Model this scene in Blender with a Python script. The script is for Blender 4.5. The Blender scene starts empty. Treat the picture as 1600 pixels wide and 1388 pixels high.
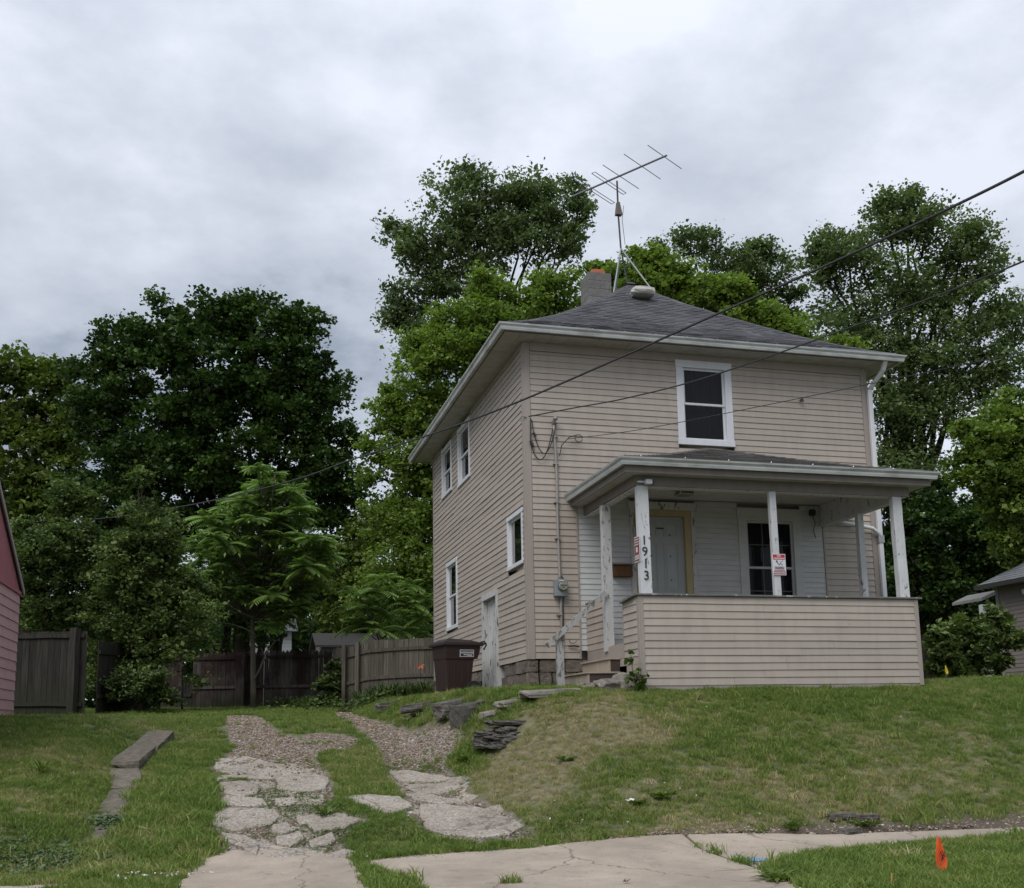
import bpy, bmesh, math, random
import numpy as np
from mathutils import Vector, Matrix
SC = bpy.context.scene
COL = SC.collection
RNG = np.random.default_rng(7)
random.seed(7)

# ------------------------------------------------------------------ camera
F_PX, PPX, PPY, IW, IH = 1668.0, 815.42, 857.88, 1600.0, 1388.0
CAM = np.array([-4.9945, -17.7432, -1.1091])
YAW, PITCH, ROLL = 0.2695, 0.1628, -0.0189
def basis():
    cy, sy, cp, sp = math.cos(YAW), math.sin(YAW), math.cos(PITCH), math.sin(PITCH)
    F = np.array([sy*cp, cy*cp, sp]); R = np.array([cy, -sy, 0.0]); U = np.cross(R, F)
    c, s = math.cos(ROLL), math.sin(ROLL)
    return F, c*R+s*U, -s*R+c*U
BF, BR, BU = basis()
cd = bpy.data.cameras.new('camera'); cam = bpy.data.objects.new('camera', cd); COL.objects.link(cam)
m = Matrix(((BR[0], BU[0], -BF[0], CAM[0]), (BR[1], BU[1], -BF[1], CAM[1]), (BR[2], BU[2], -BF[2], CAM[2]), (0, 0, 0, 1)))
cam.matrix_world = m
cd.sensor_fit = 'HORIZONTAL'; cd.sensor_width = 36; cd.lens = 36*F_PX/IW
cd.shift_x = (IW/2-PPX)/IW; cd.shift_y = (PPY-IH/2)/IW
cd.clip_end = 2000; cd.clip_start = 0.1
SC.camera = cam
# ------------------------------------------------------------------ world, sun, exposure
SUN_EL, SUN_AZ = math.radians(50), math.radians(222)
SC.view_settings.view_transform = 'Standard'; SC.view_settings.look = 'None'
SC.view_settings.gamma = 1; SC.view_settings.use_curve_mapping = False
SC.view_settings.exposure = 0.60
w = bpy.data.worlds.new('World'); SC.world = w; w.use_nodes = True
def world():
    nt = w.node_tree; N = nt.nodes; L = nt.links; N.clear()
    out = N.new('ShaderNodeOutputWorld'); bg = N.new('ShaderNodeBackground'); bg.inputs['Strength'].default_value = 0.1
    sky = N.new('ShaderNodeTexSky'); sky.sky_type = 'NISHITA'; sky.sun_disc = False
    sky.sun_elevation = SUN_EL; sky.sun_rotation = SUN_AZ
    tc = N.new('ShaderNodeTexCoord'); sep = N.new('ShaderNodeSeparateXYZ'); L.new(tc.outputs['Generated'], sep.inputs[0])
    zc = N.new('ShaderNodeMath'); zc.operation = 'MAXIMUM'; zc.inputs[1].default_value = 0.0; L.new(sep.outputs['Z'], zc.inputs[0])
    za = N.new('ShaderNodeMath'); za.operation = 'ADD'; za.inputs[1].default_value = 0.22; L.new(zc.outputs[0], za.inputs[0])
    dv = []
    for k in 'XY':
        d = N.new('ShaderNodeMath'); d.operation = 'DIVIDE'; L.new(sep.outputs[k], d.inputs[0]); L.new(za.outputs[0], d.inputs[1]); dv.append(d)
    cb = N.new('ShaderNodeCombineXYZ'); L.new(dv[0].outputs[0], cb.inputs[0]); L.new(dv[1].outputs[0], cb.inputs[1])
    cb.inputs[2].default_value = 3.3
    n1 = N.new('ShaderNodeTexNoise'); n1.inputs['Scale'].default_value = 1.35; n1.inputs['Detail'].default_value = 5; n1.inputs['Roughness'].default_value = 0.52
    n1.inputs['Distortion'].default_value = 0.15
    L.new(cb.outputs[0], n1.inputs['Vector'])
    n2 = N.new('ShaderNodeTexNoise'); n2.inputs['Scale'].default_value = 3.6; n2.inputs['Detail'].default_value = 9; n2.inputs['Roughness'].default_value = 0.6
    L.new(cb.outputs[0], n2.inputs['Vector'])
    mx = N.new('ShaderNodeMath'); mx.operation = 'MULTIPLY_ADD'; mx.inputs[1].default_value = 0.33; L.new(n2.outputs[0], mx.inputs[0]); 
    m2 = N.new('ShaderNodeMath'); m2.operation = 'MULTIPLY'; m2.inputs[1].default_value = 0.67; L.new(n1.outputs[0], m2.inputs[0]); L.new(m2.outputs[0], mx.inputs[2])
    cr = N.new('ShaderNodeValToRGB'); e = cr.color_ramp.elements
    e[0].position = 0.395; e[0].color = (0.240, 0.275, 0.335, 1)
    e[1].position = 0.605; e[1].color = (0.580, 0.610, 0.680, 1)
    k = cr.color_ramp.elements.new(0.455); k.color = (0.375, 0.410, 0.475, 1)
    k = cr.color_ramp.elements.new(0.53); k.color = (0.465, 0.495, 0.565, 1)
    L.new(mx.outputs[0], cr.inputs[0])
    sc = N.new('ShaderNodeVectorMath'); sc.operation = 'SCALE'; L.new(cr.outputs[0], sc.inputs[0])
    z2 = N.new('ShaderNodeMath'); z2.operation = 'MULTIPLY'; z1 = N.new('ShaderNodeMath'); z1.operation = 'MULTIPLY'; L.new(zc.outputs[0], z1.inputs[0]); L.new(zc.outputs[0], z1.inputs[1]); L.new(z1.outputs[0], z2.inputs[0]); L.new(z1.outputs[0], z2.inputs[1])   # overcast: brighter overhead
    zg = N.new('ShaderNodeMath'); zg.operation = 'MULTIPLY_ADD'; zg.inputs[1].default_value = 14.0; zg.inputs[2].default_value = 9.2; L.new(z2.outputs[0], zg.inputs[0]); L.new(zg.outputs[0], sc.inputs['Scale'])
    mix = N.new('ShaderNodeMix'); mix.data_type = 'RGBA'; mix.inputs['Factor'].default_value = 0.94
    L.new(sky.outputs[0], mix.inputs['A']); L.new(sc.outputs[0], mix.inputs['B'])
    L.new(mix.outputs['Result'], bg.inputs['Color']); L.new(bg.outputs[0], out.inputs[0])
world()
sd = bpy.data.lights.new('sun', 'SUN'); sd.energy = 1.5; sd.angle = math.radians(35); sd.color = (1, 0.965, 0.92)
sun = bpy.data.objects.new('sun', sd); COL.objects.link(sun)
sdir = Vector((math.sin(SUN_AZ)*math.cos(SUN_EL), math.cos(SUN_AZ)*math.cos(SUN_EL), math.sin(SUN_EL)))
sun.rotation_euler = (-sdir).to_track_quat('-Z', 'Y').to_euler(); sun.location = (0, 0, 30)

# ------------------------------------------------------------------ survey helpers: a ray of the surveyor's view met with a plane
def ray(x, y): return BF + BR*(x-PPX)/F_PX - BU*(y-PPY)/F_PX
def atX(x, y, v): d = ray(x, y); return CAM + d*(v-CAM[0])/d[0]
def atY(x, y, v): d = ray(x, y); return CAM + d*(v-CAM[1])/d[1]
def atZ(x, y, v): d = ray(x, y); return CAM + d*(v-CAM[2])/d[2]
def atD(x, y, D): return CAM + ray(x, y)*D

# ------------------------------------------------------------------ terrain
def sstep(a, b, x):
    t = np.clip((x-a)/(b-a), 0, 1); return t*t*(3-2*t)
_D = np.array([(-60, -2.75), (-20.2, -2.72), (-11.2, -2.68), (-11.0, -2.56), (-8.2, -2.53), (-6, -2.47), (-4.2, -2.10), (-1.5, -1.62), (2.5, -1.04), (8, -0.76), (16, -0.50), (30, -0.3), (80, 0.3), (300, 0.6)])
_M = np.array([(-60, -2.75), (-20.2, -2.72), (-11.2, -2.68), (-11.0, -2.56), (-8.2, -2.53), (-6.55, -2.46), (-5.5, -1.96), (-4.4, -1.36), (-3.4, -0.86), (-2.5, -0.60), (0, -0.56), (10, -0.48), (30, -0.3), (80, 0.3), (300, 0.6)])
def curve(T, y):
    acc = 0
    for o in (-0.35, -0.12, 0.12, 0.35): acc = acc+np.interp(np.asarray(y)+o*np.clip((np.asarray(y)+6.6)*0.5, 0.02, 1.6), T[:, 0], T[:, 1])
    return acc/4
def ground(x, y):
    x = np.asarray(x, float); y = np.asarray(y, float)
    d = curve(_D, y); mm = curve(_M, y)
    t = sstep(-5.5, 1.0, y)
    lo = -2.5*np.ones_like(t)+0.35*t; hi = 0.7*(1-t)-1.15*t
    k = sstep(lo, hi, x)
    z = d*(1-k)+mm*k
    z = z+0.26*sstep(-6.3, -7.4, x)*sstep(-6.3, -4.6, y)*sstep(6, 1, y)
    z = z+0.10*sstep(5, 9, x)*sstep(-4.5, -2, y)
    b = 0.018*np.sin(x*2.1+1.3*np.sin(y*1.7))*np.sin(y*2.6+x*0.7)+0.010*np.sin(x*5.3+y*3.1)*np.sin(y*4.7-x*1.9)
    f = sstep(-6.6, -5.9, y)*0.8+0.1
    return z+b*f
def gpt(px, py):
    d = ray(px, py)
    t = np.arange(5, 70, 0.02)
    P = CAM[None]+d[None]*t[:, None]
    h = P[:, 2]-ground(P[:, 0], P[:, 1])
    i = np.argmax(h <= 0) if (h <= 0).any() else len(t)-1
    return P[i]
def gnd(x, y): return float(ground(x, y))

# ------------------------------------------------------------------ materials
MATS = {}
def nodes_of(name):
    m = bpy.data.materials.new(name); m.use_nodes = True; nt = m.node_tree
    return m, nt, nt.nodes, nt.links, nt.nodes['Principled BSDF']
def noise(N, L, vec, scale, detail=4, rough=0.55, dist=0):
    n = N.new('ShaderNodeTexNoise'); n.inputs['Scale'].default_value = scale; n.inputs['Detail'].default_value = detail
    n.inputs['Roughness'].default_value = rough; n.inputs['Distortion'].default_value = dist
    if vec is not None: L.new(vec, n.inputs['Vector'])
    return n.outputs['Fac']
def ramp(N, L, fac, stops):
    r = N.new('ShaderNodeValToRGB'); e = r.color_ramp.elements
    while len(e) < len(stops): e.new(0.5)
    for i, (p, c) in enumerate(stops):
        e[i].position = p; e[i].color = (*c, 1) if len(c) == 3 else c
    L.new(fac, r.inputs[0]); return r.outputs[0]
def mixc(N, L, fac, a, b, mode='MIX'):
    m = N.new('ShaderNodeMix'); m.data_type = 'RGBA'; m.blend_type = mode
    for s, v in (('Factor', fac), ('A', a), ('B', b)):
        if isinstance(v, (int, float)): m.inputs[s].default_value = v
        elif isinstance(v, tuple): m.inputs[s].default_value = (*v, 1)
        else: L.new(v, m.inputs[s])
    return m.outputs['Result']
def mathn(N, L, op, a, b=0.0):
    m = N.new('ShaderNodeMath'); m.operation = op
    for i, v in enumerate((a, b)):
        if isinstance(v, (int, float)): m.inputs[i].default_value = v
        else: L.new(v, m.inputs[i])
    return m.outputs[0]
def wpos(N, L, sc=(1, 1, 1)):
    g = N.new('ShaderNodeNewGeometry'); v = N.new('ShaderNodeVectorMath'); v.operation = 'MULTIPLY'
    v.inputs[1].default_value = sc; L.new(g.outputs['Position'], v.inputs[0]); return v.outputs[0]
def orand(N): return N.new('ShaderNodeObjectInfo').outputs['Random']
def bump(N, L, B, h, s=0.3, d=0.01):
    b = N.new('ShaderNodeBump'); b.inputs['Strength'].default_value = s; b.inputs['Distance'].default_value = d
    L.new(h, b.inputs['Height']); L.new(b.outputs[0], B.inputs['Normal'])
def rgb(N, L, B, c):
    if isinstance(c, tuple): B.inputs['Base Color'].default_value = (*c, 1)
    else: L.new(c, B.inputs['Base Color'])
def hexa(s):  # scales a colour
    return s
def mat_painted(name, base, dirt=(0.12, 0.11, 0.10), amt=0.35, rough=0.6, chips=None, chipc=(0.2, 0.18, 0.155), stretch=(1, 1, 0.25), scale=6, var=0.06):
    m, nt, N, L, B = nodes_of(name)
    p = wpos(N, L, stretch); n = noise(N, L, p, scale, 6, 0.6)
    f = ramp(N, L, n, [(0.42, (0, 0, 0)), (0.75, (amt, amt, amt))])
    c = mixc(N, L, f, base, dirt)
    n3 = noise(N, L, wpos(N, L), 0.7, 3)
    c = mixc(N, L, mathn(N, L, 'MULTIPLY', n3, 0.35), c, tuple(v*0.72 for v in base))
    if var:
        r = mathn(N, L, 'MULTIPLY', orand(N), var)
        c = mixc(N, L, r, c, (0.02, 0.02, 0.02))
    h = n
    if chips:
        pc = wpos(N, L, (1, 1, 0.33)); nc = noise(N, L, pc, 15, 7, 0.66, 0.5)
        fc = ramp(N, L, nc, [(chips, (0, 0, 0)), (chips+0.025, (1, 1, 1))])
        nw = noise(N, L, wpos(N, L, (30, 30, 2)), 3, 4)
        wc = mixc(N, L, nw, tuple(v*0.55 for v in chipc), chipc)
        c = mixc(N, L, fc, c, wc)
        h = mathn(N, L, 'SUBTRACT', n, fc)
    rgb(N, L, B, c); B.inputs['Roughness'].default_value = rough
    bump(N, L, B, h, 0.25, 0.004)
    return m
def mat_plain(name, c, rough=0.6, metal=0, var=0.0, nscale=12, namt=0.3, spec=None):
    m, nt, N, L, B = nodes_of(name)
    n = noise(N, L, wpos(N, L), nscale, 5, 0.6)
    cc = mixc(N, L, mathn(N, L, 'MULTIPLY', n, namt), c, tuple(v*0.45 for v in c))
    if var: cc = mixc(N, L, mathn(N, L, 'MULTIPLY', orand(N), var), cc, tuple(v*0.35 for v in c))
    rgb(N, L, B, cc); B.inputs['Roughness'].default_value = rough; B.inputs['Metallic'].default_value = metal
    bump(N, L, B, n, 0.15, 0.003)
    return m
def mat_wood_grey(name, a, b, red=None, redamt=0.0, scale=1.0):
    m, nt, N, L, B = nodes_of(name)
    oi = N.new('ShaderNodeObjectInfo')
    g = N.new('ShaderNodeNewGeometry')
    off = N.new('ShaderNodeVectorMath'); off.operation = 'ADD'; L.new(g.outputs['Position'], off.inputs[0]); L.new(oi.outputs['Location'], off.inputs[1])
    st = N.new('ShaderNodeVectorMath'); st.operation = 'MULTIPLY'; st.inputs[1].default_value = (28*scale, 28*scale, 1.6*scale); L.new(off.outputs[0], st.inputs[0])
    n = noise(N, L, st.outputs[0], 1.0, 6, 0.65)
    c = ramp(N, L, n, [(0.3, a), (0.7, b)])
    n2 = noise(N, L, wpos(N, L, (2, 2, 1.2)), 1.3, 5, 0.6)
    if red:
        r = mathn(N, L, 'ADD', mathn(N, L, 'MULTIPLY', n2, 0.9), mathn(N, L, 'MULTIPLY', oi.outputs['Random'], redamt))
        f = ramp(N, L, r, [(0.42, (0, 0, 0)), (0.62, (1, 1, 1))])
        c = mixc(N, L, f, c, mixc(N, L, n, red, tuple(v*0.5 for v in red)))
    c = mixc(N, L, mathn(N, L, 'MULTIPLY', oi.outputs['Random'], 0.45), c, tuple(v*0.3 for v in a))
    z = N.new('ShaderNodeSeparateXYZ'); L.new(g.outputs['Position'], z.inputs[0])
    n4 = mathn(N, L, 'ADD', z.outputs['Z'], mathn(N, L, 'MULTIPLY', n2, 0.7))
    fd = ramp(N, L, n4, [(0.0, (0.7, 0.7, 0.7)), (0.35, (0, 0, 0))])   # green-black algae at the foot
    c = mixc(N, L, fd, c, (0.028, 0.032, 0.02))
    rgb(N, L, B, c); B.inputs['Roughness'].default_value = 0.95; B.inputs['Specular IOR Level'].default_value = 0.12; bump(N, L, B, n, 0.6, 0.006)
    return m
def mat_stone(name, a, b, c3, scale=7, rough=0.92, bstr=0.8):
    m, nt, N, L, B = nodes_of(name)
    p = wpos(N, L); n = noise(N, L, p, scale, 8, 0.65); n2 = noise(N, L, p, scale*5, 5, 0.7)
    c = ramp(N, L, n, [(0.3, a), (0.52, b), (0.72, c3)])
    c = mixc(N, L, 0.35, c, ramp(N, L, n2, [(0.3, tuple(v*0.4 for v in a)), (0.7, c3)]))
    c = mixc(N, L, mathn(N, L, 'MULTIPLY', orand(N), 0.35), c, tuple(v*0.5 for v in a))
    rgb(N, L, B, c); B.inputs['Roughness'].default_value = rough; B.inputs['Specular IOR Level'].default_value = 0.2
    bump(N, L, B, mathn(N, L, 'ADD', n, mathn(N, L, 'MULTIPLY', n2, 0.4)), bstr, 0.03)
    return m
def mat_concrete(name, a, b, pebble=0.0, speck=60, moss=0.25):
    m, nt, N, L, B = nodes_of(name)
    p = wpos(N, L); n = noise(N, L, p, 1.6, 7, 0.62); nf = noise(N, L, p, speck, 3, 0.7)
    c = ramp(N, L, n, [(0.3, a), (0.7, b)])
    if pebble:
        v = N.new('ShaderNodeTexVoronoi'); v.inputs['Scale'].default_value = 42; L.new(p, v.inputs['Vector'])
        vc = N.new('ShaderNodeSeparateColor'); L.new(v.outputs['Color'], vc.inputs[0])
        pc = ramp(N, L, vc.outputs[0], [(0.0, (0.10, 0.085, 0.075)), (0.3, (0.26, 0.21, 0.18)), (0.6, (0.36, 0.32, 0.28)), (0.9, (0.52, 0.49, 0.45))])
        c = mixc(N, L, pebble, c, pc)
        bump(N, L, B, mathn(N, L, 'SUBTRACT', nf, v.outputs['Distance']), 0.8, 0.012)
    else:
        bump(N, L, B, nf, 0.35, 0.004)
    c = mixc(N, L, 0.22, c, ramp(N, L, nf, [(0.3, (0.07, 0.06, 0.055)), (0.7, (0.6, 0.56, 0.5))]))
    vcr = N.new('ShaderNodeTexVoronoi'); vcr.feature = 'DISTANCE_TO_EDGE'; vcr.inputs['Scale'].default_value = 0.42; pw_ = N.new('ShaderNodeVectorMath'); pw_.operation = 'ADD'; nz_ = N.new('ShaderNodeTexNoise'); nz_.inputs['Scale'].default_value = 3.5; nz_.inputs['Detail'].default_value = 5; L.new(p, nz_.inputs['Vector']); sc_ = N.new('ShaderNodeVectorMath'); sc_.operation = 'SCALE'; sc_.inputs['Scale'].default_value = 0.45; L.new(nz_.outputs['Color'], sc_.inputs[0]); L.new(p, pw_.inputs[0]); L.new(sc_.outputs[0], pw_.inputs[1]); L.new(pw_.outputs[0], vcr.inputs['Vector'])
    c = mixc(N, L, ramp(N, L, vcr.outputs['Distance'], [(0.0, (0.75, 0.75, 0.75)), (0.008, (0, 0, 0))]), c, (0.05, 0.042, 0.035))
    nl_ = noise(N, L, p, 0.9, 4, 0.6); c = mixc(N, L, ramp(N, L, nl_, [(0.42, (0, 0, 0)), (0.62, (0.4, 0.4, 0.4))]), c, tuple(v*0.55 for v in a))
    ns = noise(N, L, p, 5.5, 6, 0.7, 0.5)
    c = mixc(N, L, ramp(N, L, ns, [(0.56, (0, 0, 0)), (0.72, (moss, moss, moss))]), c, (0.075, 0.07, 0.05))
    rgb(N, L, B, c); B.inputs['Roughness'].default_value = 0.92
    return m
def mat_leaf(name, dark, light, trans=0.35, rough=0.55):
    m, nt, N, L, B = nodes_of(name)
    at = N.new('ShaderNodeAttribute'); at.attribute_name = 'tint'
    c = ramp(N, L, at.outputs['Fac'], [(0.0, dark), (1.0, light)])
    rgb(N, L, B, c); B.inputs['Roughness'].default_value = rough; B.inputs['Specular IOR Level'].default_value = 0.25
    t = N.new('ShaderNodeBsdfTranslucent'); tc = mixc(N, L, 1.0, c, (1.0, 1.25, 0.55), 'MULTIPLY'); L.new(tc, t.inputs['Color'])
    mx = N.new('ShaderNodeMixShader'); mx.inputs[0].default_value = trans
    L.new(B.outputs[0], mx.inputs[1]); L.new(t.outputs[0], mx.inputs[2]); L.new(mx.outputs[0], N['Material Output'].inputs[0])
    return m
def mat_glass():
    m, nt, N, L, B = nodes_of('window glass')
    tr = N.new('ShaderNodeBsdfTransparent'); tr.inputs[0].default_value = (0.75, 0.78, 0.8, 1)
    gl = N.new('ShaderNodeBsdfGlossy'); gl.inputs['Roughness'].default_value = 0.03
    n = noise(N, L, wpos(N, L), 1.7, 2); b = N.new('ShaderNodeBump'); b.inputs['Strength'].default_value = 0.08; b.inputs['Distance'].default_value = 0.02
    L.new(n, b.inputs['Height']); L.new(b.outputs[0], gl.inputs['Normal'])
    fr = N.new('ShaderNodeFresnel'); fr.inputs[0].default_value = 1.5; 
    f2 = mathn(N, L, 'MULTIPLY', fr.outputs[0], 0.5)
    mx = N.new('ShaderNodeMixShader'); L.new(f2, mx.inputs[0]); L.new(tr.outputs[0], mx.inputs[1]); L.new(gl.outputs[0], mx.inputs[2])
    L.new(mx.outputs[0], N['Material Output'].inputs[0]); return m
SIDING = mat_painted('beige vinyl siding', (0.400, 0.347, 0.296), (0.22, 0.19, 0.16), 0.36, 0.55, var=0.13)
SIDING_TRIM = mat_painted('beige trim', (0.32, 0.275, 0.243), (0.18, 0.15, 0.135), 0.3, 0.55)
WHITE = mat_painted('white vinyl trim', (0.62, 0.635, 0.66), (0.30, 0.30, 0.29), 0.25, 0.5, var=0.03)
OLDWHITE = mat_painted('peeling white paint', (0.56, 0.57, 0.585), (0.30, 0.29, 0.27), 0.4, 0.65, chips=0.60, chipc=(0.17, 0.155, 0.14))
VERYOLD = mat_painted('badly peeled white paint', (0.50, 0.50, 0.49), (0.25, 0.24, 0.22), 0.4, 0.75, chips=0.575, chipc=(0.19, 0.175, 0.15))
PORCHWHITE = mat_painted('old white clapboard paint', (0.50, 0.51, 0.51), (0.28, 0.27, 0.25), 0.4, 0.65, chips=0.68, stretch=(0.4, 1, 1.6))
CEIL = mat_painted('porch ceiling paint', (0.52, 0.52, 0.50), (0.3, 0.28, 0.24), 0.4, 0.7, chips=0.70)
SOFFIT = mat_painted('white soffit', (0.42, 0.41, 0.375), (0.15, 0.14, 0.11), 0.55, 0.6, stretch=(1, 1, 1), scale=3.5)
FASCIA = mat_painted('brown grey fascia', (0.17, 0.145, 0.125), (0.07, 0.06, 0.05), 0.4, 0.6)
GUTTER = mat_painted('aluminium gutter', (0.52, 0.54, 0.54), (0.16, 0.15, 0.11), 0.75, 0.42, stretch=(0.6, 0.6, 2.0), scale=4)
JAMB = mat_painted('unpainted yellowish jamb', (0.42, 0.34, 0.19), (0.25, 0.19, 0.1), 0.4, 0.7)
DOORM = mat_painted('pale grey door', (0.36, 0.385, 0.38), (0.22, 0.22, 0.21), 0.25, 0.5)
FOUND = mat_stone('rock face foundation block', (0.075, 0.065, 0.058), (0.17, 0.14, 0.118), (0.28, 0.235, 0.19), 5)
ROCK = mat_stone('dark flat rock', (0.045, 0.043, 0.036), (0.105, 0.097, 0.085), (0.23, 0.21, 0.185), 13)
CURB = mat_stone('old concrete kerb block', (0.065, 0.060, 0.042), (0.165, 0.145, 0.112), (0.29, 0.255, 0.205), 9, bstr=0.8)
RUBBLE = mat_stone('concrete rubble', (0.12, 0.105, 0.09), (0.23, 0.205, 0.18), (0.36, 0.33, 0.29), 9)
GLASS = mat_glass()
CURTAIN = mat_plain('dark curtain', (0.010, 0.010, 0.013), 0.9, nscale=3)
CURTAIN2 = mat_plain('slate curtain', (0.035, 0.037, 0.046), 0.9, nscale=3)
BLACK = mat_plain('black plastic', (0.02, 0.02, 0.022), 0.5)
DARKMETAL = mat_plain('dark metal', (0.07, 0.065, 0.062), 0.45, 0.6)
GALV = mat_plain('galvanised steel', (0.33, 0.35, 0.35), 0.45, 0.5)
ALU = mat_plain('weathered aluminium', (0.20, 0.205, 0.215), 0.45, 0.5)
METERM = mat_plain('grey meter enclosure', (0.20, 0.235, 0.25), 0.5)
CABLE = mat_plain('black cable', (0.016, 0.016, 0.018), 0.6)
BROWNBIN = mat_painted('brown bin plastic', (0.028, 0.012, 0.010), (0.018, 0.010, 0.009), 0.4, 0.55, stretch=(1, 1, 1), scale=3)
BINLID = mat_painted('dark bin lid', (0.014, 0.012, 0.014), (0.03, 0.028, 0.03), 0.4, 0.5, stretch=(1, 1, 1), scale=5)
BROWNWOOD = mat_wood_grey('brown wooden box', (0.09, 0.05, 0.028), (0.19, 0.105, 0.06))
STEPTAN = mat_painted('weathered tan step', (0.36, 0.30, 0.235), (0.14, 0.12, 0.09), 0.5, 0.8, chips=0.63, chipc=(0.13, 0.12, 0.1))
STEPDARK = mat_painted('dark brown step side', (0.055, 0.035, 0.03), (0.02, 0.018, 0.016), 0.5, 0.8)
TERRA = mat_plain('terracotta', (0.33, 0.09, 0.04), 0.8)
CHIM = mat_stone('chimney block', (0.13, 0.125, 0.12), (0.20, 0.195, 0.19), (0.27, 0.265, 0.26), 8, bstr=0.4)
FENCEGREY = mat_wood_grey('weathered grey fence', (0.062, 0.056, 0.045), (0.165, 0.148, 0.122))
FENCEDARK = mat_wood_grey('dark grey fence', (0.018, 0.016, 0.014), (0.062, 0.057, 0.050))
FENCERED = mat_wood_grey('faded red fence', (0.05, 0.043, 0.04), (0.125, 0.112, 0.104), (0.050, 0.030, 0.027), 0.12)
POSTRED = mat_wood_grey('red post', (0.07, 0.03, 0.026), (0.12, 0.05, 0.042))
PINK = mat_painted('pink painted block', (0.50, 0.30, 0.315), (0.30, 0.18, 0.18), 0.35, 0.7, stretch=(1, 1, 0.7), scale=4)
PINKDARK = mat_painted('dark pink boards', (0.37, 0.13, 0.155), (0.22, 0.08, 0.09), 0.4, 0.7)
BARK = mat_wood_grey('bark', (0.020, 0.017, 0.014), (0.060, 0.052, 0.043), scale=0.4)
BARKPALE = mat_wood_grey('pale bark', (0.085, 0.075, 0.058), (0.16, 0.145, 0.115), scale=0.5)
SIGNRED = mat_plain('sign red', (0.42, 0.02, 0.035), 0.5, namt=0.15)
SIGNWHITE = mat_plain('sign white', (0.60, 0.60, 0.62), 0.5, namt=0.15)
INK = mat_plain('ink', (0.015, 0.015, 0.02), 0.5)
PRINTWHITE = mat_plain('white print', (0.62, 0.62, 0.62), 0.6, namt=0.1)
ORANGE = mat_plain('orange flag', (0.75, 0.10, 0.012), 0.6, namt=0.3)
YELLOW = mat_plain('yellow flag', (0.65, 0.50, 0.02), 0.6, namt=0.2)
CONCRETE = mat_concrete('sidewalk concrete', (0.265, 0.212, 0.158), (0.365, 0.300, 0.230), 0, 70, 0.45)
PEBBLE = mat_concrete('exposed aggregate slab', (0.220, 0.180, 0.130), (0.305, 0.255, 0.190), 0.50, 60, 0.8)
ASPHALT = mat_concrete('asphalt', (0.045, 0.045, 0.047), (0.065, 0.064, 0.063), 0, 90, 0.1)
NSIDING = mat_painted('neighbour siding', (0.20, 0.17, 0.155), (0.1, 0.09, 0.08), 0.3, 0.6)
BLUE = mat_plain('blue marking paint', (0.13, 0.26, 0.50), 0.8)
DEADLEAF = mat_plain('dead leaf', (0.45, 0.25, 0.10), 0.8)

def mat_shingle(name, a, b, c3, streak=0.5):
    m, nt, N, L, B = nodes_of(name)
    p = wpos(N, L); n = noise(N, L, p, 38, 4, 0.8); n2 = noise(N, L, wpos(N, L, (1.3, 0.8, 0.8)), 1.0, 6, 0.62, 0.3)
    at = N.new('ShaderNodeAttribute'); at.attribute_name = 'tint'
    c = ramp(N, L, at.outputs['Fac'], [(0, a), (1, b)])
    c = mixc(N, L, 0.35, c, ramp(N, L, n, [(0.3, tuple(v*0.35 for v in a)), (0.75, c3)]))
    c = mixc(N, L, ramp(N, L, n2, [(0.52, (0, 0, 0)), (0.72, (streak, streak, streak))]), c, (0.016, 0.016, 0.018))
    c = mixc(N, L, ramp(N, L, n2, [(0.30, (0.45, 0.45, 0.45)), (0.42, (0, 0, 0))]), c, c3)
    rgb(N, L, B, c); B.inputs['Roughness'].default_value = 0.93; bump(N, L, B, n, 0.4, 0.004)
    return m
SHINGLE = mat_shingle('grey asphalt shingle', (0.036, 0.036, 0.041), (0.090, 0.089, 0.098), (0.17, 0.165, 0.17), 0.7)
SHINGLE_BROWN = mat_shingle('worn brown grey shingle', (0.055, 0.05, 0.048), (0.12, 0.11, 0.105), (0.20, 0.185, 0.175))
SHINGLE_N = mat_shingle('neighbour grey shingle', (0.12, 0.13, 0.14), (0.19, 0.20, 0.21), (0.27, 0.28, 0.29), 0.1)

# ------------------------------------------------------------------ object helpers
WL = {}
def tag(o, label=None, cat=None, group=None, kind=None):
    if label: o['label'] = label
    if cat: o['category'] = cat
    if group: o['group'] = group
    if kind: o['kind'] = kind
    return o
def adopt(o, parent):
    if parent is not None:
        o.parent = parent; o.matrix_parent_inverse = Matrix.Translation(-WL[parent.name])
def empty(name, loc, label=None, cat=None, group=None):
    o = bpy.data.objects.new(name, None); COL.objects.link(o); o.location = loc; o.empty_display_size = 0.2
    WL[o.name] = Vector(loc); tag(o, label, cat, group); return o
def mk(name, V, Fc, mat, parent=None, smooth=False, tint=None):
    V = np.asarray(V, float); c = V.mean(0) if len(V) else np.zeros(3)
    me = bpy.data.meshes.new(name); me.from_pydata((V-c).tolist(), [], [list(f) for f in Fc])
    if smooth: me.polygons.foreach_set('use_smooth', [True]*len(me.polygons))
    me.materials.append(mat)
    if tint is not None:
        a = me.attributes.new('tint', 'FLOAT', 'POINT'); a.data.foreach_set('value', np.asarray(tint, np.float32))
    o = bpy.data.objects.new(name, me); COL.objects.link(o); o.location = c; WL[o.name] = Vector(c); adopt(o, parent)
    return o
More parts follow.
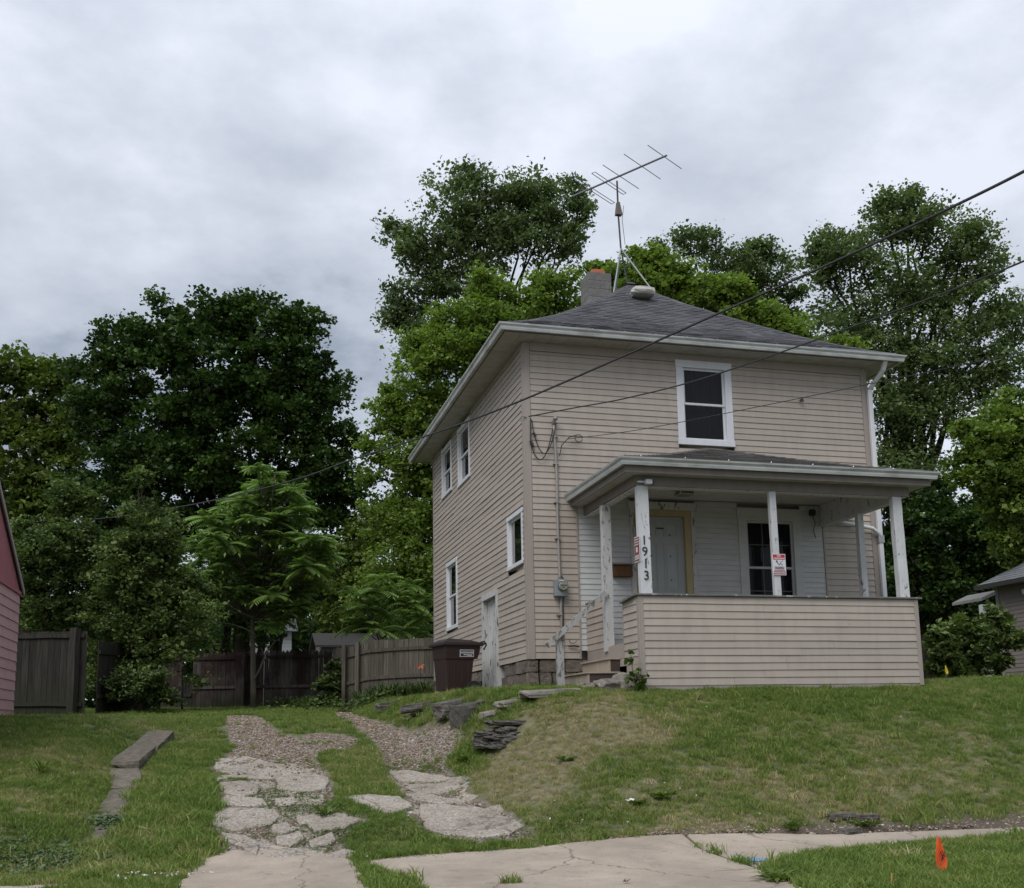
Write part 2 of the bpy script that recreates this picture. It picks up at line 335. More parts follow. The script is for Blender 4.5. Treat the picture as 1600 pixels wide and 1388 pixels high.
def mk_np(name, V, tint, mat, parent=None, k=4):
    """many separate k-gons: V (n,k,3)"""
    V = np.asarray(V, np.float32); n = V.shape[0]
    me = bpy.data.meshes.new(name); me.vertices.add(n*k); me.vertices.foreach_set('co', V.reshape(-1))
    me.loops.add(n*k); me.loops.foreach_set('vertex_index', np.arange(n*k, dtype=np.int32))
    me.polygons.add(n); me.polygons.foreach_set('loop_start', np.arange(0, n*k, k, dtype=np.int32))
    me.polygons.foreach_set('loop_total', np.full(n, k, np.int32)); me.update(calc_edges=True)
    a = me.attributes.new('tint', 'FLOAT', 'POINT'); a.data.foreach_set('value', np.repeat(np.asarray(tint, np.float32), k))
    me.materials.append(mat); o = bpy.data.objects.new(name, me); COL.objects.link(o); WL[o.name] = Vector((0, 0, 0)); adopt(o, parent)
    return o
class MB:
    def __init__(s): s.V = []; s.F = []; s.T = []
    def add(s, V, Fc, t=0.5):
        n = len(s.V); s.V += [tuple(map(float, v)) for v in V]; s.F += [[i+n for i in f] for f in Fc]; s.T += [t]*len(V); return s
    def hexa(s, P, t=0.5):  # 8 points: bottom ring 0-3, top ring 4-7
        return s.add(P, [(3, 2, 1, 0), (4, 5, 6, 7), (0, 1, 5, 4), (1, 2, 6, 5), (2, 3, 7, 6), (3, 0, 4, 7)], t)
    def box(s, x0, x1, y0, y1, z0, z1, t=0.5):
        return s.hexa([(x0, y0, z0), (x1, y0, z0), (x1, y1, z0), (x0, y1, z0), (x0, y0, z1), (x1, y0, z1), (x1, y1, z1), (x0, y1, z1)], t)
    def tube(s, pts, r, n=6, cap=True):
        pts = [Vector(p) for p in pts]; rs = r if isinstance(r, (list, tuple)) else [r]*len(pts)
        base = len(s.V); up = Vector((0.13, 0.21, 0.97))
        for i, p in enumerate(pts):
            d = (pts[min(i+1, len(pts)-1)]-pts[max(i-1, 0)]).normalized()
            a = d.cross(up); a = a.normalized() if a.length > 1e-4 else Vector((1, 0, 0)); b = a.cross(d).normalized()
            for k in range(n):
                an = 2*math.pi*k/n; q = p+(a*math.cos(an)+b*math.sin(an))*rs[i]; s.V.append(tuple(q)); s.T.append(0.5)
        for i in range(len(pts)-1):
            for k in range(n):
                s.F.append([base+i*n+k, base+i*n+(k+1) % n, base+(i+1)*n+(k+1) % n, base+(i+1)*n+k])
        if cap:
            s.F.append([base+k for k in range(n)][::-1]); s.F.append([base+(len(pts)-1)*n+k for k in range(n)])
        return s
    def build(s, name, mat, parent=None, smooth=False, tint=False):
        return mk(name, s.V, s.F, mat, parent, smooth, s.T if tint else None)
def box(name, x0, x1, y0, y1, z0, z1, mat, parent=None): return MB().box(x0, x1, y0, y1, z0, z1).build(name, mat, parent)
def bevel(o, w=0.006, seg=1):
    b = o.modifiers.new('bevel', 'BEVEL'); b.width = w; b.segments = seg; b.limit_method = 'ANGLE'; return o
def lumpy(name, c, size, mat, parent=None, amp=0.15, seed=0, sub=2, rot=0, boxy=0.6, grad=(0, 0)):
    """an irregular stone: subdivided box pushed towards a rounded, noisy shape"""
    from mathutils import noise as mn
    bm = bmesh.new(); bmesh.ops.create_cube(bm, size=2.0); bmesh.ops.subdivide_edges(bm, edges=bm.edges[:], cuts=sub, use_grid_fill=True)
    cr, sr = math.cos(rot), math.sin(rot)
    for v in bm.verts:
        p = v.co.copy(); r = p.normalized()*1.25; p = p*boxy+r*(1-boxy)
        nz = mn.noise_vector(p*1.3+Vector((seed*3.1, seed*1.7, seed))); nf = mn.noise_vector(p*3.3+Vector((seed, seed*2.7, 5)))
        p = p+nz*amp*2+nf*amp*0.7
        x, y = p.x*size[0]/2, p.y*size[1]/2
        X_, Y_ = x*cr-y*sr, x*sr+y*cr; v.co = Vector((X_, Y_, p.z*size[2]/2+grad[0]*X_+grad[1]*Y_))+Vector(c)
    V = [tuple(v.co) for v in bm.verts]; bm.verts.index_update(); Fc = [[v.index for v in f.verts] for f in bm.faces]; bm.free()
    return mk(name, V, Fc, mat, parent)
class Plane:
    """a wall plane: u along, n outward, z up; box() builds on it"""
    def __init__(s, o, u, n): s.o = Vector(o); s.u = Vector(u); s.n = Vector(n)
    def p(s, u, n, z): q = s.o+s.u*u+s.n*n; return (q.x, q.y, z)
    def hexa(s, mb, u0, u1, n0, n1, z0, z1, t=0.5):
        return mb.hexa([s.p(u0, n0, z0), s.p(u1, n0, z0), s.p(u1, n1, z0), s.p(u0, n1, z0), s.p(u0, n0, z1), s.p(u1, n0, z1), s.p(u1, n1, z1), s.p(u0, n1, z1)], t)
    def box(s, name, u0, u1, n0, n1, z0, z1, mat, parent): return s.hexa(MB(), u0, u1, n0, n1, z0, z1).build(name, mat, parent)
def siding(PL, parent, u0, u1, z0, z1, e, mat, holes=(), proud=0.021, seam=3.66, wav=0.0025, clip=None, name='siding_board'):
    """one lapped board object per course and run; holes = (u0,u1,z0,z1)"""
    k = 0; z = z0
    while z < z1-0.01:
        zt = min(z+e, z1)
        segs = [(u0, u1)] if clip is None else [clip(z+e*0.5, u0, u1)]
        for h in holes:
            if h[2] < zt-0.01 and h[3] > z+0.01:
                ns = []
                for a, b in segs:
                    if h[1] <= a or h[0] >= b: ns.append((a, b))
                    else:
                        if h[0] > a+0.01: ns.append((a, h[0]))
                        if h[1] < b-0.01: ns.append((h[1], b))
                segs = ns
        out = []
        for a, b in segs:
            if b-a > seam*1.15:
                c = a+(0.35+0.4*random.random())*seam+(k % 3)*0.6
                while c < b-0.5: out.append((a, c-0.0015)); a = c+0.0015; c += seam
            out.append((a, b))
        for a, b in out:
            n = max(1, int((b-a)/0.7)); V = []; Fc = []
            for i in range(n+1):
                u = a+(b-a)*i/n; dn = random.gauss(0, wav*0.6); dz = random.gauss(0, wav*0.7) if 0 < i < n else 0
                for (nn, zz) in ((0.0, z), (proud+dn, z+dz), (proud*0.38+dn*0.5, zt-0.002+dz), (0.0, zt-0.002)): V.append(PL.p(u, nn, zz))
            for i in range(n):
                q = i*4
                for j in range(4): Fc.append((q+j, q+(j+1) % 4, q+4+(j+1) % 4, q+4+j))
            Fc += [(3, 2, 1, 0), (n*4, n*4+1, n*4+2, n*4+3)]
            mk(name, V, Fc, mat, parent)
        z = zt; k += 1
def window(PL, parent, u0, u1, z0, z1, cas=0.09, head=None, muntin=None, mat=WHITE, hung=True, curt=CURTAIN, rec=0.05, name='window'):
    """casing boards (the part) with sashes, panes and curtain as its sub-parts"""
    head = head or cas; b = MB(); P = 0.034
    PL.hexa(b, u0, u0+cas, -0.06, P, z0+cas*0.8, z1-head); PL.hexa(b, u1-cas, u1, -0.06, P, z0+cas*0.8, z1-head)
    PL.hexa(b, u0-0.012, u1+0.012, -0.06, P+0.006, z1-head, z1); PL.hexa(b, u0-0.01, u1+0.01, -0.06, P+0.014, z0, z0+cas*0.8)
    wn = bevel(b.build(name, mat, parent), 0.004)
    a0, a1, b0, b1 = u0+cas, u1-cas, z0+cas*0.8, z1-head; mid = (b0+b1)/2
    panes = [(mid-0.018, b1, -0.012), (b0, mid+0.018, -0.035)] if hung else [(b0, b1, -0.02)]
    for (s0, s1, n) in panes:
        s = MB(); t = 0.04
        PL.hexa(s, a0, a0+t, n-0.022, n, s0, s1); PL.hexa(s, a1-t, a1, n-0.022, n, s0, s1)
        PL.hexa(s, a0+t, a1-t, n-0.022, n, s0, s0+t); PL.hexa(s, a0+t, a1-t, n-0.022, n, s1-t, s1)
        if muntin:
            cu, cz = muntin
            s2 = MB()
            for i in range(1, cu): uu = a0+t+(a1-a0-2*t)*i/cu; PL.hexa(s2, uu-0.008, uu+0.008, n-0.02, n-0.002, s0+t, s1-t)
            for i in range(1, cz): zz = s0+t+(s1-s0-2*t)*i/cz; PL.hexa(s2, a0+t, a1-t, n-0.0195, n-0.0025, zz-0.008, zz+0.008)
            s2.build('glazing_bar', mat_plain('dark glazing bar', (0.09, 0.09, 0.092), 0.6), wn)
        s.build('sash', mat, wn)
        mk('pane', [PL.p(a0+t, n-0.012, s0+t), PL.p(a1-t, n-0.012, s0+t), PL.p(a1-t, n-0.012, s1-t), PL.p(a0+t, n-0.012, s1-t)], [(0, 1, 2, 3)], GLASS, wn)
    V = []; Fc = []; n = 40
    for i in range(n+1):
        u = a0+(a1-a0)*i/n; d = -0.13+0.006*math.sin(i*1.3)+0.008*math.sin(i*3.1)
        V += [PL.p(u, d, b0), PL.p(u, d, b1)]
    for i in range(n): Fc.append((2*i, 2*i+2, 2*i+3, 2*i+1))
    mk('curtain', V, Fc, curt, wn)
    return wn
def sweep(path, prof, closed=True):
    """gutter-like profile (n outward, z) along a mitred horizontal path, counter-clockwise seen from above"""
    P = [Vector(p) for p in path]; n = len(P); V = []; Fc = []; m = len(prof)
    for i, p in enumerate(P):
        d0 = (p-P[i-1]).normalized() if (closed or i > 0) else (P[1]-P[0]).normalized()
        d1 = (P[(i+1) % n]-p).normalized() if (closed or i < n-1) else (P[-1]-P[-2]).normalized()
        n0 = Vector((d0.y, -d0.x, 0)); n1 = Vector((d1.y, -d1.x, 0)); mv = (n0+n1); mv = mv/(mv.dot(n0)) if mv.dot(n0) > 1e-6 else n0
        for (a, z) in prof: V.append(tuple(p+mv*a+Vector((0, 0, z))))
    for i in range(n if closed else n-1):
        j = (i+1) % n
        for k in range(m-1): Fc.append((i*m+k, j*m+k, j*m+k+1, i*m+k+1))
    return V, Fc
KPROF = [(0.004, 0.0), (0.004, -0.105), (0.075, -0.115), (0.088, -0.075), (0.088, -0.055), (0.118, -0.022), (0.125, 0.004), (0.118, 0.004), (0.112, -0.018), (0.08, -0.05), (0.07, -0.105), (0.01, -0.098)]

#PART2
# ------------------------------------------------------------------ ground regions (outlines surveyed on the terrain)
def poly(pts): return np.array([gpt(x, y)[:2] for x, y in pts])
def inpoly(P, x, y):
    x = np.asarray(x); y = np.asarray(y); r = np.zeros(x.shape, bool); n = len(P); j = n-1
    for i in range(n):
        xi, yi, xj, yj = P[i][0], P[i][1], P[j][0], P[j][1]
        c = ((yi > y) != (yj > y)) & (x < (xj-xi)*(y-yi)/((yj-yi) if abs(yj-yi) > 1e-9 else 1e-9)+xi); r ^= c; j = i
    return r
GRAV = [poly([(357, 1119), (385, 1118), (405, 1122), (425, 1140), (452, 1150), (478, 1162), (492, 1180), (500, 1200), (520, 1222), (520, 1246), (505, 1262), (545, 1276), (566, 1285), (545, 1300), (530, 1316), (520, 1340), (345, 1330), (330, 1290), (350, 1262), (338, 1230), (336, 1200), (352, 1185), (372, 1168), (360, 1150), (352, 1135)]),
        poly([(520, 1113), (545, 1113), (572, 1124), (610, 1136), (660, 1141), (690, 1133), (720, 1140), (728, 1150), (715, 1165), (700, 1185), (690, 1205), (720, 1224), (735, 1245), (760, 1262), (800, 1278), (825, 1300), (760, 1315), (690, 1310), (655, 1285), (630, 1240), (605, 1205), (600, 1180), (585, 1160), (560, 1140), (540, 1124)])]
CGRAV = poly([(470, 1150), (500, 1146), (545, 1150), (560, 1160), (548, 1172), (500, 1175), (478, 1168)])
PADS = [[(338, 1188), (385, 1184), (428, 1195), (474, 1201), (480, 1212), (430, 1218), (372, 1217), (336, 1203)],
        [(343, 1226), (375, 1223), (405, 1228), (402, 1243), (378, 1247), (350, 1241)],
        [(345, 1251), (375, 1248), (410, 1252), (418, 1261), (390, 1264), (347, 1262)],
        [(325, 1275), (350, 1265), (390, 1265), (430, 1268), (440, 1280), (415, 1292), (362, 1301), (330, 1290)],
        [(345, 1304), (375, 1308), (405, 1319), (402, 1338), (383, 1332), (352, 1317)],
        [(430, 1217), (480, 1213), (515, 1222), (510, 1235), (470, 1240), (435, 1236)],
        [(428, 1251), (460, 1249), (470, 1255), (450, 1262), (430, 1261)],
        [(463, 1280), (500, 1273), (505, 1283), (478, 1291), (466, 1288)],
        [(480, 1292), (512, 1282), (550, 1280), (566, 1285), (540, 1297), (490, 1304)],
        [(425, 1292), (450, 1288), (466, 1297), (442, 1305), (424, 1301)],
        [(430, 1311), (468, 1303), (477, 1312), (455, 1325), (431, 1321)],
        [(482, 1318), (520, 1305), (526, 1315), (515, 1324), (485, 1328)],
        [(415, 1341), (440, 1329), (474, 1328), (477, 1340), (445, 1344)],
        [(536, 1249), (575, 1244), (625, 1247), (645, 1262), (615, 1273), (585, 1269), (558, 1257)],
        [(607, 1209), (640, 1207), (690, 1215), (712, 1220), (660, 1224), (622, 1224)],
        [(626, 1229), (665, 1227), (716, 1223), (720, 1231), (700, 1240), (652, 1240)],
        [(633, 1244), (662, 1242), (718, 1251), (727, 1258), (682, 1258), (650, 1253)],
        [(657, 1261), (690, 1260), (750, 1266), (800, 1283), (817, 1294), (795, 1308), (750, 1313), (700, 1308), (666, 1299), (656, 1280)],
        [(500, 1339), (540, 1330), (560, 1334), (548, 1340), (520, 1342)]]
PADW = [poly(p) for p in PADS]
WALK = [[(-5.75, -9.9), (-5.25, -5.75), (-4.5, -5.42), (-3.75, -5.95), (-3.68, -6.15), (-3.72, -7.4), (-3.60, -9.9)],
        [(-3.60, -6.20), (-2.6, -6.06), (-1.3, -6.12), (-0.02, -6.30), (-0.02, -8.02), (-3.25, -7.96), (-3.5, -7.1)],
        [(0.02, -6.31), (1.6, -6.46), (4.0, -6.52), (4.0, -7.05), (2.0, -7.15), (0.9, -7.4), (0.02, -8.0)],
        [(4.03, -6.52), (9.0, -6.6), (9.0, -7.1), (4.03, -7.05)],
        [(-3.3, -8.0), (-0.02, -8.06), (-0.25, -9.9), (-3.5, -9.9)],
        [(9.03, -6.6), (22, -6.6), (22, -7.1), (9.03, -7.1)],
        [(-9.6, -8.5), (-7.0, -7.6), (-6.2, -6.75), (-7.6, -6.55), (-9.6, -6.75)]]
WALK = [np.array(a) for a in WALK]
def near_noise(x, y, s, seed=0.0):
    return (np.sin(x*s+1.7*np.sin(y*s*0.8+seed)+seed)+np.sin(y*s*1.3+1.3*np.sin(x*s*0.9+2*seed)-seed*2)+np.sin((x+y)*s*2.1+seed*3)*0.6+np.sin((x-y)*s*3.7+seed)*0.4)/3.0
KP = [gpt(*p) for p in ((152, 1312), (180, 1272), (190, 1237), (200, 1206), (218, 1180), (258, 1153))]
STONES = [(792, 1150, 0.55, 0.42), (738, 1108, 0.40, 0.35), (712, 1104, 0.4, 0.25), (667, 1102, 0.5, 0.2), (618, 1100, 0.45, 0.2), (770, 1116, 0.2, 0.15), (800, 1097, 0.25, 0.2), (860, 1082, 0.5, 0.22)]
STW = [(*gpt(a, b)[:2], c, d) for a, b, c, d in STONES]
def near_stone(x, y):
    r = np.zeros(np.shape(x), bool)
    for i in range(5):
        a, b = KP[i][:2], KP[i+1][:2]; L2 = ((b-a)**2).sum(); t = np.clip(((x-a[0])*(b[0]-a[0])+(y-a[1])*(b[1]-a[1]))/L2, 0, 1)
        r |= np.hypot(x-a[0]-t*(b[0]-a[0]), y-a[1]-t*(b[1]-a[1])) < 0.17
    for cx, cy, rx, ry in STW: r |= ((x-cx)/rx)**2+((y-cy)/ry)**2 < 0.5
    return r
def in_gravel(x, y, grow=0.0):
    if grow: return in_gravel(x+grow, y) | in_gravel(x-grow, y) | in_gravel(x, y+grow) | in_gravel(x, y-grow)
    jx = 0.05*near_noise(x, y, 5.0, 1.0); jy = 0.10*near_noise(x, y, 4.3, 2.0)
    return inpoly(GRAV[0], x+jx, y+jy) | inpoly(GRAV[1], x+jx, y+jy) | inpoly(CGRAV, x+jx, y+jy)
def in_pads(x, y):
    r = np.zeros(np.shape(x), bool)
    for P in PADW: r |= inpoly(P, x, y)
    return r
    return r
def in_walk(x, y):
    r = np.zeros(np.shape(x), bool)
    for P in WALK: r |= inpoly(P, x, y)
    return r
def edge_soil(x, y):   # the bare lip of the bank above the sidewalk and the rim of the drive
    return (np.exp(-((y+6.45+0.05*near_noise(x, y, 3, 1)+0.0*x)/0.20)**2))*(x > -2.2)*(x < 14)
DRY_E = [(880, 1128, 1.2, 0.9, 0.85), (960, 1120, 1.3, 0.7, 0.9), (1010, 1150, 0.8, 0.5, 0.6), (840, 1190, 0.7, 0.7, 0.8), (810, 1210, 0.5, 0.6, 0.7), (790, 1250, 0.5, 0.4, 0.7), (870, 1240, 0.4, 0.3, 0.5), (1250, 1250, 1.5, 0.5, 0.5),
         (90, 1190, 1.4, 0.8, 0.5), (60, 1250, 0.9, 0.6, 0.5), (230, 1135, 1.2, 0.8, 0.35), (1500, 1160, 1.6, 0.6, 0.5), (560, 1180, 0.8, 0.9, 0.4), (580, 1215, 0.7, 0.7, 0.45), (1120, 1215, 1.3, 0.5, 0.45), (1400, 1230, 1.5, 0.5, 0.4), (60, 1360, 0.8, 0.3, 0.8), (1110, 1290, 1.0, 0.25, 0.9), (1330, 1270, 0.9, 0.25, 0.8)]
DRYC = [(*gpt(a, b)[:2], rx, ry, s) for a, b, rx, ry, s in DRY_E]
def dryness(x, y):
    d = 0.20+0.26*near_noise(x, y, 1.3, 4.0)+0.26*near_noise(x, y, 4.1, 7.0)+0.22*near_noise(x, y, 10.3, 2.0)
    for cx, cy, rx, ry, s in DRYC: d = d+0.62*s*np.exp(-(((x-cx)/rx)**2+((y-cy)/ry)**2))
    return np.clip(d, 0, 1)
def build_ground():
    xs = np.concatenate([-np.geomspace(300, 16, 26)[:-1], np.arange(-15, 20.01, 0.11), np.geomspace(21, 300, 26)])
    ys = np.concatenate([-np.geomspace(120, 14, 14)[:-1], np.arange(-13, 19.01, 0.11), np.geomspace(20, 300, 30)])
    X, Y = np.meshgrid(xs, ys); Z = ground(X, Y)
    g = in_gravel(X, Y) | in_pads(X, Y)
    Z = Z-0.10*in_walk(X, Y)-0.012*g
    nx, ny = len(xs), len(ys)
    V = np.stack([X, Y, Z], -1).reshape(-1, 3)
    idx = np.arange(nx*ny).reshape(ny, nx)
    Fq = np.stack([idx[:-1, :-1], idx[:-1, 1:], idx[1:, 1:], idx[1:, :-1]], -1).reshape(-1, 4)
    me = bpy.data.meshes.new('ground'); me.vertices.add(len(V)); me.vertices.foreach_set('co', V.astype(np.float32).reshape(-1))
    me.loops.add(len(Fq)*4); me.loops.foreach_set('vertex_index', Fq.astype(np.int32).reshape(-1)); me.polygons.add(len(Fq))
    me.polygons.foreach_set('loop_start', np.arange(0, len(Fq)*4, 4, dtype=np.int32)); me.polygons.foreach_set('loop_total', np.full(len(Fq), 4, np.int32))
    me.update(calc_edges=True); me.polygons.foreach_set('use_smooth', np.ones(len(Fq), bool))
    bare = np.clip(g*1.0+edge_soil(X, Y), 0, 1).reshape(-1); dr = dryness(X, Y).reshape(-1)
    for nme, v in (('gravelly', g.reshape(-1)*1.0), ('bare', bare), ('dry', dr)):
        a = me.attributes.new(nme, 'FLOAT', 'POINT'); a.data.foreach_set('value', v.astype(np.float32))
    m, nt, N, L, B = nodes_of('lawn soil and gravel bed')
    def att(n): a = N.new('ShaderNodeAttribute'); a.attribute_name = n; return a.outputs['Fac']
    p = wpos(N, L); n1 = noise(N, L, p, 9, 6, 0.65); n2 = noise(N, L, p, 60, 4, 0.7)
    lawn = ramp(N, L, n1, [(0.35, (0.06, 0.07, 0.022)), (0.65, (0.12, 0.135, 0.045))])
    n3 = noise(N, L, p, 26, 5, 0.75); dy_ = mathn(N, L, 'MULTIPLY', att('dry'), ramp(N, L, n3, [(0.35, (0.2, 0.2, 0.2)), (0.6, (1, 1, 1))]))
    lawn = mixc(N, L, dy_, lawn, ramp(N, L, n1, [(0.35, (0.10, 0.085, 0.05)), (0.65, (0.21, 0.175, 0.11))]))
    soil = ramp(N, L, n2, [(0.3, (0.035, 0.026, 0.02)), (0.7, (0.13, 0.10, 0.08))])
    v = N.new('ShaderNodeTexVoronoi'); v.inputs['Scale'].default_value = 34; L.new(p, v.inputs['Vector'])
    vs = N.new('ShaderNodeSeparateColor'); L.new(v.outputs['Color'], vs.inputs[0])
    gr = ramp(N, L, vs.outputs[0], [(0, (0.09, 0.07, 0.06)), (0.35, (0.19, 0.15, 0.125)), (0.7, (0.29, 0.25, 0.215)), (1, (0.42, 0.39, 0.36))])
    c = mixc(N, L, att('bare'), lawn, soil); c = mixc(N, L, att('gravelly'), c, mixc(N, L, mathn(N, L, 'MULTIPLY', n1, 0.35), gr, (0.12, 0.10, 0.08)))
    rgb(N, L, B, c); B.inputs['Roughness'].default_value = 0.95
    bump(N, L, B, mathn(N, L, 'SUBTRACT', n2, mathn(N, L, 'MULTIPLY', v.outputs['Distance'], att('gravelly'))), 0.8, 0.02)
    me.materials.append(m); o = bpy.data.objects.new('ground', me); COL.objects.link(o); WL[o.name] = Vector((0, 0, 0)); tag(o, 'grassy ground rising from the street to the yard behind the house', kind='structure'); return o
GROUND = build_ground()
def slab(name, P, mat, parent, top=0.028, thick=0.12, jit=0.02, seed=0, res=0.16):
    """a flat piece with a broken outline, lying on the terrain"""
    rg = random.Random(seed); pts = []
    n = len(P)
    for i in range(n):
        a, b = P[i], P[(i+1) % n]; L_ = math.hypot(b[0]-a[0], b[1]-a[1]); k = max(1, int(L_/res))
        for j in range(k):
            t = j/k; q = a+(b-a)*t; jj = jit if j else jit*0.5
            pts.append((q[0]+rg.uniform(-jj, jj), q[1]+rg.uniform(-jj, jj)))
    c = np.mean(pts, 0); ring = []; bm = bmesh.new()
    def zz(x, y): return gnd(x, y)+top
    outer = [bm.verts.new((x, y, zz(x, y)-0.012)) for x, y in pts]; low = [bm.verts.new((x, y, zz(x, y)-thick)) for x, y in pts]
    inner = [bm.verts.new((c[0]+(x-c[0])*(1-0.02/max(0.05, math.hypot(x-c[0], y-c[1]))), c[1]+(y-c[1])*(1-0.02/max(0.05, math.hypot(x-c[0], y-c[1]))), zz(x, y))) for x, y in pts]
    k = len(pts)
    for i in range(k):
        j = (i+1) % k; bm.faces.new((low[i], low[j], outer[j], outer[i])); bm.faces.new((outer[i], outer[j], inner[j], inner[i]))
    f = bm.faces.new(inner); r = bmesh.ops.triangulate(bm, faces=[f])
    bm.normal_update(); bm.verts.index_update(); V = [tuple(v.co) for v in bm.verts]; Fc = [[v.index for v in f.verts] for f in bm.faces]; bm.free()
    return mk(name, V, Fc, mat, parent)
drv = slab('driveway', np.array([(-5.2, -5.9), (-3.7, -6.0), (-3.7, -1.0), (-5.3, -1.0)]), mat_plain('drive bed soil', (0.10, 0.08, 0.06), 0.95), None, top=-0.07, thick=0.1)
tag(drv, 'broken driveway of aggregate slabs and gravel with grass between', kind='structure')
for i, P in enumerate(PADW): slab('slab', P, PEBBLE, drv, top=0.022+0.012*((i*7) % 3)/2, seed=i, jit=0.022, res=0.13)
def rubble_slabs():
    reg = poly([(338, 1192), (400, 1186), (482, 1200), (520, 1222), (520, 1246), (500, 1262), (545, 1276), (566, 1284), (545, 1300), (528, 1316), (520, 1338), (430, 1344), (380, 1336), (345, 1308), (325, 1285), (345, 1262), (340, 1230)])
    reg2 = poly([(607, 1207), (690, 1212), (722, 1226), (735, 1246), (770, 1262), (815, 1290), (790, 1312), (700, 1314), (655, 1298), (645, 1262), (628, 1236)])
    rg = random.Random(5); n = 0
    for R_, sp_ in ((reg, 0.30), (reg2, 0.30)):
        lo, hi = R_.min(0), R_.max(0); S = []
        gy = lo[1]
        while gy < hi[1]+sp_:
            gx_ = lo[0]-rg.random()*sp_
            while gx_ < hi[0]+sp_: S.append((gx_+rg.uniform(-.45, .45)*sp_, gy+rg.uniform(-.45, .45)*sp_)); gx_ += sp_*1.25
            gy += sp_*0.9
        S = np.array(S)
        for i, s in enumerate(S):
            if not inpoly(R_, s[0:1], s[1:2])[0] or in_pads(s[0:1], s[1:2])[0] or near_noise(s[0], s[1], 2.3, 2.2) > 0.55: continue
            P = [np.array([s[0]+0.26*math.cos(a), s[1]+0.26*math.sin(a)]) for a in np.linspace(0, 2*math.pi, 11)[:-1]]
            for j in np.argsort(((S-s)**2).sum(1))[1:10]:
                mid = (S[j]+s)/2; nn = (S[j]-s)/np.linalg.norm(S[j]-s); Q = []
                for k in range(len(P)):
                    a, b = P[k], P[(k+1) % len(P)]; da, db = (a-mid)@nn+0.012, (b-mid)@nn+0.012
                    if da <= 0: Q.append(a)
                    if da*db < 0: Q.append(a+(b-a)*da/(da-db))
                P = Q
                if len(P) < 3: break
            if len(P) < 3: continue
            c = np.mean(P, 0); slab('slab', np.array(P), PEBBLE, drv, top=-0.004+rg.uniform(0, 0.014), thick=0.06, seed=100+n, jit=0.010, res=0.12); n += 1
rubble_slabs()
sw = MB().box(-0.25, 0.15, -6.6, -6.5, -2.75, -2.70).build('sidewalk', CONCRETE); tag(sw, 'pale concrete sidewalk and drive apron with worn joints', kind='structure')
for i, P in enumerate(WALK): slab('slab', P, CONCRETE, sw, top=0.0, thick=0.12, seed=40+i, jit=0.012, res=0.4)
st = MB().box(-120, 160, -20, -11.3, -2.80, -2.655).build('road', ASPHALT); tag(st, 'asphalt street in front of the lawn', kind='structure')
kb = MB().box(-120, 160, -11.3, -11.12, -2.8, -2.53).build('kerb', CONCRETE); tag(kb, 'concrete kerb between the street and the grass', kind='structure')
# ---- pebbles on the gravel tracks
def gn_scatter(name, pts, scales, rots, tints, sources, mat_for_label, label, upv=None):
    me = bpy.data.meshes.new(name); n = len(pts); me.vertices.add(n); me.vertices.foreach_set('co', np.asarray(pts, np.float32).reshape(-1))
    for nm, v in (('sc', scales), ('tint', tints)):
        a = me.attributes.new(nm, 'FLOAT', 'POINT'); a.data.foreach_set('value', np.asarray(v, np.float32))
    a = me.attributes.new('rt', 'FLOAT_VECTOR', 'POINT'); a.data.foreach_set('vector', np.asarray(rots, np.float32).reshape(-1))
    idx = me.attributes.new('pick', 'INT', 'POINT'); idx.data.foreach_set('value', RNG.integers(0, len(sources), n).astype(np.int32))
    o = bpy.data.objects.new(name, me); COL.objects.link(o); tag(o, label, kind='stuff')
    c = bpy.data.collections.new(name+' pieces')
    for s in sources: c.objects.link(s)
    ng = bpy.data.node_groups.new(name, 'GeometryNodeTree'); ng.interface.new_socket('Geometry', in_out='INPUT', socket_type='NodeSocketGeometry'); ng.interface.new_socket('Geometry', in_out='OUTPUT', socket_type='NodeSocketGeometry')
    N, L = ng.nodes, ng.links; gi = N.new('NodeGroupInput'); go = N.new('NodeGroupOutput'); mp = N.new('GeometryNodeMeshToPoints'); ip = N.new('GeometryNodeInstanceOnPoints')
    ci = N.new('GeometryNodeCollectionInfo'); ci.inputs['Collection'].default_value = c; ci.inputs['Separate Children'].default_value = True; ci.inputs['Reset Children'].default_value = True
    def na(nm, t): a = N.new('GeometryNodeInputNamedAttribute'); a.data_type = t; a.inputs['Name'].default_value = nm; return a.outputs['Attribute']
    L.new(gi.outputs[0], mp.inputs[0]); L.new(mp.outputs[0], ip.inputs['Points']); L.new(ci.outputs[0], ip.inputs['Instance']); ip.inputs['Pick Instance'].default_value = True
    L.new(na('pick', 'INT'), ip.inputs['Instance Index']); L.new(na('rt', 'FLOAT_VECTOR'), ip.inputs['Rotation']); L.new(na('sc', 'FLOAT'), ip.inputs['Scale']); L.new(ip.outputs[0], go.inputs[0])
    md = o.modifiers.new('scatter', 'NODES'); md.node_group = ng
    return o
def src(name, V, Fc, mat, attrs=None):
    me = bpy.data.meshes.new(name); me.from_pydata([tuple(v) for v in V], [], Fc); me.materials.append(mat)
    if attrs is not None: a = me.attributes.new('h', 'FLOAT', 'POINT'); a.data.foreach_set('value', np.asarray(attrs, np.float32))
    return bpy.data.objects.new(name, me)
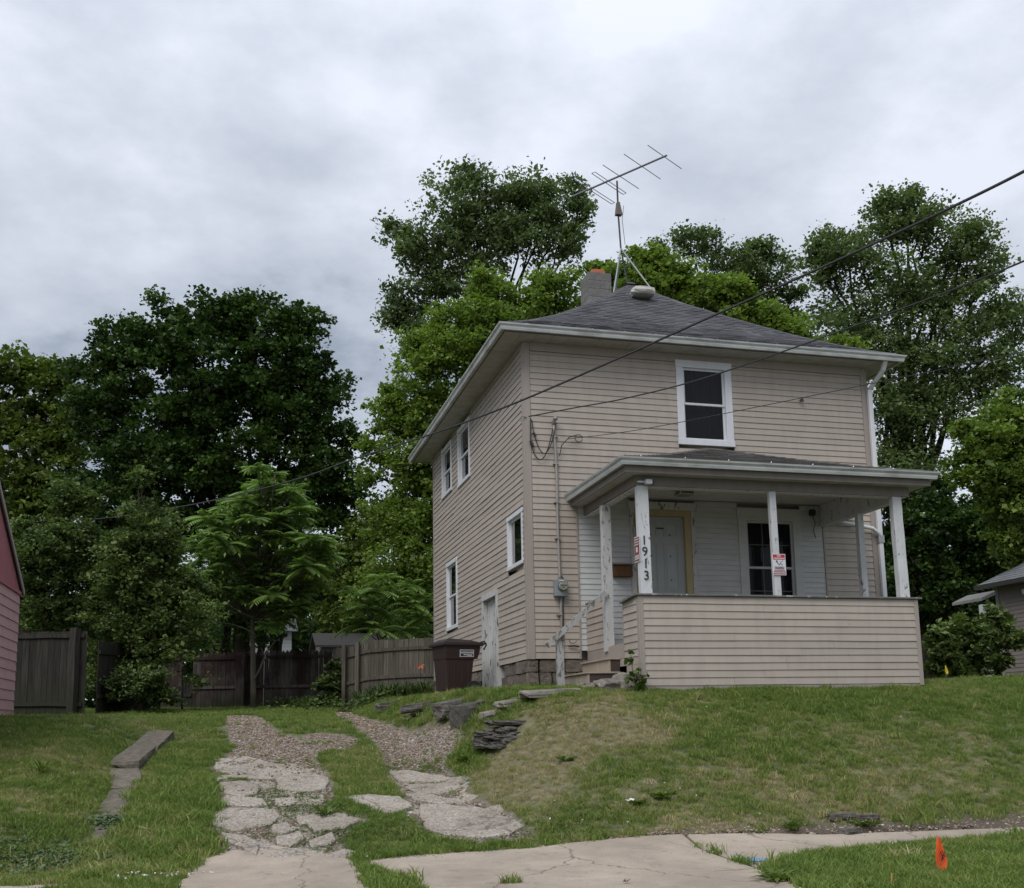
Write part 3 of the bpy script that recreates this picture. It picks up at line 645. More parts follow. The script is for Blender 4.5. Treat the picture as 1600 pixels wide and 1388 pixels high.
def mat_inst(name, stops, tipstops=None, rough=0.7, trans=0.0):
    m, nt, N, L, B = nodes_of(name)
    at = N.new('ShaderNodeAttribute'); at.attribute_type = 'INSTANCER'; at.attribute_name = 'tint'
    c = ramp(N, L, at.outputs['Fac'], stops)
    c = mixc(N, L, mathn(N, L, 'MULTIPLY', orand(N), 0.45), c, tuple(v*0.45 for v in stops[0][1]))
    if tipstops:
        h = N.new('ShaderNodeAttribute'); h.attribute_name = 'h'
        c = mixc(N, L, mathn(N, L, 'MULTIPLY', h.outputs['Fac'], 0.30), c, tipstops)
    rgb(N, L, B, c); B.inputs['Roughness'].default_value = rough; B.inputs['Specular IOR Level'].default_value = 0.3
    if trans:
        t = N.new('ShaderNodeBsdfTranslucent'); L.new(c, t.inputs['Color']); mx = N.new('ShaderNodeMixShader'); mx.inputs[0].default_value = trans
        L.new(B.outputs[0], mx.inputs[1]); L.new(t.outputs[0], mx.inputs[2]); L.new(mx.outputs[0], N['Material Output'].inputs[0])
    return m
PEB = mat_inst('pebble', [(0, (0.10, 0.072, 0.052)), (0.35, (0.22, 0.162, 0.115)), (0.65, (0.32, 0.26, 0.195)), (0.9, (0.47, 0.42, 0.35)), (1, (0.62, 0.58, 0.52))], None, 0.8)
def pebble_src(i):
    bm = bmesh.new(); bmesh.ops.create_icosphere(bm, subdivisions=1, radius=1); rg = random.Random(i)
    for v in bm.verts: v.co *= rg.uniform(0.75, 1.2); v.co.z *= 0.6
    V = [tuple(v.co) for v in bm.verts]; Fc = [[v.index for v in f.verts] for f in bm.faces]; bm.free(); return src('pebble', V, Fc, PEB)
def pebbles():
    n = 160000; x = RNG.uniform(-7.5, 0.5, n); y = RNG.uniform(-7, 14, n)
    dens = np.clip(1.15-0.045*(y+6), 0.25, 1)
    k = in_gravel(x, y) & ~in_pads(x, y) & (RNG.random(n) < dens); x, y = x[k], y[k]
    # a thinner spill over the slabs, the soil and along the lip of the sidewalk
    n = 14000; x2 = RNG.uniform(-6, 0.3, n); y2 = RNG.uniform(-6.5, -1, n); k = in_pads(x2, y2) & (RNG.random(n) < 0.10+0.9*np.clip((y2+2.6)/1.2, 0, 1)*(near_noise(x2, y2, 3, 1) > -0.2)); x2, y2 = x2[k], y2[k]
    n = 5000; x3 = RNG.uniform(-3.4, 6, n); y3 = -6.25-0.03*x3+RNG.normal(0, 0.12, n)
    X = np.concatenate([x, x2, x3]); Y = np.concatenate([y, y2, y3]); Z = ground(X, Y)-0.006; Z[len(x):len(x)+len(x2)] += 0.035
    sc = np.exp(RNG.normal(-4.55, 0.42, len(X)))*(1+0.02*(Y+6)); sc = np.clip(sc, 0.004, 0.035)
    rot = np.stack([RNG.uniform(-.4, .4, len(X)), RNG.uniform(-.4, .4, len(X)), RNG.uniform(0, 6.28, len(X))], -1)
    tint = np.clip(RNG.beta(2.2, 2.2, len(X)), 0, 1)
    gn_scatter('gravel', np.stack([X, Y, Z], -1), sc, rot, tint, [pebble_src(i) for i in range(5)], PEB, 'brown and grey gravel in the two wheel tracks of the driveway')
pebbles()
# ---- grass
GR = mat_inst('grass blade', [(0.0, (0.100, 0.175, 0.026)), (0.35, (0.180, 0.250, 0.046)), (0.6, (0.290, 0.300, 0.100)), (0.85, (0.45, 0.37, 0.20)), (1, (0.52, 0.42, 0.26))], (0.26, 0.33, 0.08), 0.6, 0.32)
def tuft_src(i, nb, h, spread, wid, lean):
    rg = random.Random(100+i); V = []; Fc = []; A = []
    for b in range(nb):
        a = rg.uniform(0, 6.283); r = spread*math.sqrt(rg.random()); x, y = r*math.cos(a), r*math.sin(a)
        hh = h*rg.uniform(0.45, 1.15); ld = rg.uniform(0, 6.283); ll = hh*lean*rg.uniform(0.2, 1.5); fa = rg.uniform(0, 3.14); wx, wy = wid*math.cos(fa)*rg.uniform(.7, 1.3), wid*math.sin(fa)
        n = len(V); mxx, mxy = x+math.cos(ld)*ll*0.35, y+math.sin(ld)*ll*0.35
        V += [(x-wx, y-wy, -0.01), (x+wx, y+wy, -0.01), (mxx+wx*0.75, mxy+wy*0.75, hh*0.6), (mxx-wx*0.75, mxy-wy*0.75, hh*0.6), (x+math.cos(ld)*ll, y+math.sin(ld)*ll, hh)]
        A += [0, 0, 0.6, 0.6, 1]; Fc += [(n, n+1, n+2, n+3), (n+3, n+2, n+4)]
    return src('tuft', V, Fc, GR, A)
def visible_box(n, x0, x1, y0, y1):
    x = RNG.uniform(x0, x1, n); y = RNG.uniform(y0, y1, n)
    # keep what a wide view from the street could see
    ang = np.arctan2(x-CAM[0], y-CAM[1]); k = (ang > YAW-0.52) & (ang < YAW+0.56) & ~((x > 0.05) & (x < 6.95) & (y > 0.0) & (y < 8.7)) & ~((x > 1.1) & (x < 5.9) & (y > -2.45) & (y < 0.1))
    return x[k], y[k]
def grass():
    X = []; Y = []
    for n, b in ((42000, (-13, 14, -10.5, -4.5)), (46000, (-14, 18, -4.5, 0.5)), (26000, (-15, 22, 0.5, 8)), (20000, (-17, 26, 8, 18))):
        x, y = visible_box(n, *b); X.append(x); Y.append(y)
    x = np.concatenate(X); y = np.concatenate(Y)
    pad = in_pads(x, y); grv = in_gravel(x, y, 0.09); wk = in_walk(x, y); lip = edge_soil(x, y)
    jx = x+0.05*near_noise(x, y, 9, 3); jy = y+0.06*near_noise(x, y, 8, 5)
    wk2 = in_walk(jx, jy)
    patch = near_noise(x, y, 1.9, 9.0)
    keep = np.ones(len(x), bool)
    r = RNG.random(len(x))
    slabzone = grv & (y < -1.1)
    padin = in_pads(x+0.07, y) & in_pads(x-0.07, y) & in_pads(x, y+0.07) & in_pads(x, y-0.07)
    keep &= ~pad | (r < 0.012) | (~padin & (near_noise(x, y, 4.1, 6.0) > 0.05) & (r < 0.45))
    keep &= ~(grv & ~slabzone & ~pad) | (r < 0.012+0.10*(patch > 0.5))
    keep &= ~(slabzone & ~pad) | ((near_noise(x, y, 2.3, 2.2) > 0.50) & (r < 0.9)) | (r < 0.10)
    keep &= ~(wk | wk2) & ~near_stone(x, y)
    keep &= ~(r < lip*1.1) & ~((y < -7.9) & (y > -8.12) & (x > -3.7) & (x < -0.3) & (near_noise(x, y, 2.7, 3.0) < 0.15))
    dr = dryness(x, y)
    keep &= ~(r < (dr-0.85)*1.0)
    # the aprons of bare soil beside the slab edge
    padk = pad.copy(); x, y, dr, slabzone, grv, r = x[keep], y[keep], dr[keep], slabzone[keep], grv[keep], r[keep]
    z = ground(x, y)
    long_ = 0.5+0.5*near_noise(x, y, 0.9, 11)
    sc = 0.62+0.35*long_+RNG.normal(0, 0.18, len(x))
    sc = sc*np.where((x > -6.4) & (x < -4.9) & (y > -6.6) & (y < -2.5), 1.55, 1.0)     # the uncut strip beside the slabs
    sc = sc*np.where(y < -7.6, 1.25, 1.0)*np.where(slabzone, 0.5, 1.0)*np.where(grv & ~slabzone, 0.6, 1.0)*(1-0.35*dr)
    sc = sc*np.where(RNG.random(len(x)) < 0.035, 1.6, 1.0)*(1+0.018*np.clip(y+4, 0, 30))
    sc = np.clip(sc, 0.3, 2.0)
    sc = np.where(padk[keep], sc*0.45, sc)
    tint = np.clip(dr*0.9+RNG.normal(0.02, 0.22, len(x))-0.10*(slabzone)-0.12*(y < -7.6), 0, 1)
    rot = np.stack([RNG.normal(0, .12, len(x)), RNG.normal(0, .12, len(x)), RNG.uniform(0, 6.28, len(x))], -1)
    gn_scatter('grass', np.stack([x, y, z], -1), sc, rot, tint, [tuft_src(i, 42, 0.070, 0.105, 0.0042, 0.95) for i in range(6)], GR, 'rough mown lawn grass covering the bank and yard')
grass()
# ------------------------------------------------------------------ the house
E_ = 0.1143; H = 50*E_; W, LN = 7.0, 8.73
PX0, PX1, PD = 1.067, 5.96, 2.512
house = empty('house', (3.5, 4.3, -0.6), 'two storey beige vinyl sided house with a hipped roof and open front porch', 'house')
FR = Plane((0, 0, 0), (1, 0, 0), (0, -1, 0)); LF = Plane((0, 0, 0), (0, 1, 0), (-1, 0, 0))
RT = Plane((W, 0, 0), (0, 1, 0), (1, 0, 0)); BK = Plane((0, LN, 0), (1, 0, 0), (0, 1, 0))
wf = box('wall', 0.16, W-0.16, 0.15, 0.30, 0, H, SIDING, house); wl = box('wall', 0.15, 0.30, 0.31, LN-0.31, 0, H, SIDING, house)
wr = box('wall', W-0.30, W-0.15, 0.31, LN-0.31, 0, H, SIDING, house); wb = box('wall', 0.16, W-0.16, LN-0.30, LN-0.15, 0, H, SIDING, house)
WUP = (2.955, 4.085, 3.95, 5.59)
siding(FR, wf, 0.115, W-0.115, 0, H-0.17, E_, SIDING, [WUP, (0.945, 5.86, -1, 2.95)], wav=0.0015)
FR.box('frieze_board', 0.115, WUP[0], 0, 0.02, H-0.165, H-0.003, SIDING_TRIM, wf); FR.box('frieze_board', WUP[1], W-0.115, 0, 0.02, H-0.165, H-0.003, SIDING_TRIM, wf)
FR.box('frieze_board', WUP[0]-0.0, WUP[1], 0, 0.018, WUP[3]+0.002, H-0.003, SIDING_TRIM, wf)
W1, W2, W3, W4, DR = (6.36, 7.53, 4.36, 5.60), (4.38, 5.62, 4.23, 5.60), (0.17, 1.26, 1.69, 2.70), (5.83, 7.05, 1.08, 2.70), (2.08, 3.36, -1, 1.48)
siding(LF, wl, 0.115, LN-0.115, 0, H-0.115, E_, SIDING, [W1, W2, W3, W4, DR], wav=0.0045)
LF.box('frieze_board', 0.115, W2[0], 0, 0.018, H-0.112, H-0.003, SIDING_TRIM, wl); LF.box('frieze_board', W1[1], LN-0.115, 0, 0.018, H-0.112, H-0.003, SIDING_TRIM, wl)
LF.box('frieze_board', W2[1], W1[0], 0, 0.018, H-0.112, H-0.003, SIDING_TRIM, wl)
for P_, w_, le in ((RT, wr, LN), (BK, wb, W)):
    b = MB(); z = 0
    while z < H-0.02:
        for a, c in ((0.115, le-0.115),):
            b.add([P_.p(a, 0, z), P_.p(a, 0.018, z), P_.p(a, 0.006, z+E_), P_.p(a, 0, z+E_), P_.p(c, 0, z), P_.p(c, 0.018, z), P_.p(c, 0.006, z+E_), P_.p(c, 0, z+E_)], [(0, 1, 2, 3), (7, 6, 5, 4), (0, 4, 5, 1), (1, 5, 6, 2), (2, 6, 7, 3), (0, 3, 7, 4)])
        z += E_
    tag(b.build('siding', SIDING, w_), kind='stuff')
def corner(x, y, sx, sy, zlo, zhi, mat=SIDING_TRIM, wd=0.11, par=None):
    b = MB(); t = 0.024
    b.box(min(x, x+sx*t), max(x, x+sx*t), min(y+sy*t, y-sy*wd), max(y+sy*t, y-sy*wd), zlo, zhi)
    b.box(min(x, x-sx*wd), max(x, x-sx*wd), min(y, y+sy*t), max(y, y+sy*t), zlo, zhi)
    return bevel(b.build('corner_board', mat, par), 0.004)
corner(0, 0, -1, -1, -0.01, H-0.004, par=wf); corner(W, 0, 1, -1, -0.01, H-0.004, par=wf); corner(0, LN, -1, 1, -0.01, H-0.004, par=wl); corner(W, LN, 1, 1, -0.01, H-0.004, par=wb)
FR.box('trim_strip', 0.918, 0.943, 0, 0.03, -0.01, 2.66, SIDING_TRIM, wf); FR.box('trim_strip', 5.835, 5.862, 0, 0.03, 0.1, 2.9, SIDING_TRIM, wf)
window(FR, house, *WUP, cas=0.14, curt=CURTAIN)
for wd, c in ((W1, 0.10), (W2, 0.10), (W4, 0.10)): window(LF, house, *wd, cas=c, curt=CURTAIN2, head=0.1)
window(LF, house, *W3, cas=0.085, hung=False, curt=CURTAIN)
# small J trim fringe beside the kitchen window (loose siding ends)
b = MB()
for i in range(11): LF.hexa(b, 0.118, 0.162, 0.0, 0.03, W3[2]+0.03+i*0.1, W3[2]+0.06+i*0.1)
b.build('trim_fringe', SIDING_TRIM, wl)
# side door
b = MB(); c = 0.115
LF.hexa(b, DR[1]-c, DR[1], -0.14, 0.045, -0.66, DR[3]-c); LF.hexa(b, DR[0], DR[0]+c*0.8, -0.14, 0.045, -0.66, DR[3]-c); LF.hexa(b, DR[0], DR[1], -0.14, 0.05, DR[3]-c, DR[3])
dsd = b.build('door_frame', VERYOLD, house)
b = MB(); LF.hexa(b, DR[0]+c*0.8+0.003, DR[1]-c-0.003, -0.10, -0.06, -0.64, DR[3]-c-0.003)
for i in range(1, 6):
    u = DR[0]+c*0.8+(DR[1]-DR[0]-1.8*c)*i/6; LF.hexa(b, u-0.004, u+0.004, -0.0605, -0.052, -0.6, DR[3]-c-0.05)
sdoor = b.build('door', VERYOLD, house)
mb = MB(); mb.tube([LF.p(DR[0]+0.22, -0.06, 0.42), LF.p(DR[0]+0.22, 0.0, 0.42)], 0.018, 8); mb.tube([LF.p(DR[0]+0.17, 0.0, 0.42), LF.p(DR[0]+0.34, 0.0, 0.43)], 0.012, 6); LF.hexa(mb, DR[0]+0.17, DR[0]+0.27, -0.06, -0.045, 0.30, 0.55); mb.build('handle', DARKMETAL, sdoor)
# foundation of rock faced blocks
fnd = box('foundation', 0.16, W-0.16, 0.17, LN-0.16, -1.3, -0.002, FOUND, house)
def blocks(PL, u0, u1, z0, z1, skip=()):
    k = 0; z = z1
    while z > z0:
        u = u0-(0.22 if k % 2 else 0)
        while u < u1:
            a, bb = max(u, u0)+0.008, min(u+0.43, u1)-0.008
            if bb-a > 0.08 and not any(a < s1 and bb > s0 for s0, s1 in skip):
                cx = PL.p((a+bb)/2, -0.085+random.uniform(-.012, .012), (z+z-0.215)/2); du = PL.u; s = (abs(du.x)*(bb-a)+abs(du.y)*0.17, abs(du.y)*(bb-a)+abs(du.x)*0.17, 0.203)
                lumpy('block', cx, s, FOUND, fnd, amp=0.06, seed=random.random()*50, sub=4, boxy=0.93)
            u += 0.445
        z -= 0.215; k += 1
blocks(LF, 0.0, LN, -1.0, -0.015, [(DR[0]-0.02, DR[1]+0.02)]); blocks(FR, 0.19, 2.2, -1.0, -0.015)
# ---------------- main roof
OV = 0.463
PROF = [(0.10, 5.845), (0.4, 6.0), (0.85, 6.24), (1.5, 6.64), (2.1, 7.06), (2.6, 7.42), (3.2, 7.87), (3.8, 8.37), (4.088, 8.60)]
PD_, PZ_ = np.array([p[0] for p in PROF]), np.array([p[1] for p in PROF])
roof = None
V = []; Fc = []
for (d, z) in PROF:
    a = -0.588+d; V += [(a, a, z), (W-a, a, z), (W-a, LN-a, z), (a, LN-a, z)]
for i in range(len(PROF)-1):
    for k in range(4): Fc.append((i*4+k, i*4+(k+1) % 4, i*4+4+(k+1) % 4, i*4+4+k))
for (d, z) in PROF[:1]:
    n = len(V); a = -OV+0.005; V += [(a, a, z-0.03), (W-a, a, z-0.03), (W-a, LN-a, z-0.03), (a, LN-a, z-0.03)]
    for k in range(4): Fc.append((n+k, n+(k+1) % 4, (k+1) % 4, k))
roof = mk('roof', V, Fc, SHINGLE, house, tint=[0.4]*len(V))
def shingles(parent, prof, x0, x1, y0, mat, budget, e=0.135, tab=0.30, x0s=1, x1s=1, topstop=0):
    """tabs on the slope that faces the street; d runs up the slope, hips cut 45 degrees"""
    D_, Z_ = np.array([p[0] for p in prof]), np.array([p[1] for p in prof])
    dd = np.linspace(D_[0]-0.02, D_[-1], 400); zz = np.interp(dd, D_, Z_); s = np.concatenate([[0], np.cumsum(np.hypot(np.diff(dd), np.diff(zz)))])
    rows = int(s[-1]/e); rest = MB(); n = 0
    for r in range(rows):
        da, za = np.interp(r*e, s, dd), np.interp(r*e, s, zz); db, zb = np.interp(min(r*e+e*1.08, s[-1]), s, dd), np.interp(min(r*e+e*1.08, s[-1]), s, zz)
        sl = math.atan2(zb-za, db-da); nx_, nz_ = -math.sin(sl), math.cos(sl)
        xa0, xa1 = x0+da*x0s, x1-da*x1s; xb0, xb1 = x0+db*x0s, x1-db*x1s
        x = xa0-((r % 2)*0.5+((r*37) % 10)*0.012)*tab
        while x < xa1:
            a, b_ = max(x, xa0)+0.003, min(x+tab, xa1)-0.003
            if b_-a > 0.05:
                th = 0.011+random.uniform(0, 0.007); t2 = 0.003; la, lb = max(a, xb0), min(b_, xb1)
                if lb-la < 0.01: lb = la = (a+b_)/2; la -= 0.003; lb += 0.003
                ya, yb = y0+da, y0+db; dz = random.gauss(0, 0.0015)
                P = [(a, ya, za), (b_, ya, za), (lb, yb, zb), (la, yb, zb), (a, ya+nx_*th, za+nz_*th+dz), (b_, ya+nx_*th, za+nz_*th+dz), (lb, yb+nx_*t2, zb+nz_*t2), (la, yb+nx_*t2, zb+nz_*t2)]
                t = min(1, max(0, random.gauss(0.45, 0.28)))
                if n < budget: mb_ = MB().hexa(P, t); mb_.build('shingle', mat, parent, tint=True)
                else: rest.hexa(P, t)
                n += 1
            x += tab
    if rest.V: tag(rest.build('shingles', mat, parent, tint=True), kind='stuff')
shingles(roof, PROF, -0.588, W+0.588, -0.588, SHINGLE, 300)
b = MB()
for sx in (0, 1):
    for i in range(30):
        d0, d1 = 0.1+i*0.1325, 0.1+(i+1.25)*0.1325; d1 = min(d1, 4.088); z0, z1 = np.interp(d0, PD_, PZ_)+0.028, np.interp(d1, PD_, PZ_)+0.016
        for (dx, dy) in ((0.12, 0), (0, 0.12)):
            def q(d, z, k, dr=0):
                a = -0.588+d; x = a+dx*k; y = a+dy*k; return ((W-x) if sx else x, y, z-0.0*k-dr+k*0.0)
            b.add([q(d0, z0, 0), q(d0, z0-0.01, 1), q(d1, z1-0.008, 1), q(d1, z1, 0), q(d0, z0-0.02, 0), q(d0, z0-0.03, 1), q(d1, z1-0.03, 1), q(d1, z1-0.02, 0)], [(0, 1, 2, 3), (7, 6, 5, 4), (0, 4, 5, 1), (1, 5, 6, 2), (2, 6, 7, 3), (3, 7, 4, 0)], random.random()*0.8)
tag(b.build('hip_shingles', SHINGLE, roof, tint=True), kind='stuff')
b = MB(); b.hexa([(3.38, 3.4, 8.585), (3.62, 3.4, 8.585), (3.62, 5.4, 8.585), (3.38, 5.4, 8.585), (3.44, 3.42, 8.63), (3.56, 3.42, 8.63), (3.56, 5.38, 8.63), (3.44, 5.38, 8.63)]); b.build('ridge_cap', SHINGLE, roof, tint=True)
# soffit in grooved strips, fascia, gutter
b = MB(); sz = H
def strip_run(b, fn, L_, w=0.30, gap=0.006):
    u = 0
    while u < L_: fn(b, u, min(u+w-gap, L_)); u += w
strip_run(b, lambda b, u0, u1: b.box(-OV+0.02+u0, -OV+0.02+u1, -OV+0.02, -0.0, sz, sz+0.012), W+2*OV-0.04)
strip_run(b, lambda b, u0, u1: b.box(-OV+0.02, 0, 0.004+u0, 0.004+u1, sz, sz+0.012), LN+OV-0.03)
strip_run(b, lambda b, u0, u1: b.box(W, W+OV-0.02, 0.004+u0, 0.004+u1, sz, sz+0.012), LN+OV-0.03)
b.box(0.003, W-0.003, LN+0.003, LN+OV-0.02, sz, sz+0.012); b.box(-OV+0.02, W+OV-0.02, -OV+0.02, LN+OV-0.02, sz+0.016, sz+0.03)
b.build('soffit', SOFFIT, roof)
PTH = [(-OV, -OV, 0), (W+OV, -OV, 0), (W+OV, LN+OV, 0), (-OV, LN+OV, 0)]
V, Fc = sweep(PTH, [(0.0, sz-0.012), (0.0, sz+0.115), (-0.018, sz+0.115), (-0.018, sz-0.012), (0, sz-0.012)]); mk('fascia', V, Fc, FASCIA, roof)
V, Fc = sweep(PTH, [(a, z+5.826) for a, z in KPROF]); gut = mk('gutter', V, Fc, GUTTER, roof)
b = MB(); x = -0.1
while x < W+0.4: b.box(x, x+0.022, -OV-0.12, -OV+0.06, 5.828, 5.842); b.box(x, x+0.022, -OV+0.02, -OV+0.06, 5.842, 5.87); x += 0.61
b.build('gutter_spike', GALV, gut)
b = MB(); b.box(W-1.25, W+0.38, -OV-0.075, -OV+0.16, 5.853, 5.867); b.build('gutter_guard', GALV, gut)   # loose metal strip at the right end
# brown strip under the front soffit edge
FR.box('fascia_strip', -0.33, 2.0, OV-0.022, OV-0.003, sz-0.014, sz+0.05, FASCIA, roof)
rv = lumpy('roof_vent', (3.42, 2.56, 8.02), (0.48, 0.36, 0.17), SOFFIT, roof, amp=0.07, seed=3, sub=3, boxy=0.45)
# chimney
ca, cb_ = atY(920, 440, 5.0), atY(955, 440, 5.0); ctz = atY(936, 426, 5.0)[2]
chm = box('chimney', ca[0]+0.01, cb_[0]-0.01, 5.01, 5.6, 7.2, ctz-0.01, CHIM, roof)
for k in range(8):
    zt = ctz-k*0.205; 
    if k % 2 == 0: box('block', ca[0], cb_[0], 5.0, 5.61, zt-0.198, zt, CHIM, chm)
    else: box('block', ca[0], (ca[0]+cb_[0])/2-0.003, 5.0, 5.61, zt-0.198, zt, CHIM, chm); box('block', (ca[0]+cb_[0])/2+0.003, cb_[0], 5.0, 5.61, zt-0.198, zt, CHIM, chm)
b = MB(); cx = (ca[0]+cb_[0])/2
b.hexa([(cx-0.19, 5.08, ctz+0.002), (cx+0.19, 5.08, ctz+0.002), (cx+0.19, 5.5, ctz+0.002), (cx-0.19, 5.5, ctz+0.002), (cx-0.15, 5.12, ctz+0.13), (cx+0.15, 5.12, ctz+0.15), (cx+0.15, 5.46, ctz+0.15), (cx-0.15, 5.46, ctz+0.12)])
b.build('flue', TERRA, chm)
# ---------------- downspout
b = MB(); x0, x1 = W-0.005, W+0.085
b.box(x0, x1, -0.10, -0.027, 3.0, 5.25); b.box(x0, x1, -0.10, -0.027, 0.0, 3.0-0.01)
b.hexa([(x0, -0.10, 5.25), (x1, -0.10, 5.25), (x1, -0.03, 5.25), (x0, -0.03, 5.25), (x0+0.13, -0.40, 5.55), (x1+0.13, -0.40, 5.55), (x1+0.13, -0.33, 5.58), (x0+0.13, -0.33, 5.58)])
b.hexa([(x0+0.13, -0.40, 5.55), (x1+0.13, -0.40, 5.55), (x1+0.13, -0.33, 5.58), (x0+0.13, -0.33, 5.58), (x0+0.13, -0.50, 5.72), (x1+0.13, -0.50, 5.72), (x1+0.13, -0.43, 5.72), (x0+0.13, -0.43, 5.72)])
bevel(b.build('downspout', WHITE, house), 0.012, 2)
b = MB(); b.box(W-0.02, W+0.10, -0.115, -0.02, 2.20, 2.34); b.build('downspout', GALV, house)
b = MB(); b.tube([(5.95, -0.10, 2.62), (6.3, -0.12, 2.55), (6.85, -0.12, 2.47), (7.02, -0.09, 2.36), (7.04, -0.07, 2.25)], 0.038, 8); b.build('downspout', WHITE, house, smooth=True)

# ---------------- porch
FZ = 0.14; CZ = 2.90; BT = 2.70; BB = 2.53
pw = box('porch_back_wall', 0.95, 5.83, 0.16, 0.17, FZ, CZ, PORCHWHITE, house)
FD = (1.93, 3.21, FZ-1, 2.84); PWN = (4.07, 5.37, 0.66, 2.80)
siding(FR, pw, 0.945, 5.833, FZ, CZ, 0.098, PORCHWHITE, [FD, PWN], proud=0.016, seam=2.4, wav=0.002)
window(FR, house, PWN[0], PWN[1], PWN[2], PWN[3], cas=0.17, muntin=(3, 2), mat=PORCHWHITE, curt=CURTAIN, head=0.24)
b = MB(); FR.hexa(b, 1.93, 2.02, -0.1, 0.036, FZ, 2.70); FR.hexa(b, 3.125, 3.205, -0.1, 0.036, FZ, 2.70); FR.hexa(b, 1.90, 3.24, -0.1, 0.046, 2.70, 2.84)
b.build('door_casing', VERYOLD, house)
b = MB(); FR.hexa(b, 3.00, 3.122, -0.1, 0.020, FZ, 2.697); FR.hexa(b, 2.023, 2.06, -0.1, 0.020, FZ, 2.697); FR.hexa(b, 2.06, 3.0, -0.1, 0.020, 2.59, 2.697)
b.build('door_jamb', JAMB, house)
b = MB(); u0, u1, z0, z1 = 2.063, 2.997, FZ+0.01, 2.585; FR.hexa(b, u0, u1, -0.09, -0.045, z0, z1)
fdoor = b.build('door', DOORM, house)
for (a, c_) in ((0.13, 0.43), (0.57, 0.87)):
    for (s0, s1) in ((0.07, 0.36), (0.44, 0.80), (0.85, 0.955)):
        uu0, uu1, zz0, zz1 = u0+a*(u1-u0), u0+c_*(u1-u0), z0+s0*(z1-z0), z0+s1*(z1-z0); t = 0.018; mbp = MB()
        FR.hexa(mbp, uu0, uu1, -0.044, -0.034, zz0, zz0+t); FR.hexa(mbp, uu0, uu1, -0.044, -0.034, zz1-t, zz1); FR.hexa(mbp, uu0, uu0+t, -0.044, -0.034, zz0+t, zz1-t); FR.hexa(mbp, uu1-t, uu1, -0.044, -0.034, zz0+t, zz1-t)
        FR.hexa(mbp, uu0+0.05, uu1-0.05, -0.044, -0.037, zz0+0.05, zz1-0.05); mbp.build('panel', DOORM, fdoor)
b = MB()
for (a, s) in ((0.3, 0.86), (0.7, 0.86), (0.3, 0.7), (0.7, 0.7), (0.3, 0.52), (0.7, 0.52)): b.tube([FR.p(u0+a*(u1-u0), -0.04, z0+s*(z1-z0)), FR.p(u0+a*(u1-u0), -0.028, z0+s*(z1-z0))], 0.014, 6)
FR.hexa(b, u0+0.42*(u1-u0), u0+0.58*(u1-u0), -0.04, -0.03, z0+0.905*(z1-z0), z0+0.915*(z1-z0)); b.build('screw_plug', DARKMETAL, fdoor)
box('porch_floor', PX0+0.02, PX1-0.02, -PD+0.03, -0.002, FZ-0.12, FZ, STEPTAN, house)
b = MB(); y = -PD+0.08
while y < -0.03: b.box(PX0+0.06, PX1-0.06, y, min(y+0.085, -0.02), CZ, CZ+0.012); y += 0.089
b.box(PX0+0.06, PX1-0.06, -PD+0.08, -0.02, CZ+0.015, CZ+0.03); b.build('porch_ceiling', CEIL, house)
# beams: fascia band outside, white inside
b = MB(); b.box(PX0-0.015, PX1+0.015, -PD-0.02, -PD+0.02, BB+0.01, BT); b.box(PX0-0.015, PX0+0.02, -PD+0.02, -0.03, BB+0.01, BT); b.box(PX1-0.02, PX1+0.015, -PD+0.02, -0.03, BB+0.01, BT); b.build('porch_beam', FASCIA, house)
b = MB(); b.box(PX0+0.021, PX1-0.021, -PD+0.021, -PD+0.17, BB, CZ-0.002); b.box(PX0+0.021, PX0+0.15, -PD+0.171, -0.035, BB-0.01, CZ-0.002); b.box(PX1-0.17, PX1-0.021, -PD+0.171, -0.035, BB-0.04, CZ-0.002); b.build('porch_beam', OLDWHITE, house)
def post(x0, x1, y0, y1, z0, z1, mat, ch=0.0, dx=0.0):
    n = 9; V = []; Fc = []
    for i in range(n):
        z = z0+(z1-z0)*i/(n-1); j = lambda: random.gauss(0, ch); s = dx*(1-i/(n-1))
        V += [(x0+j()+s, y0+j(), z), (x1+j()+s, y0+j(), z), (x1+j()+s, y1, z), (x0+j()+s, y1, z)]
    for i in range(n-1):
        for k in range(4): Fc.append((i*4+k, i*4+(k+1) % 4, i*4+4+(k+1) % 4, i*4+4+k))
    Fc += [(3, 2, 1, 0), (n*4-4, n*4-3, n*4-2, n*4-1)]
    return mk('porch_post', V, Fc, mat, house)
cap_z = 0.838
p1 = post(1.095, 1.275, -PD-0.008, -PD+0.10, cap_z, BB+0.09, OLDWHITE, 0.002, 0.008)
p2 = post(3.38, 3.495, -PD+0.0, -PD+0.07, cap_z, BB+0.02, OLDWHITE, 0.001, 0.006)
p3 = post(5.66, 5.835, -PD-0.0, -PD+0.11, cap_z, BB+0.05, OLDWHITE, 0.003, 0.02)
p4 = post(PX1-0.20, PX1-0.09, -1.32, -1.22, cap_z, BB-0.03, OLDWHITE, 0.001)
p5 = post(PX0-0.045, PX0+0.095, -1.10, -0.96, 0.05, BB-0.01, VERYOLD, 0.004)
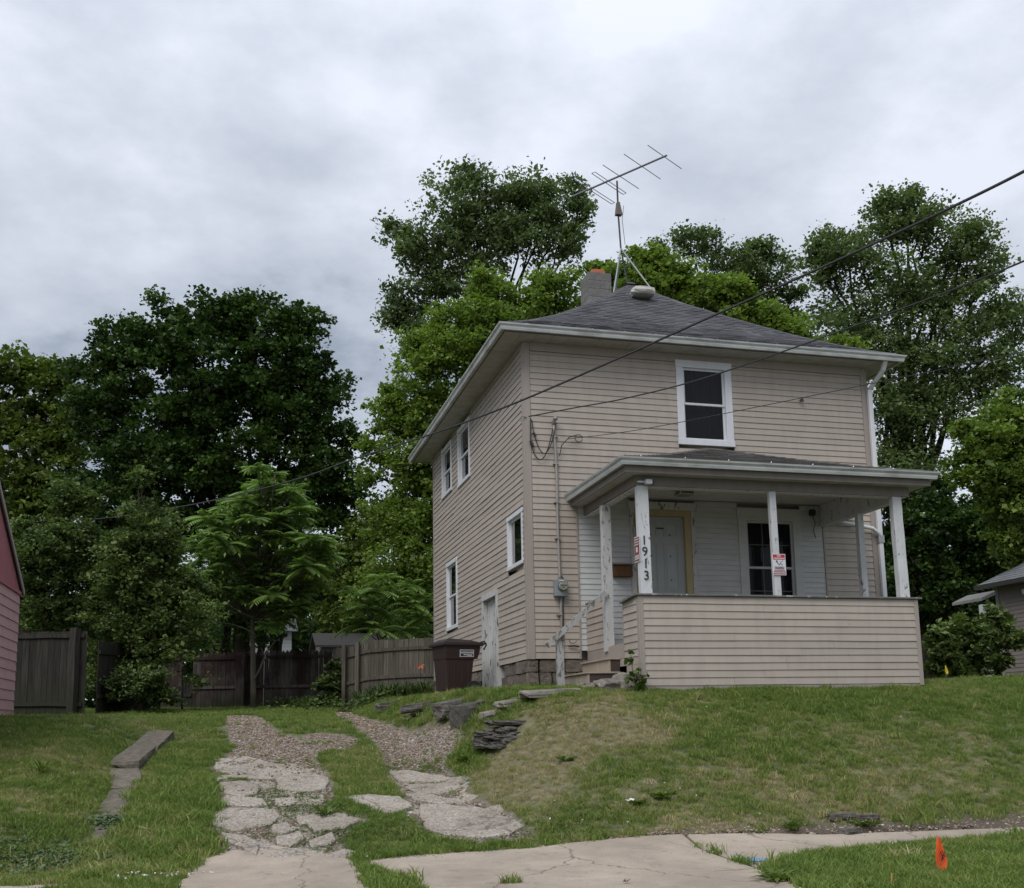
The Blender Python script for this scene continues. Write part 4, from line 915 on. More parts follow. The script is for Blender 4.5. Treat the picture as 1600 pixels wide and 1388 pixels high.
# house numbers on the front face of the first post
def text_mesh(name, s, size, mat, parent, loc, xdir, zdir, ext=0.004, align='CENTER', bold=0.0, shear=0.0):
    cu = bpy.data.curves.new(name, 'FONT'); cu.body = s; cu.size = size; cu.extrude = ext; cu.align_x = align; cu.align_y = 'CENTER'; cu.offset = bold; cu.shear = shear; cu.resolution_u = 3
    tmp = bpy.data.objects.new(name, cu); COL.objects.link(tmp); dg = bpy.context.evaluated_depsgraph_get(); me = bpy.data.meshes.new_from_object(tmp.evaluated_get(dg)); bpy.data.objects.remove(tmp)
    X = Vector(xdir).normalized(); Z = Vector(zdir).normalized(); Nn = X.cross(Z)
    V = [Vector(loc)+X*v.co.x+Z*v.co.y+Nn*v.co.z for v in me.vertices]; Fc = [list(p.vertices) for p in me.polygons]
    return mk(name, [tuple(v) for v in V], Fc, mat, parent)
for ch, zz, xx in (('1', 1.665, 1.178), ('9', 1.490, 1.184), ('1', 1.300, 1.190), ('3', 1.115, 1.196)):
    text_mesh('house_number', ch, 0.205, INK, p1, (xx, -PD-0.016, zz), (1, 0, 0), (0, 0, 1), 0.004, bold=0.0)
# porch front wall
pf = box('porch_front_wall', PX0+0.03, PX1-0.03, -PD+0.03, -PD+0.10, -1.1, 0.81, SIDING, house)
PF = Plane((0, -PD, 0), (1, 0, 0), (0, -1, 0)); PL_ = Plane((PX0, 0, 0), (0, 1, 0), (-1, 0, 0)); PRt = Plane((PX1, 0, 0), (0, 1, 0), (1, 0, 0))
siding(PF, pf, PX0+0.055, PX1-0.055, -0.565, 0.806, E_, SIDING, wav=0.003, seam=3.2)
b = MB(); b.box(PX0-0.024, PX0, -PD-0.024, -PD+0.075, -0.75, 0.806); b.box(PX0, PX0+0.055, -PD-0.024, -PD, -0.75, 0.806); bevel(b.build('corner_board', SIDING_TRIM, pf), 0.004)
b = MB(); b.box(PX1-0.055, PX1+0.024, -PD-0.024, -PD, -0.60, 0.806); b.box(PX1, PX1+0.024, -PD, -PD+0.075, -0.60, 0.806); bevel(b.build('corner_board', SIDING_TRIM, pf), 0.004)
PF.box('skirt_board', PX0+0.06, PX1-0.06, 0.0, 0.012, -0.9, -0.568, SIDING_TRIM, pf)
pl = box('porch_side_wall', PX0+0.03, PX0+0.09, -PD+0.11, -1.86, -0.25, 0.80, SIDING, house)
siding(PL_, pl, -PD+0.078, -1.84, -0.11, 0.806, E_, SIDING, wav=0.003)
box('trim_strip', PX0-0.02, PX0+0.10, -1.838, -1.815, FZ-0.02, 0.81, SIDING_TRIM, pl)
PL_.box('skirt_board', -PD+0.078, -1.2, 0.0, 0.013, -0.23, -0.112, SIDING, pl); PL_.box('skirt_board', -1.838, -0.03, 0.0, 0.016, -0.108, FZ-0.022, SIDING_TRIM, pl); PL_.box('skirt_board', -PD+0.078, -1.9, 0.0, 0.01, -0.62, -0.232, SIDING, pl)
p6 = box('porch_side_wall', PX0+0.03, PX0+0.09, -0.90, -0.03, FZ-0.02, 0.93, SIDING, house); siding(PL_, p6, -0.92, -0.02, FZ-0.02, 0.95, E_, SIDING, wav=0.003)
box('cap_board', PX0-0.03, PX0+0.12, -0.94, -0.02, 0.952, 0.975, STEPTAN, p6)
pr = box('porch_side_wall', PX1-0.09, PX1-0.03, -PD+0.11, -0.03, -0.9, 0.80, SIDING, house); siding(PRt, pr, -PD+0.078, -0.03, -0.565, 0.806, E_, SIDING, wav=0.003)
CAPM = mat_painted('weathered porch cap', (0.13, 0.13, 0.115), (0.05, 0.05, 0.045), 0.5, 0.85, chips=0.60, chipc=(0.50, 0.50, 0.48), stretch=(0.35, 1, 1))
b = MB(); b.box(PX0-0.06, PX1+0.09, -PD-0.055, -PD+0.20, 0.808, 0.838); bevel(b.build('porch_cap', CAPM, house), 0.005)
b = MB(); b.hexa([(PX0-0.08, -PD+0.203, 0.80), (PX0+0.16, -PD+0.203, 0.808), (PX0+0.16, -1.83, 0.78), (PX0-0.08, -1.83, 0.755), (PX0-0.08, -PD+0.203, 0.83), (PX0+0.16, -PD+0.203, 0.838), (PX0+0.16, -1.83, 0.81), (PX0-0.08, -1.83, 0.785)]); b.build('porch_cap', CAPM, house)
box('porch_cap', PX1-0.17, PX1+0.09, -PD+0.203, -0.03, 0.808, 0.838, CAPM, house)
# porch roof
po = 0.37; RX0, RX1, RY = PX0-po, PX1+po+0.04, -PD-po
PP = [(0.115, 2.925), (0.5, 3.04), (1.2, 3.27), (2.0, 3.565), (2.6, 3.80), (2.81, 3.885)]
V = []; Fc = []
for d, z in PP: V += [(RX0+d, 0.0, z), (RX0+d, RY+d, z), (RX1-d, RY+d, z), (RX1-d, 0.0, z)]
for i in range(len(PP)-1):
    for k in range(3): Fc.append((i*4+k, i*4+k+1, i*4+4+k+1, i*4+4+k))
proof = mk('porch_roof', V, Fc, SHINGLE_BROWN, house, tint=[0.4]*len(V))
shingles(proof, PP, RX0, RX1, RY, SHINGLE_BROWN, 300)
b = MB()
for sx in (0, 1):
    for i in range(20):
        d0, d1 = 0.1+i*0.1325, min(0.1+(i+1.25)*0.1325, 2.81); z0, z1 = np.interp(d0, [p[0] for p in PP], [p[1] for p in PP])+0.026, np.interp(d1, [p[0] for p in PP], [p[1] for p in PP])+0.014
        for (dx, dy) in ((0.12, 0), (0, 0.12)):
            def q(d, z, k): x = RX0+d+dx*k; return ((RX1+RX0-x) if sx else x, RY+d+dy*k, z)
            b.add([q(d0, z0, 0), q(d0, z0-0.01, 1), q(d1, z1-0.008, 1), q(d1, z1, 0), q(d0, z0-0.02, 0), q(d0, z0-0.03, 1), q(d1, z1-0.03, 1), q(d1, z1-0.02, 0)], [(0, 1, 2, 3), (7, 6, 5, 4), (0, 4, 5, 1), (1, 5, 6, 2), (2, 6, 7, 3), (3, 7, 4, 0)], random.random()*0.8)
tag(b.build('hip_shingles', SHINGLE_BROWN, proof, tint=True), kind='stuff')
b = MB(); ex0, ex1, ey = RX0+0.125, RX1-0.125, RY+0.125
b.box(ex0+0.02, ex1-0.02, ey+0.02, -PD-0.022, BT, BT+0.012); b.box(ex0+0.02, PX0-0.017, -PD-0.02, -0.03, BT, BT+0.012); b.box(PX1+0.017, ex1-0.02, -PD-0.02, -0.03, BT, BT+0.012); b.build('soffit', SOFFIT, proof)
V, Fc = sweep([(ex0, -0.02, 0), (ex0, ey, 0), (ex1, ey, 0), (ex1, -0.02, 0)], [(0.0, BT-0.012), (0.0, BT+0.20), (-0.018, BT+0.20), (-0.018, BT-0.012), (0, BT-0.012)], False); mk('fascia', V, Fc, FASCIA, proof)
V, Fc = sweep([(ex0, -0.02, 0), (ex0, ey, 0), (ex1, ey, 0), (ex1, -0.02, 0)], [(a, z+2.905) for a, z in KPROF], False); pg = mk('gutter', V, Fc, GUTTER, proof)
mk('gutter_end', [(ex0-0.125, -0.022, 2.91), (ex0, -0.022, 2.91), (ex0, -0.022, 2.79), (ex0-0.075, -0.022, 2.785)], [(0, 1, 2, 3)], GUTTER, pg)
b = MB(); x = ex0+0.2
while x < ex1-0.1: b.tube([(x, ey-0.13, 2.91), (x+0.02, ey-0.10, 2.935), (x+0.05, ey-0.02, 2.94), (x+0.07, ey+0.05, 2.945)], 0.007, 5); x += 0.74
b.build('gutter_spike', WHITE, pg)
b = MB(); b.box(ex1-0.85, ex1-0.12, ey-0.02, ey+0.10, 2.935, 2.952); b.build('drip_edge', GALV, proof)
# ---------------- fittings on the house
t = empty('ceiling_light', (2.66, -0.83, CZ), 'square glass porch light fixture on the ceiling above the front door', 'porch light')
b = MB(); b.hexa([(2.53, -0.96, 2.80), (2.79, -0.96, 2.80), (2.79, -0.70, 2.80), (2.53, -0.70, 2.80), (2.55, -0.94, 2.898), (2.77, -0.94, 2.898), (2.77, -0.72, 2.898), (2.55, -0.72, 2.898)]); b.build('lamp_shade', mat_plain('dull glass shade', (0.16, 0.16, 0.15), 0.3), t)
b = MB()
for (x, y) in ((2.525, -0.965), (2.785, -0.965), (2.785, -0.705), (2.525, -0.705)): b.box(x-0.008, x+0.008, y-0.008, y+0.008, 2.795, 2.897)
b.box(2.51, 2.80, -0.98, -0.972, 2.79, 2.805); b.box(2.51, 2.518, -0.97, -0.70, 2.79, 2.805); b.build('frame', OLDWHITE, t)
t = empty('security_camera', (1.25, -PD-0.05, 2.60), 'small white camera at the top of the left corner porch post', 'camera')
b = MB(); b.box(1.09, 1.28, -PD-0.07, -PD-0.023, 2.575, 2.60); b.build('bracket', WHITE, t); b = MB(); b.box(1.20, 1.31, -PD-0.13, -PD-0.04, 2.545, 2.62); cbod = bevel(b.build('camera_body', WHITE, t), 0.01, 2); b = MB(); b.box(1.312, 1.335, -PD-0.125, -PD-0.045, 2.55, 2.615); b.build('lens', BLACK, t)
t = empty('mailbox', (1.79, -0.1, 1.55), 'brown wooden box mounted on the white porch wall left of the door', 'mailbox')
b = MB(); b.box(1.56, 1.90, -0.16, -0.022, 1.44, 1.64); bevel(b.build('box', BROWNWOOD, t), 0.005); b = MB(); b.hexa([(1.535, -0.185, 1.645), (1.925, -0.185, 1.645), (1.925, -0.02, 1.665), (1.535, -0.02, 1.665), (1.535, -0.185, 1.66), (1.925, -0.185, 1.66), (1.925, -0.02, 1.69), (1.535, -0.02, 1.69)]); b.build('lid', BROWNWOOD, t)
t = empty('wall_lamp', (5.62, -0.06, 2.7), 'small black fitting with a dangling wire near the porch ceiling right of the window', 'wall lamp')
lumpy('socket', (5.60, -0.08, 2.74), (0.10, 0.10, 0.12), BLACK, t, 0.05, 2); MB().tube([(5.60, -0.08, 2.70), (5.66, -0.06, 2.55), (5.62, -0.05, 2.40), (5.66, -0.05, 2.26)], 0.008, 5).build('wire', CABLE, t)
# electric meter with conduit
t = empty('electric_meter', (0.57, -0.05, 1.22), 'grey electric meter box with its long conduit on the front wall beside the corner', 'electric meter')
mx0, mx1, mz0, mz1 = 0.455, 0.685, 1.075, 1.375
b = MB(); b.box(mx0, mx1, -0.15, -0.02, mz0, mz1); bevel(b.build('meter_box', METERM, t), 0.012, 2)
b = MB(); b.tube([(0.585, -0.15, 1.245), (0.585, -0.165, 1.245)], 0.085, 20); b.build('meter_ring', DARKMETAL, t); b = MB(); b.tube([(0.585, -0.166, 1.245), (0.585, -0.23, 1.245)], [0.078, 0.066], 20); b.build('meter_dial', mat_plain('meter glass', (0.27, 0.27, 0.20), 0.15), t, smooth=False)
b = MB(); b.box(0.525, 0.645, -0.234, -0.231, 1.25, 1.265); b.box(0.555, 0.60, -0.234, -0.231, 1.215, 1.23); b.build('meter_register', INK, t); box('label_plate', 0.53, 0.61, -0.153, -0.151, 1.34, 1.355, PRINTWHITE, t)
CONDM = mat_painted('grey beige conduit', (0.30, 0.28, 0.26), (0.15, 0.14, 0.13), 0.4, 0.5)
b = MB(); b.tube([(0.53, -0.045, 4.20), (0.532, -0.05, 4.0), (0.548, -0.06, 3.7), (0.56, -0.05, 3.3), (0.562, -0.045, 2.2), (0.572, -0.045, 1.45), (0.575, -0.05, 1.376)], 0.024, 8)
b.tube([(0.53, -0.045, 4.18), (0.532, -0.05, 4.25), (0.54, -0.10, 4.29), (0.545, -0.15, 4.26)], 0.034, 8); b.tube([(0.585, -0.05, 1.075), (0.585, -0.045, 0.9), (0.585, -0.045, -0.3)], 0.022, 8)
b.build('conduit', CONDM, t, smooth=True)
b = MB()
for z in (3.95, 3.45, 2.75, 2.1, 0.75): b.box(0.50, 0.60, -0.075, -0.02, z, z+0.02)
b.build('clamp', GALV, t)
MB().tube([(0.62, -0.06, 1.40), (0.66, -0.05, 1.33)], 0.008, 5).tube([(0.60, -0.05, 1.44), (0.67, -0.05, 1.36)], 0.008, 5).tube([(0.64, -0.05, 1.07), (0.62, -0.045, 0.93), (0.615, -0.045, 0.3)], 0.008, 5).build('ground_wire', CABLE, t)
sag = lambda a, b_, s, n=10: [tuple(np.array(a)*(1-i/n)+np.array(b_)*i/n-np.array([0, 0, s*4*(i/n)*(1-i/n)])) for i in range(n+1)]
t = empty('service_loops', (0.3, -0.06, 3.9), 'loose black service wires looped between the house corner and the conduit head', 'wire')
b = MB(); b.tube(sag((0.10, -0.05, 4.28), (0.09, -0.05, 3.80), 0.0), 0.010, 5); b.tube(sag((0.09, -0.05, 3.80), (0.50, -0.08, 4.10), 0.42, 14), 0.010, 5); b.tube(sag((0.16, -0.05, 3.98), (0.56, -0.09, 4.2), 0.45, 14), 0.009, 5); b.tube(sag((0.12, -0.05, 4.25), (0.16, -0.05, 3.98), 0.02), 0.008, 5)
b.tube([(0.62, -0.06, 3.60), (0.66, -0.08, 3.80), (0.80, -0.09, 3.95), (0.95, -0.09, 4.0)], 0.009, 5); b.build('wire', CABLE, t)
b = MB()
for x, z in ((0.16, 3.98), (0.10, 3.83), (0.12, 3.78)): b.tube([(x-0.02, -0.06, z+0.03), (x+0.03, -0.06, z-0.04)], 0.022, 6)
b.tube([(0.98+0.07*math.cos(a/2), -0.09, 3.94+0.07*math.sin(a/2)) for a in range(13)], 0.008, 5); b.build('connector', DARKMETAL, t)
# cables through the air
def cable(name, pts, r, label, cat='cable'):
    P = [atD(*p) for p in pts]; Q = []
    for i in range(len(P)-1):
        p0, p1, p2, p3 = P[max(i-1, 0)], P[i], P[i+1], P[min(i+2, len(P)-1)]
        for k in range(8):
            t_ = k/8; Q.append(0.5*((2*p1)+(p2-p0)*t_+(2*p0-5*p1+4*p2-p3)*t_**2+(3*p1-p0-3*p2+p3)*t_**3))
    Q.append(P[-1]); o = MB().tube([tuple(q) for q in Q], r, 5).build(name, CABLE); tag(o, label, cat); return o
cable('power_cable', [(3000, -700, 5.5), (2300, -190, 7.2), (1800, 150, 8.6), (1600, 268, 10), (1350, 388, 12), (1100, 500, 14), (960, 563, 15.2), (800, 632, 16.7), (670, 680, 18.6), (545, 720, 21.5), (470, 747, 24), (356, 777, 28), (256, 796, 32), (134, 812, 38), (0, 812, 45), (-60, 808, 50)], 0.016, 'thick black overhead cable crossing the whole view in front of the roof')
cable('service_cable', [(3000, -420, 5.5), (2300, 0, 7.4), (1800, 302, 9), (1600, 408, 11), (1350, 504, 13.2), (1110, 588, 15.5), (980, 622, 16.7), (900, 637, 17.4), (826, 651, 18.05)], 0.011, 'twisted service cable running from the right to the upper house corner')
pe = atY(888, 686, -0.09); De = float((pe-CAM)@BF)
cable('phone_cable', [(3000, 150, 6), (2300, 365, 8), (1800, 500, 10), (1600, 550, 12.2), (1340, 604, 14.6), (1020, 668, 17.0), (888, 686, De)], 0.006, 'thin grey wire running low across the upper window to the front wall')
t = empty('wire_hook', (0.02, -0.04, 4.28), 'small metal hook holding a cable at the upper left house corner', 'hook'); MB().tube([(0.03, -0.03, 4.30), (-0.08, -0.06, 4.30), (-0.12, -0.08, 4.24), (-0.07, -0.08, 4.20)], 0.010, 5).build('hook', GALV, t)
hk = atY(1252, 625, -0.05); t = empty('wall_hook', tuple(hk), 'small dark hook on the beige wall right of the upper window', 'hook'); MB().tube([(hk[0], -0.02, hk[2]), (hk[0], -0.10, hk[2])], 0.022, 6).build('stem', DARKMETAL, t); MB().box(hk[0]-0.05, hk[0]+0.03, -0.10, -0.07, hk[2]-0.04, hk[2]-0.015).build('hook', DARKMETAL, t)
hb = (0.83, -0.05, 0.23); t = empty('hose_bib', hb, 'black pipe stub and wire loop low on the wall beside the steps', 'pipe'); MB().tube([(0.70, -0.05, 0.215), (0.82, -0.06, 0.22), (0.88, -0.08, 0.20)], 0.014, 6).tube([(0.78+0.07*math.cos(a/2), -0.06, 0.33+0.07*math.sin(a/2)) for a in range(6, 13)], 0.006, 5).build('pipe', BLACK, t)
# antenna
mp = (3.50, 3.60); AZ = 11.35
t = empty('roof_antenna', (mp[0], mp[1], 8.62), 'old television antenna on a tripod at the peak of the roof', 'antenna')
def onZ(x, y, z=AZ): return atZ(x, y, z)
mt = atY(964, 283, mp[1]); AZ = float(mt[2]); rr, bl = onZ(1042, 243, AZ), onZ(893, 308, AZ)
tri = atY(970, 388, mp[1]); MB().tube([(mp[0], mp[1], 8.6), tuple(tri), tuple(atY(966, 335, mp[1])), tuple(mt)], 0.021, 8).build('mast', DARKMETAL, t)
bd = (rr-bl)/np.linalg.norm(rr-bl); bp = np.array([-bd[1], bd[0], 0])
MB().tube([tuple(bl), tuple(rr)], 0.022, 8).build('boom', ALU, t)
def elem(a, b_, loop=False):
    A, B_ = onZ(*a, AZ+0.03), onZ(*b_, AZ+0.03); m_ = MB()
    if loop:
        o_ = bd*0.09; m_.tube([tuple(A-o_/2), tuple(B_-o_/2), tuple(B_+o_/2), tuple(A+o_/2), tuple(A-o_/2)], 0.009, 5)
    else: m_.tube([tuple(A), tuple(B_)], 0.009, 5)
    m_.build('antenna_element', ALU, t)
elem((1012, 227), (1065, 264)); elem((975, 241), (1032, 280)); elem((942, 258), (998, 295)); elem((927, 270), (976, 303), True); elem((893, 276), (958, 318), True)
ro = atY(966, 327, mp[1]); b = MB(); b.hexa([(ro[0]-0.07, ro[1]-0.06, ro[2]-0.15), (ro[0]+0.08, ro[1]-0.06, ro[2]-0.15), (ro[0]+0.08, ro[1]+0.06, ro[2]-0.15), (ro[0]-0.07, ro[1]+0.06, ro[2]-0.15), (ro[0]-0.035, ro[1]-0.04, ro[2]+0.16), (ro[0]+0.03, ro[1]-0.04, ro[2]+0.16), (ro[0]+0.03, ro[1]+0.04, ro[2]+0.16), (ro[0]-0.035, ro[1]+0.04, ro[2]+0.16)]); b.build('rotor', mat_plain('brown rotor housing', (0.12, 0.10, 0.085), 0.6), t)
tr = Vector(tuple(tri))
for (x, y) in ((2.97, 3.15), (4.06, 3.15), (3.52, 4.55)):
    zf = 8.62-max(0, (3.5-y))*0.80-max(0, abs(x-3.5)-0.02)*0.0; zf = min(zf, float(np.interp(min(x, W-x)+0.588, PD_, PZ_)), float(np.interp(y+0.588, PD_, PZ_)))
    MB().tube([tuple(tr), (x, y, zf)], 0.018, 6).build('tripod_leg', GALV, t)
b = MB(); rc = Vector((mp[0], mp[1], 9.08)); 
for (x, y) in ((2.97, 3.15), (4.06, 3.15), (3.52, 4.55)): k = (tr.z-9.1)/(tr.z-8.3); b.tube([tuple(rc), (mp[0]+(x-mp[0])*k, mp[1]+(y-mp[1])*k, 9.13)], 0.010, 5)
b.build('tripod_brace', DARKMETAL, t); MB().tube([(mp[0]-0.03, mp[1], 9.6), (mp[0]-0.08, mp[1], 10.2), (mp[0]-0.03, mp[1], 10.55)], 0.006, 4).build('lead_wire', CABLE, t)
# ---------------- steps, handrail
t = empty('porch_steps', (0.6, -1.0, -0.6), 'two weathered tan steps with dark brown sides up to the porch opening', 'steps')
for (x0, x1, z0, z1) in ((0.50, 1.05, -0.75, -0.335), (0.86, 1.045, -0.332, -0.115)):
    box('riser', x0, x0+0.03, -1.62, -0.30, z0, z1, STEPTAN, t); box('side_board', x0+0.031, x1, -1.62, -1.595, z0, z1, STEPDARK, t); box('tread', x0-0.03, x1, -1.64, -0.28, z1+0.001, z1+0.028, STEPTAN, t)
RAILM = mat_painted('weathered grey white rail', (0.36, 0.36, 0.35), (0.17, 0.16, 0.14), 0.6, 0.8, chips=0.54, chipc=(0.15, 0.14, 0.12))
t = empty('handrail', (0.22, -1.1, -0.6), 'leaning peeled grey white wooden handrail with one post beside the steps', 'handrail')
b = MB(); a = (-0.02, -1.14, 0.14); c = (1.02, -1.14, 1.02); d = Vector(c)-Vector(a); up = Vector((-d.z, 0, d.x)).normalized()*0.045
q = lambda p, s, y: (p[0]+up.x*s, y, p[2]+up.z*s)
b.hexa([q(a, -1, -1.165), q(c, -1, -1.165), q(c, -1, -1.125), q(a, -1, -1.125), q(a, 1, -1.165), q(c, 1, -1.165), q(c, 1, -1.125), q(a, 1, -1.125)]); b.build('rail', RAILM, t)
b = MB(); b.box(0.165, 0.275, -1.12, -1.02, -0.75, 0.36); b.build('post', RAILM, t)
# signs on the posts
def sign(name, P, w_, h_, label, header=True):
    t = empty(name, P((w_/2, 0, 0)), label, 'sign'); return t
sx, sz = 3.36, 1.165
t = empty('warning_sign', (3.47, -PD-0.02, 1.33), 'white sign with a red header on the thin middle porch post', 'sign')
PS = Plane((sx, -PD-0.012, 0), (1, 0, 0), (0, -1, 0)); sw_, sh = 0.235, 0.345
b = MB(); PS.hexa(b, 0, sw_, 0, 0.006, sz, sz+sh); bevel(b.build('sign_plate', SIGNWHITE, t), 0.002)
PS.box('sign_header', 0.012, sw_-0.012, 0.0063, 0.0073, sz+sh-0.095, sz+sh-0.010, SIGNRED, t); PS.box('sign_footer', 0.012, sw_-0.012, 0.0063, 0.0073, sz+0.012, sz+0.062, mat_plain('faded sign red', (0.33, 0.07, 0.085), 0.6), t)
tp = lambda s, u, z, size, mat, n=0.0085: text_mesh('lettering', s, size, mat, t, PS.p(u, n, z), (1, 0, 0), (0, 0, 1), 0.0008, bold=0.0008)
tp('NO', sw_/2, sz+sh-0.035, 0.044, PRINTWHITE); tp('TRESPASSING', sw_/2, sz+sh-0.075, 0.033, PRINTWHITE)
tp('THIS PROPERTY', sw_/2, sz+0.128, 0.025, INK); tp('IS MONITORED', sw_/2, sz+0.103, 0.025, INK); tp('VIOLATORS WILL BE', sw_/2, sz+0.075, 0.020, SIGNRED); tp('PROSECUTED', sw_/2, sz+0.037, 0.032, PRINTWHITE)
b = MB(); b.tube([PS.p(0.07, 0.008, sz+0.225), PS.p(0.115, 0.008, sz+0.165), PS.p(0.14, 0.008, sz+0.20)], 0.006, 4); b.tube([PS.p(0.135, 0.008, sz+0.21), PS.p(0.165, 0.008, sz+0.165), PS.p(0.18, 0.008, sz+0.175)], 0.004, 4); b.tube([PS.p(0.15, 0.008, sz+0.215), PS.p(0.18, 0.008, sz+0.235)], 0.004, 4)
b.tube([PS.p(0.065, 0.008, sz+0.228), PS.p(0.085, 0.008, sz+0.222)], 0.012, 6); b.build('pictogram', INK, t)
t = empty('small_red_sign', (1.06, -PD+0.09, 1.55), 'small faded red sign with white lines on the left side of the numbered post', 'sign')
PS2 = Plane((1.090, -PD+0.09, 0), (0, -1, 0), (-1, 0, 0)); szb = 1.34
PS2.box('sign_plate', -0.09, 0.13, 0, 0.005, szb, szb+0.40, SIGNWHITE, t); PS2.box('sign_field', -0.08, 0.12, 0.0055, 0.0065, szb+0.012, szb+0.385, mat_plain('faded brown red', (0.20, 0.045, 0.045), 0.6), t)
b = MB()
for z in (0.345, 0.305, 0.265, 0.09, 0.065, 0.04): PS2.hexa(b, -0.06, 0.10, 0.007, 0.0078, szb+z, szb+z+0.013)
PS2.hexa(b, -0.01, 0.05, 0.007, 0.0078, szb+0.15, szb+0.23); b.build('sign_print', PRINTWHITE, t)
# ------------------------------------------------------------------ bin
def bin_():
    c = atD(711, 1089, 20.6); gx, gy = c[0], c[1]; gz = gnd(gx, gy)-0.02
    t = empty('trash_cart', (gx, gy, gz), 'large brown wheeled trash cart with a black lid beside the side door', 'trash cart')
    ang = 0.20; ca_, sa_ = math.cos(ang), math.sin(ang)
    def T(x, y, z): return (gx+x*ca_-y*sa_, gy+x*sa_+y*ca_, gz+z)
    V = []; Fc = []
    for (z, x0, x1, y0, y1) in ((0.0, -0.27, 0.20, -0.27, 0.27), (0.70, -0.32, 0.27, -0.30, 0.30), (0.74, -0.33, 0.36, -0.31, 0.31), (0.86, -0.34, 0.40, -0.32, 0.32), (1.0, -0.345, 0.41, -0.325, 0.325)):
        V += [T(x0, y0, z), T(x1, y0, z), T(x1, y1, z), T(x0, y1, z)]
    for i in range(4):
        for k in range(4): Fc.append((i*4+k, i*4+(k+1) % 4, i*4+4+(k+1) % 4, i*4+4+k))
    Fc += [(3, 2, 1, 0)]; body = bevel(mk('body', V, Fc, BROWNBIN, t), 0.02, 2)
    b = MB(); b.hexa([T(-0.40, -0.37, 0.965), T(0.46, -0.37, 0.965), T(0.46, 0.37, 0.965), T(-0.40, 0.37, 0.965), T(-0.40, -0.37, 1.03), T(0.46, -0.37, 1.03), T(0.46, 0.37, 1.03), T(-0.40, 0.37, 1.03)]); bevel(b.build('rim', BROWNBIN, t), 0.015, 2)
    b = MB(); b.hexa([T(-0.39, -0.36, 1.032), T(0.40, -0.36, 1.032), T(0.40, 0.36, 1.032), T(-0.39, 0.36, 1.032), T(-0.24, -0.24, 1.11), T(0.24, -0.24, 1.085), T(0.24, 0.24, 1.085), T(-0.24, 0.24, 1.11)]); bevel(b.build('lid', BINLID, t), 0.02, 2)
    b = MB(); b.tube([T(0.40, -0.30, 1.03), T(0.50, -0.30, 1.06), T(0.55, -0.28, 0.99), T(0.50, -0.26, 0.90)], 0.018, 6); b.tube([T(0.53, -0.30, 1.02), T(0.53, 0.30, 1.02)], 0.018, 6); b.build('handle', BINLID, t)
    b = MB()
    for u_ in (-0.24, -0.12, 0.02, 0.14): b.hexa([T(u_, -0.274, 0.06), T(u_+0.02, -0.274, 0.06), T(u_+0.02, -0.26, 0.06), T(u_, -0.26, 0.06), T(u_*1.12, -0.306, 0.66), T(u_*1.12+0.02, -0.306, 0.66), T(u_*1.12+0.02, -0.29, 0.66), T(u_*1.12, -0.29, 0.66)])
    b.hexa([T(-0.33, -0.318, 0.715), T(0.35, -0.318, 0.715), T(0.35, -0.30, 0.715), T(-0.33, -0.30, 0.715), T(-0.33, -0.318, 0.735), T(0.35, -0.318, 0.735), T(0.35, -0.30, 0.735), T(-0.33, -0.30, 0.735)]); bevel(b.build('moulded_rib', BROWNBIN, t), 0.006)
    for s in (-1, 1):
        y0, y1 = s*0.27, s*0.345; wv = MB(); wv.tube([T(0.26, y0, 0.15), T(0.26, y1, 0.15)], 0.15, 22); wh = wv.build('wheel', BLACK, t)
        MB().tube([T(0.26, y1, 0.15), T(0.26, y1+s*0.006, 0.15)], 0.085, 16).build('hub', mat_plain('dark hub', (0.05, 0.05, 0.055), 0.5) if s < 0 else bpy.data.materials['dark hub'], wh)
    MB().tube([T(0.26, -0.27, 0.15), T(0.26, 0.27, 0.15)], 0.015, 6).build('axle', DARKMETAL, t)
    # printed panel: white frame with lettering on dark ground
    def tilt(u, z, n): # front face runs between y=-.30@z.70..-.32@.86
        yy = -0.300-(z-0.70)*0.115-n if z > 0.7 else -0.30-n; return T(u, yy, z)
    def pbox(name, u0, u1, z0, z1, n0, n1, mat): return MB().hexa([tilt(u0, z0, n0), tilt(u1, z0, n0), tilt(u1, z0, n1), tilt(u0, z0, n1), tilt(u0, z1, n0), tilt(u1, z1, n0), tilt(u1, z1, n1), tilt(u0, z1, n1)]).build(name, mat, body)
    u0, u1, z0, z1 = -0.03, 0.26, 0.755, 0.89
    pbox('printed_panel', u0, u1, z0, z1, 0.005, 0.0135, PRINTWHITE); pbox('printed_panel', u0+0.012, u1-0.012, z0+0.012, z1-0.012, 0.0138, 0.0148, INK)
    X = Vector((ca_, sa_, 0)); Z = Vector((0, 0, 1))
    for s, sz_, u, z, sh_ in (('Emmons', 0.075, 0.115, 0.842, 0.35), ('SERVICE, INC.', 0.030, 0.135, 0.796, 0.2), ('238-6282', 0.028, 0.17, 0.772, 0.1)):
        text_mesh('lettering', s, sz_, PRINTWHITE, body, tilt(u, z, 0.0155), X, Z, 0.0006, bold=0.0012, shear=sh_)
bin_()
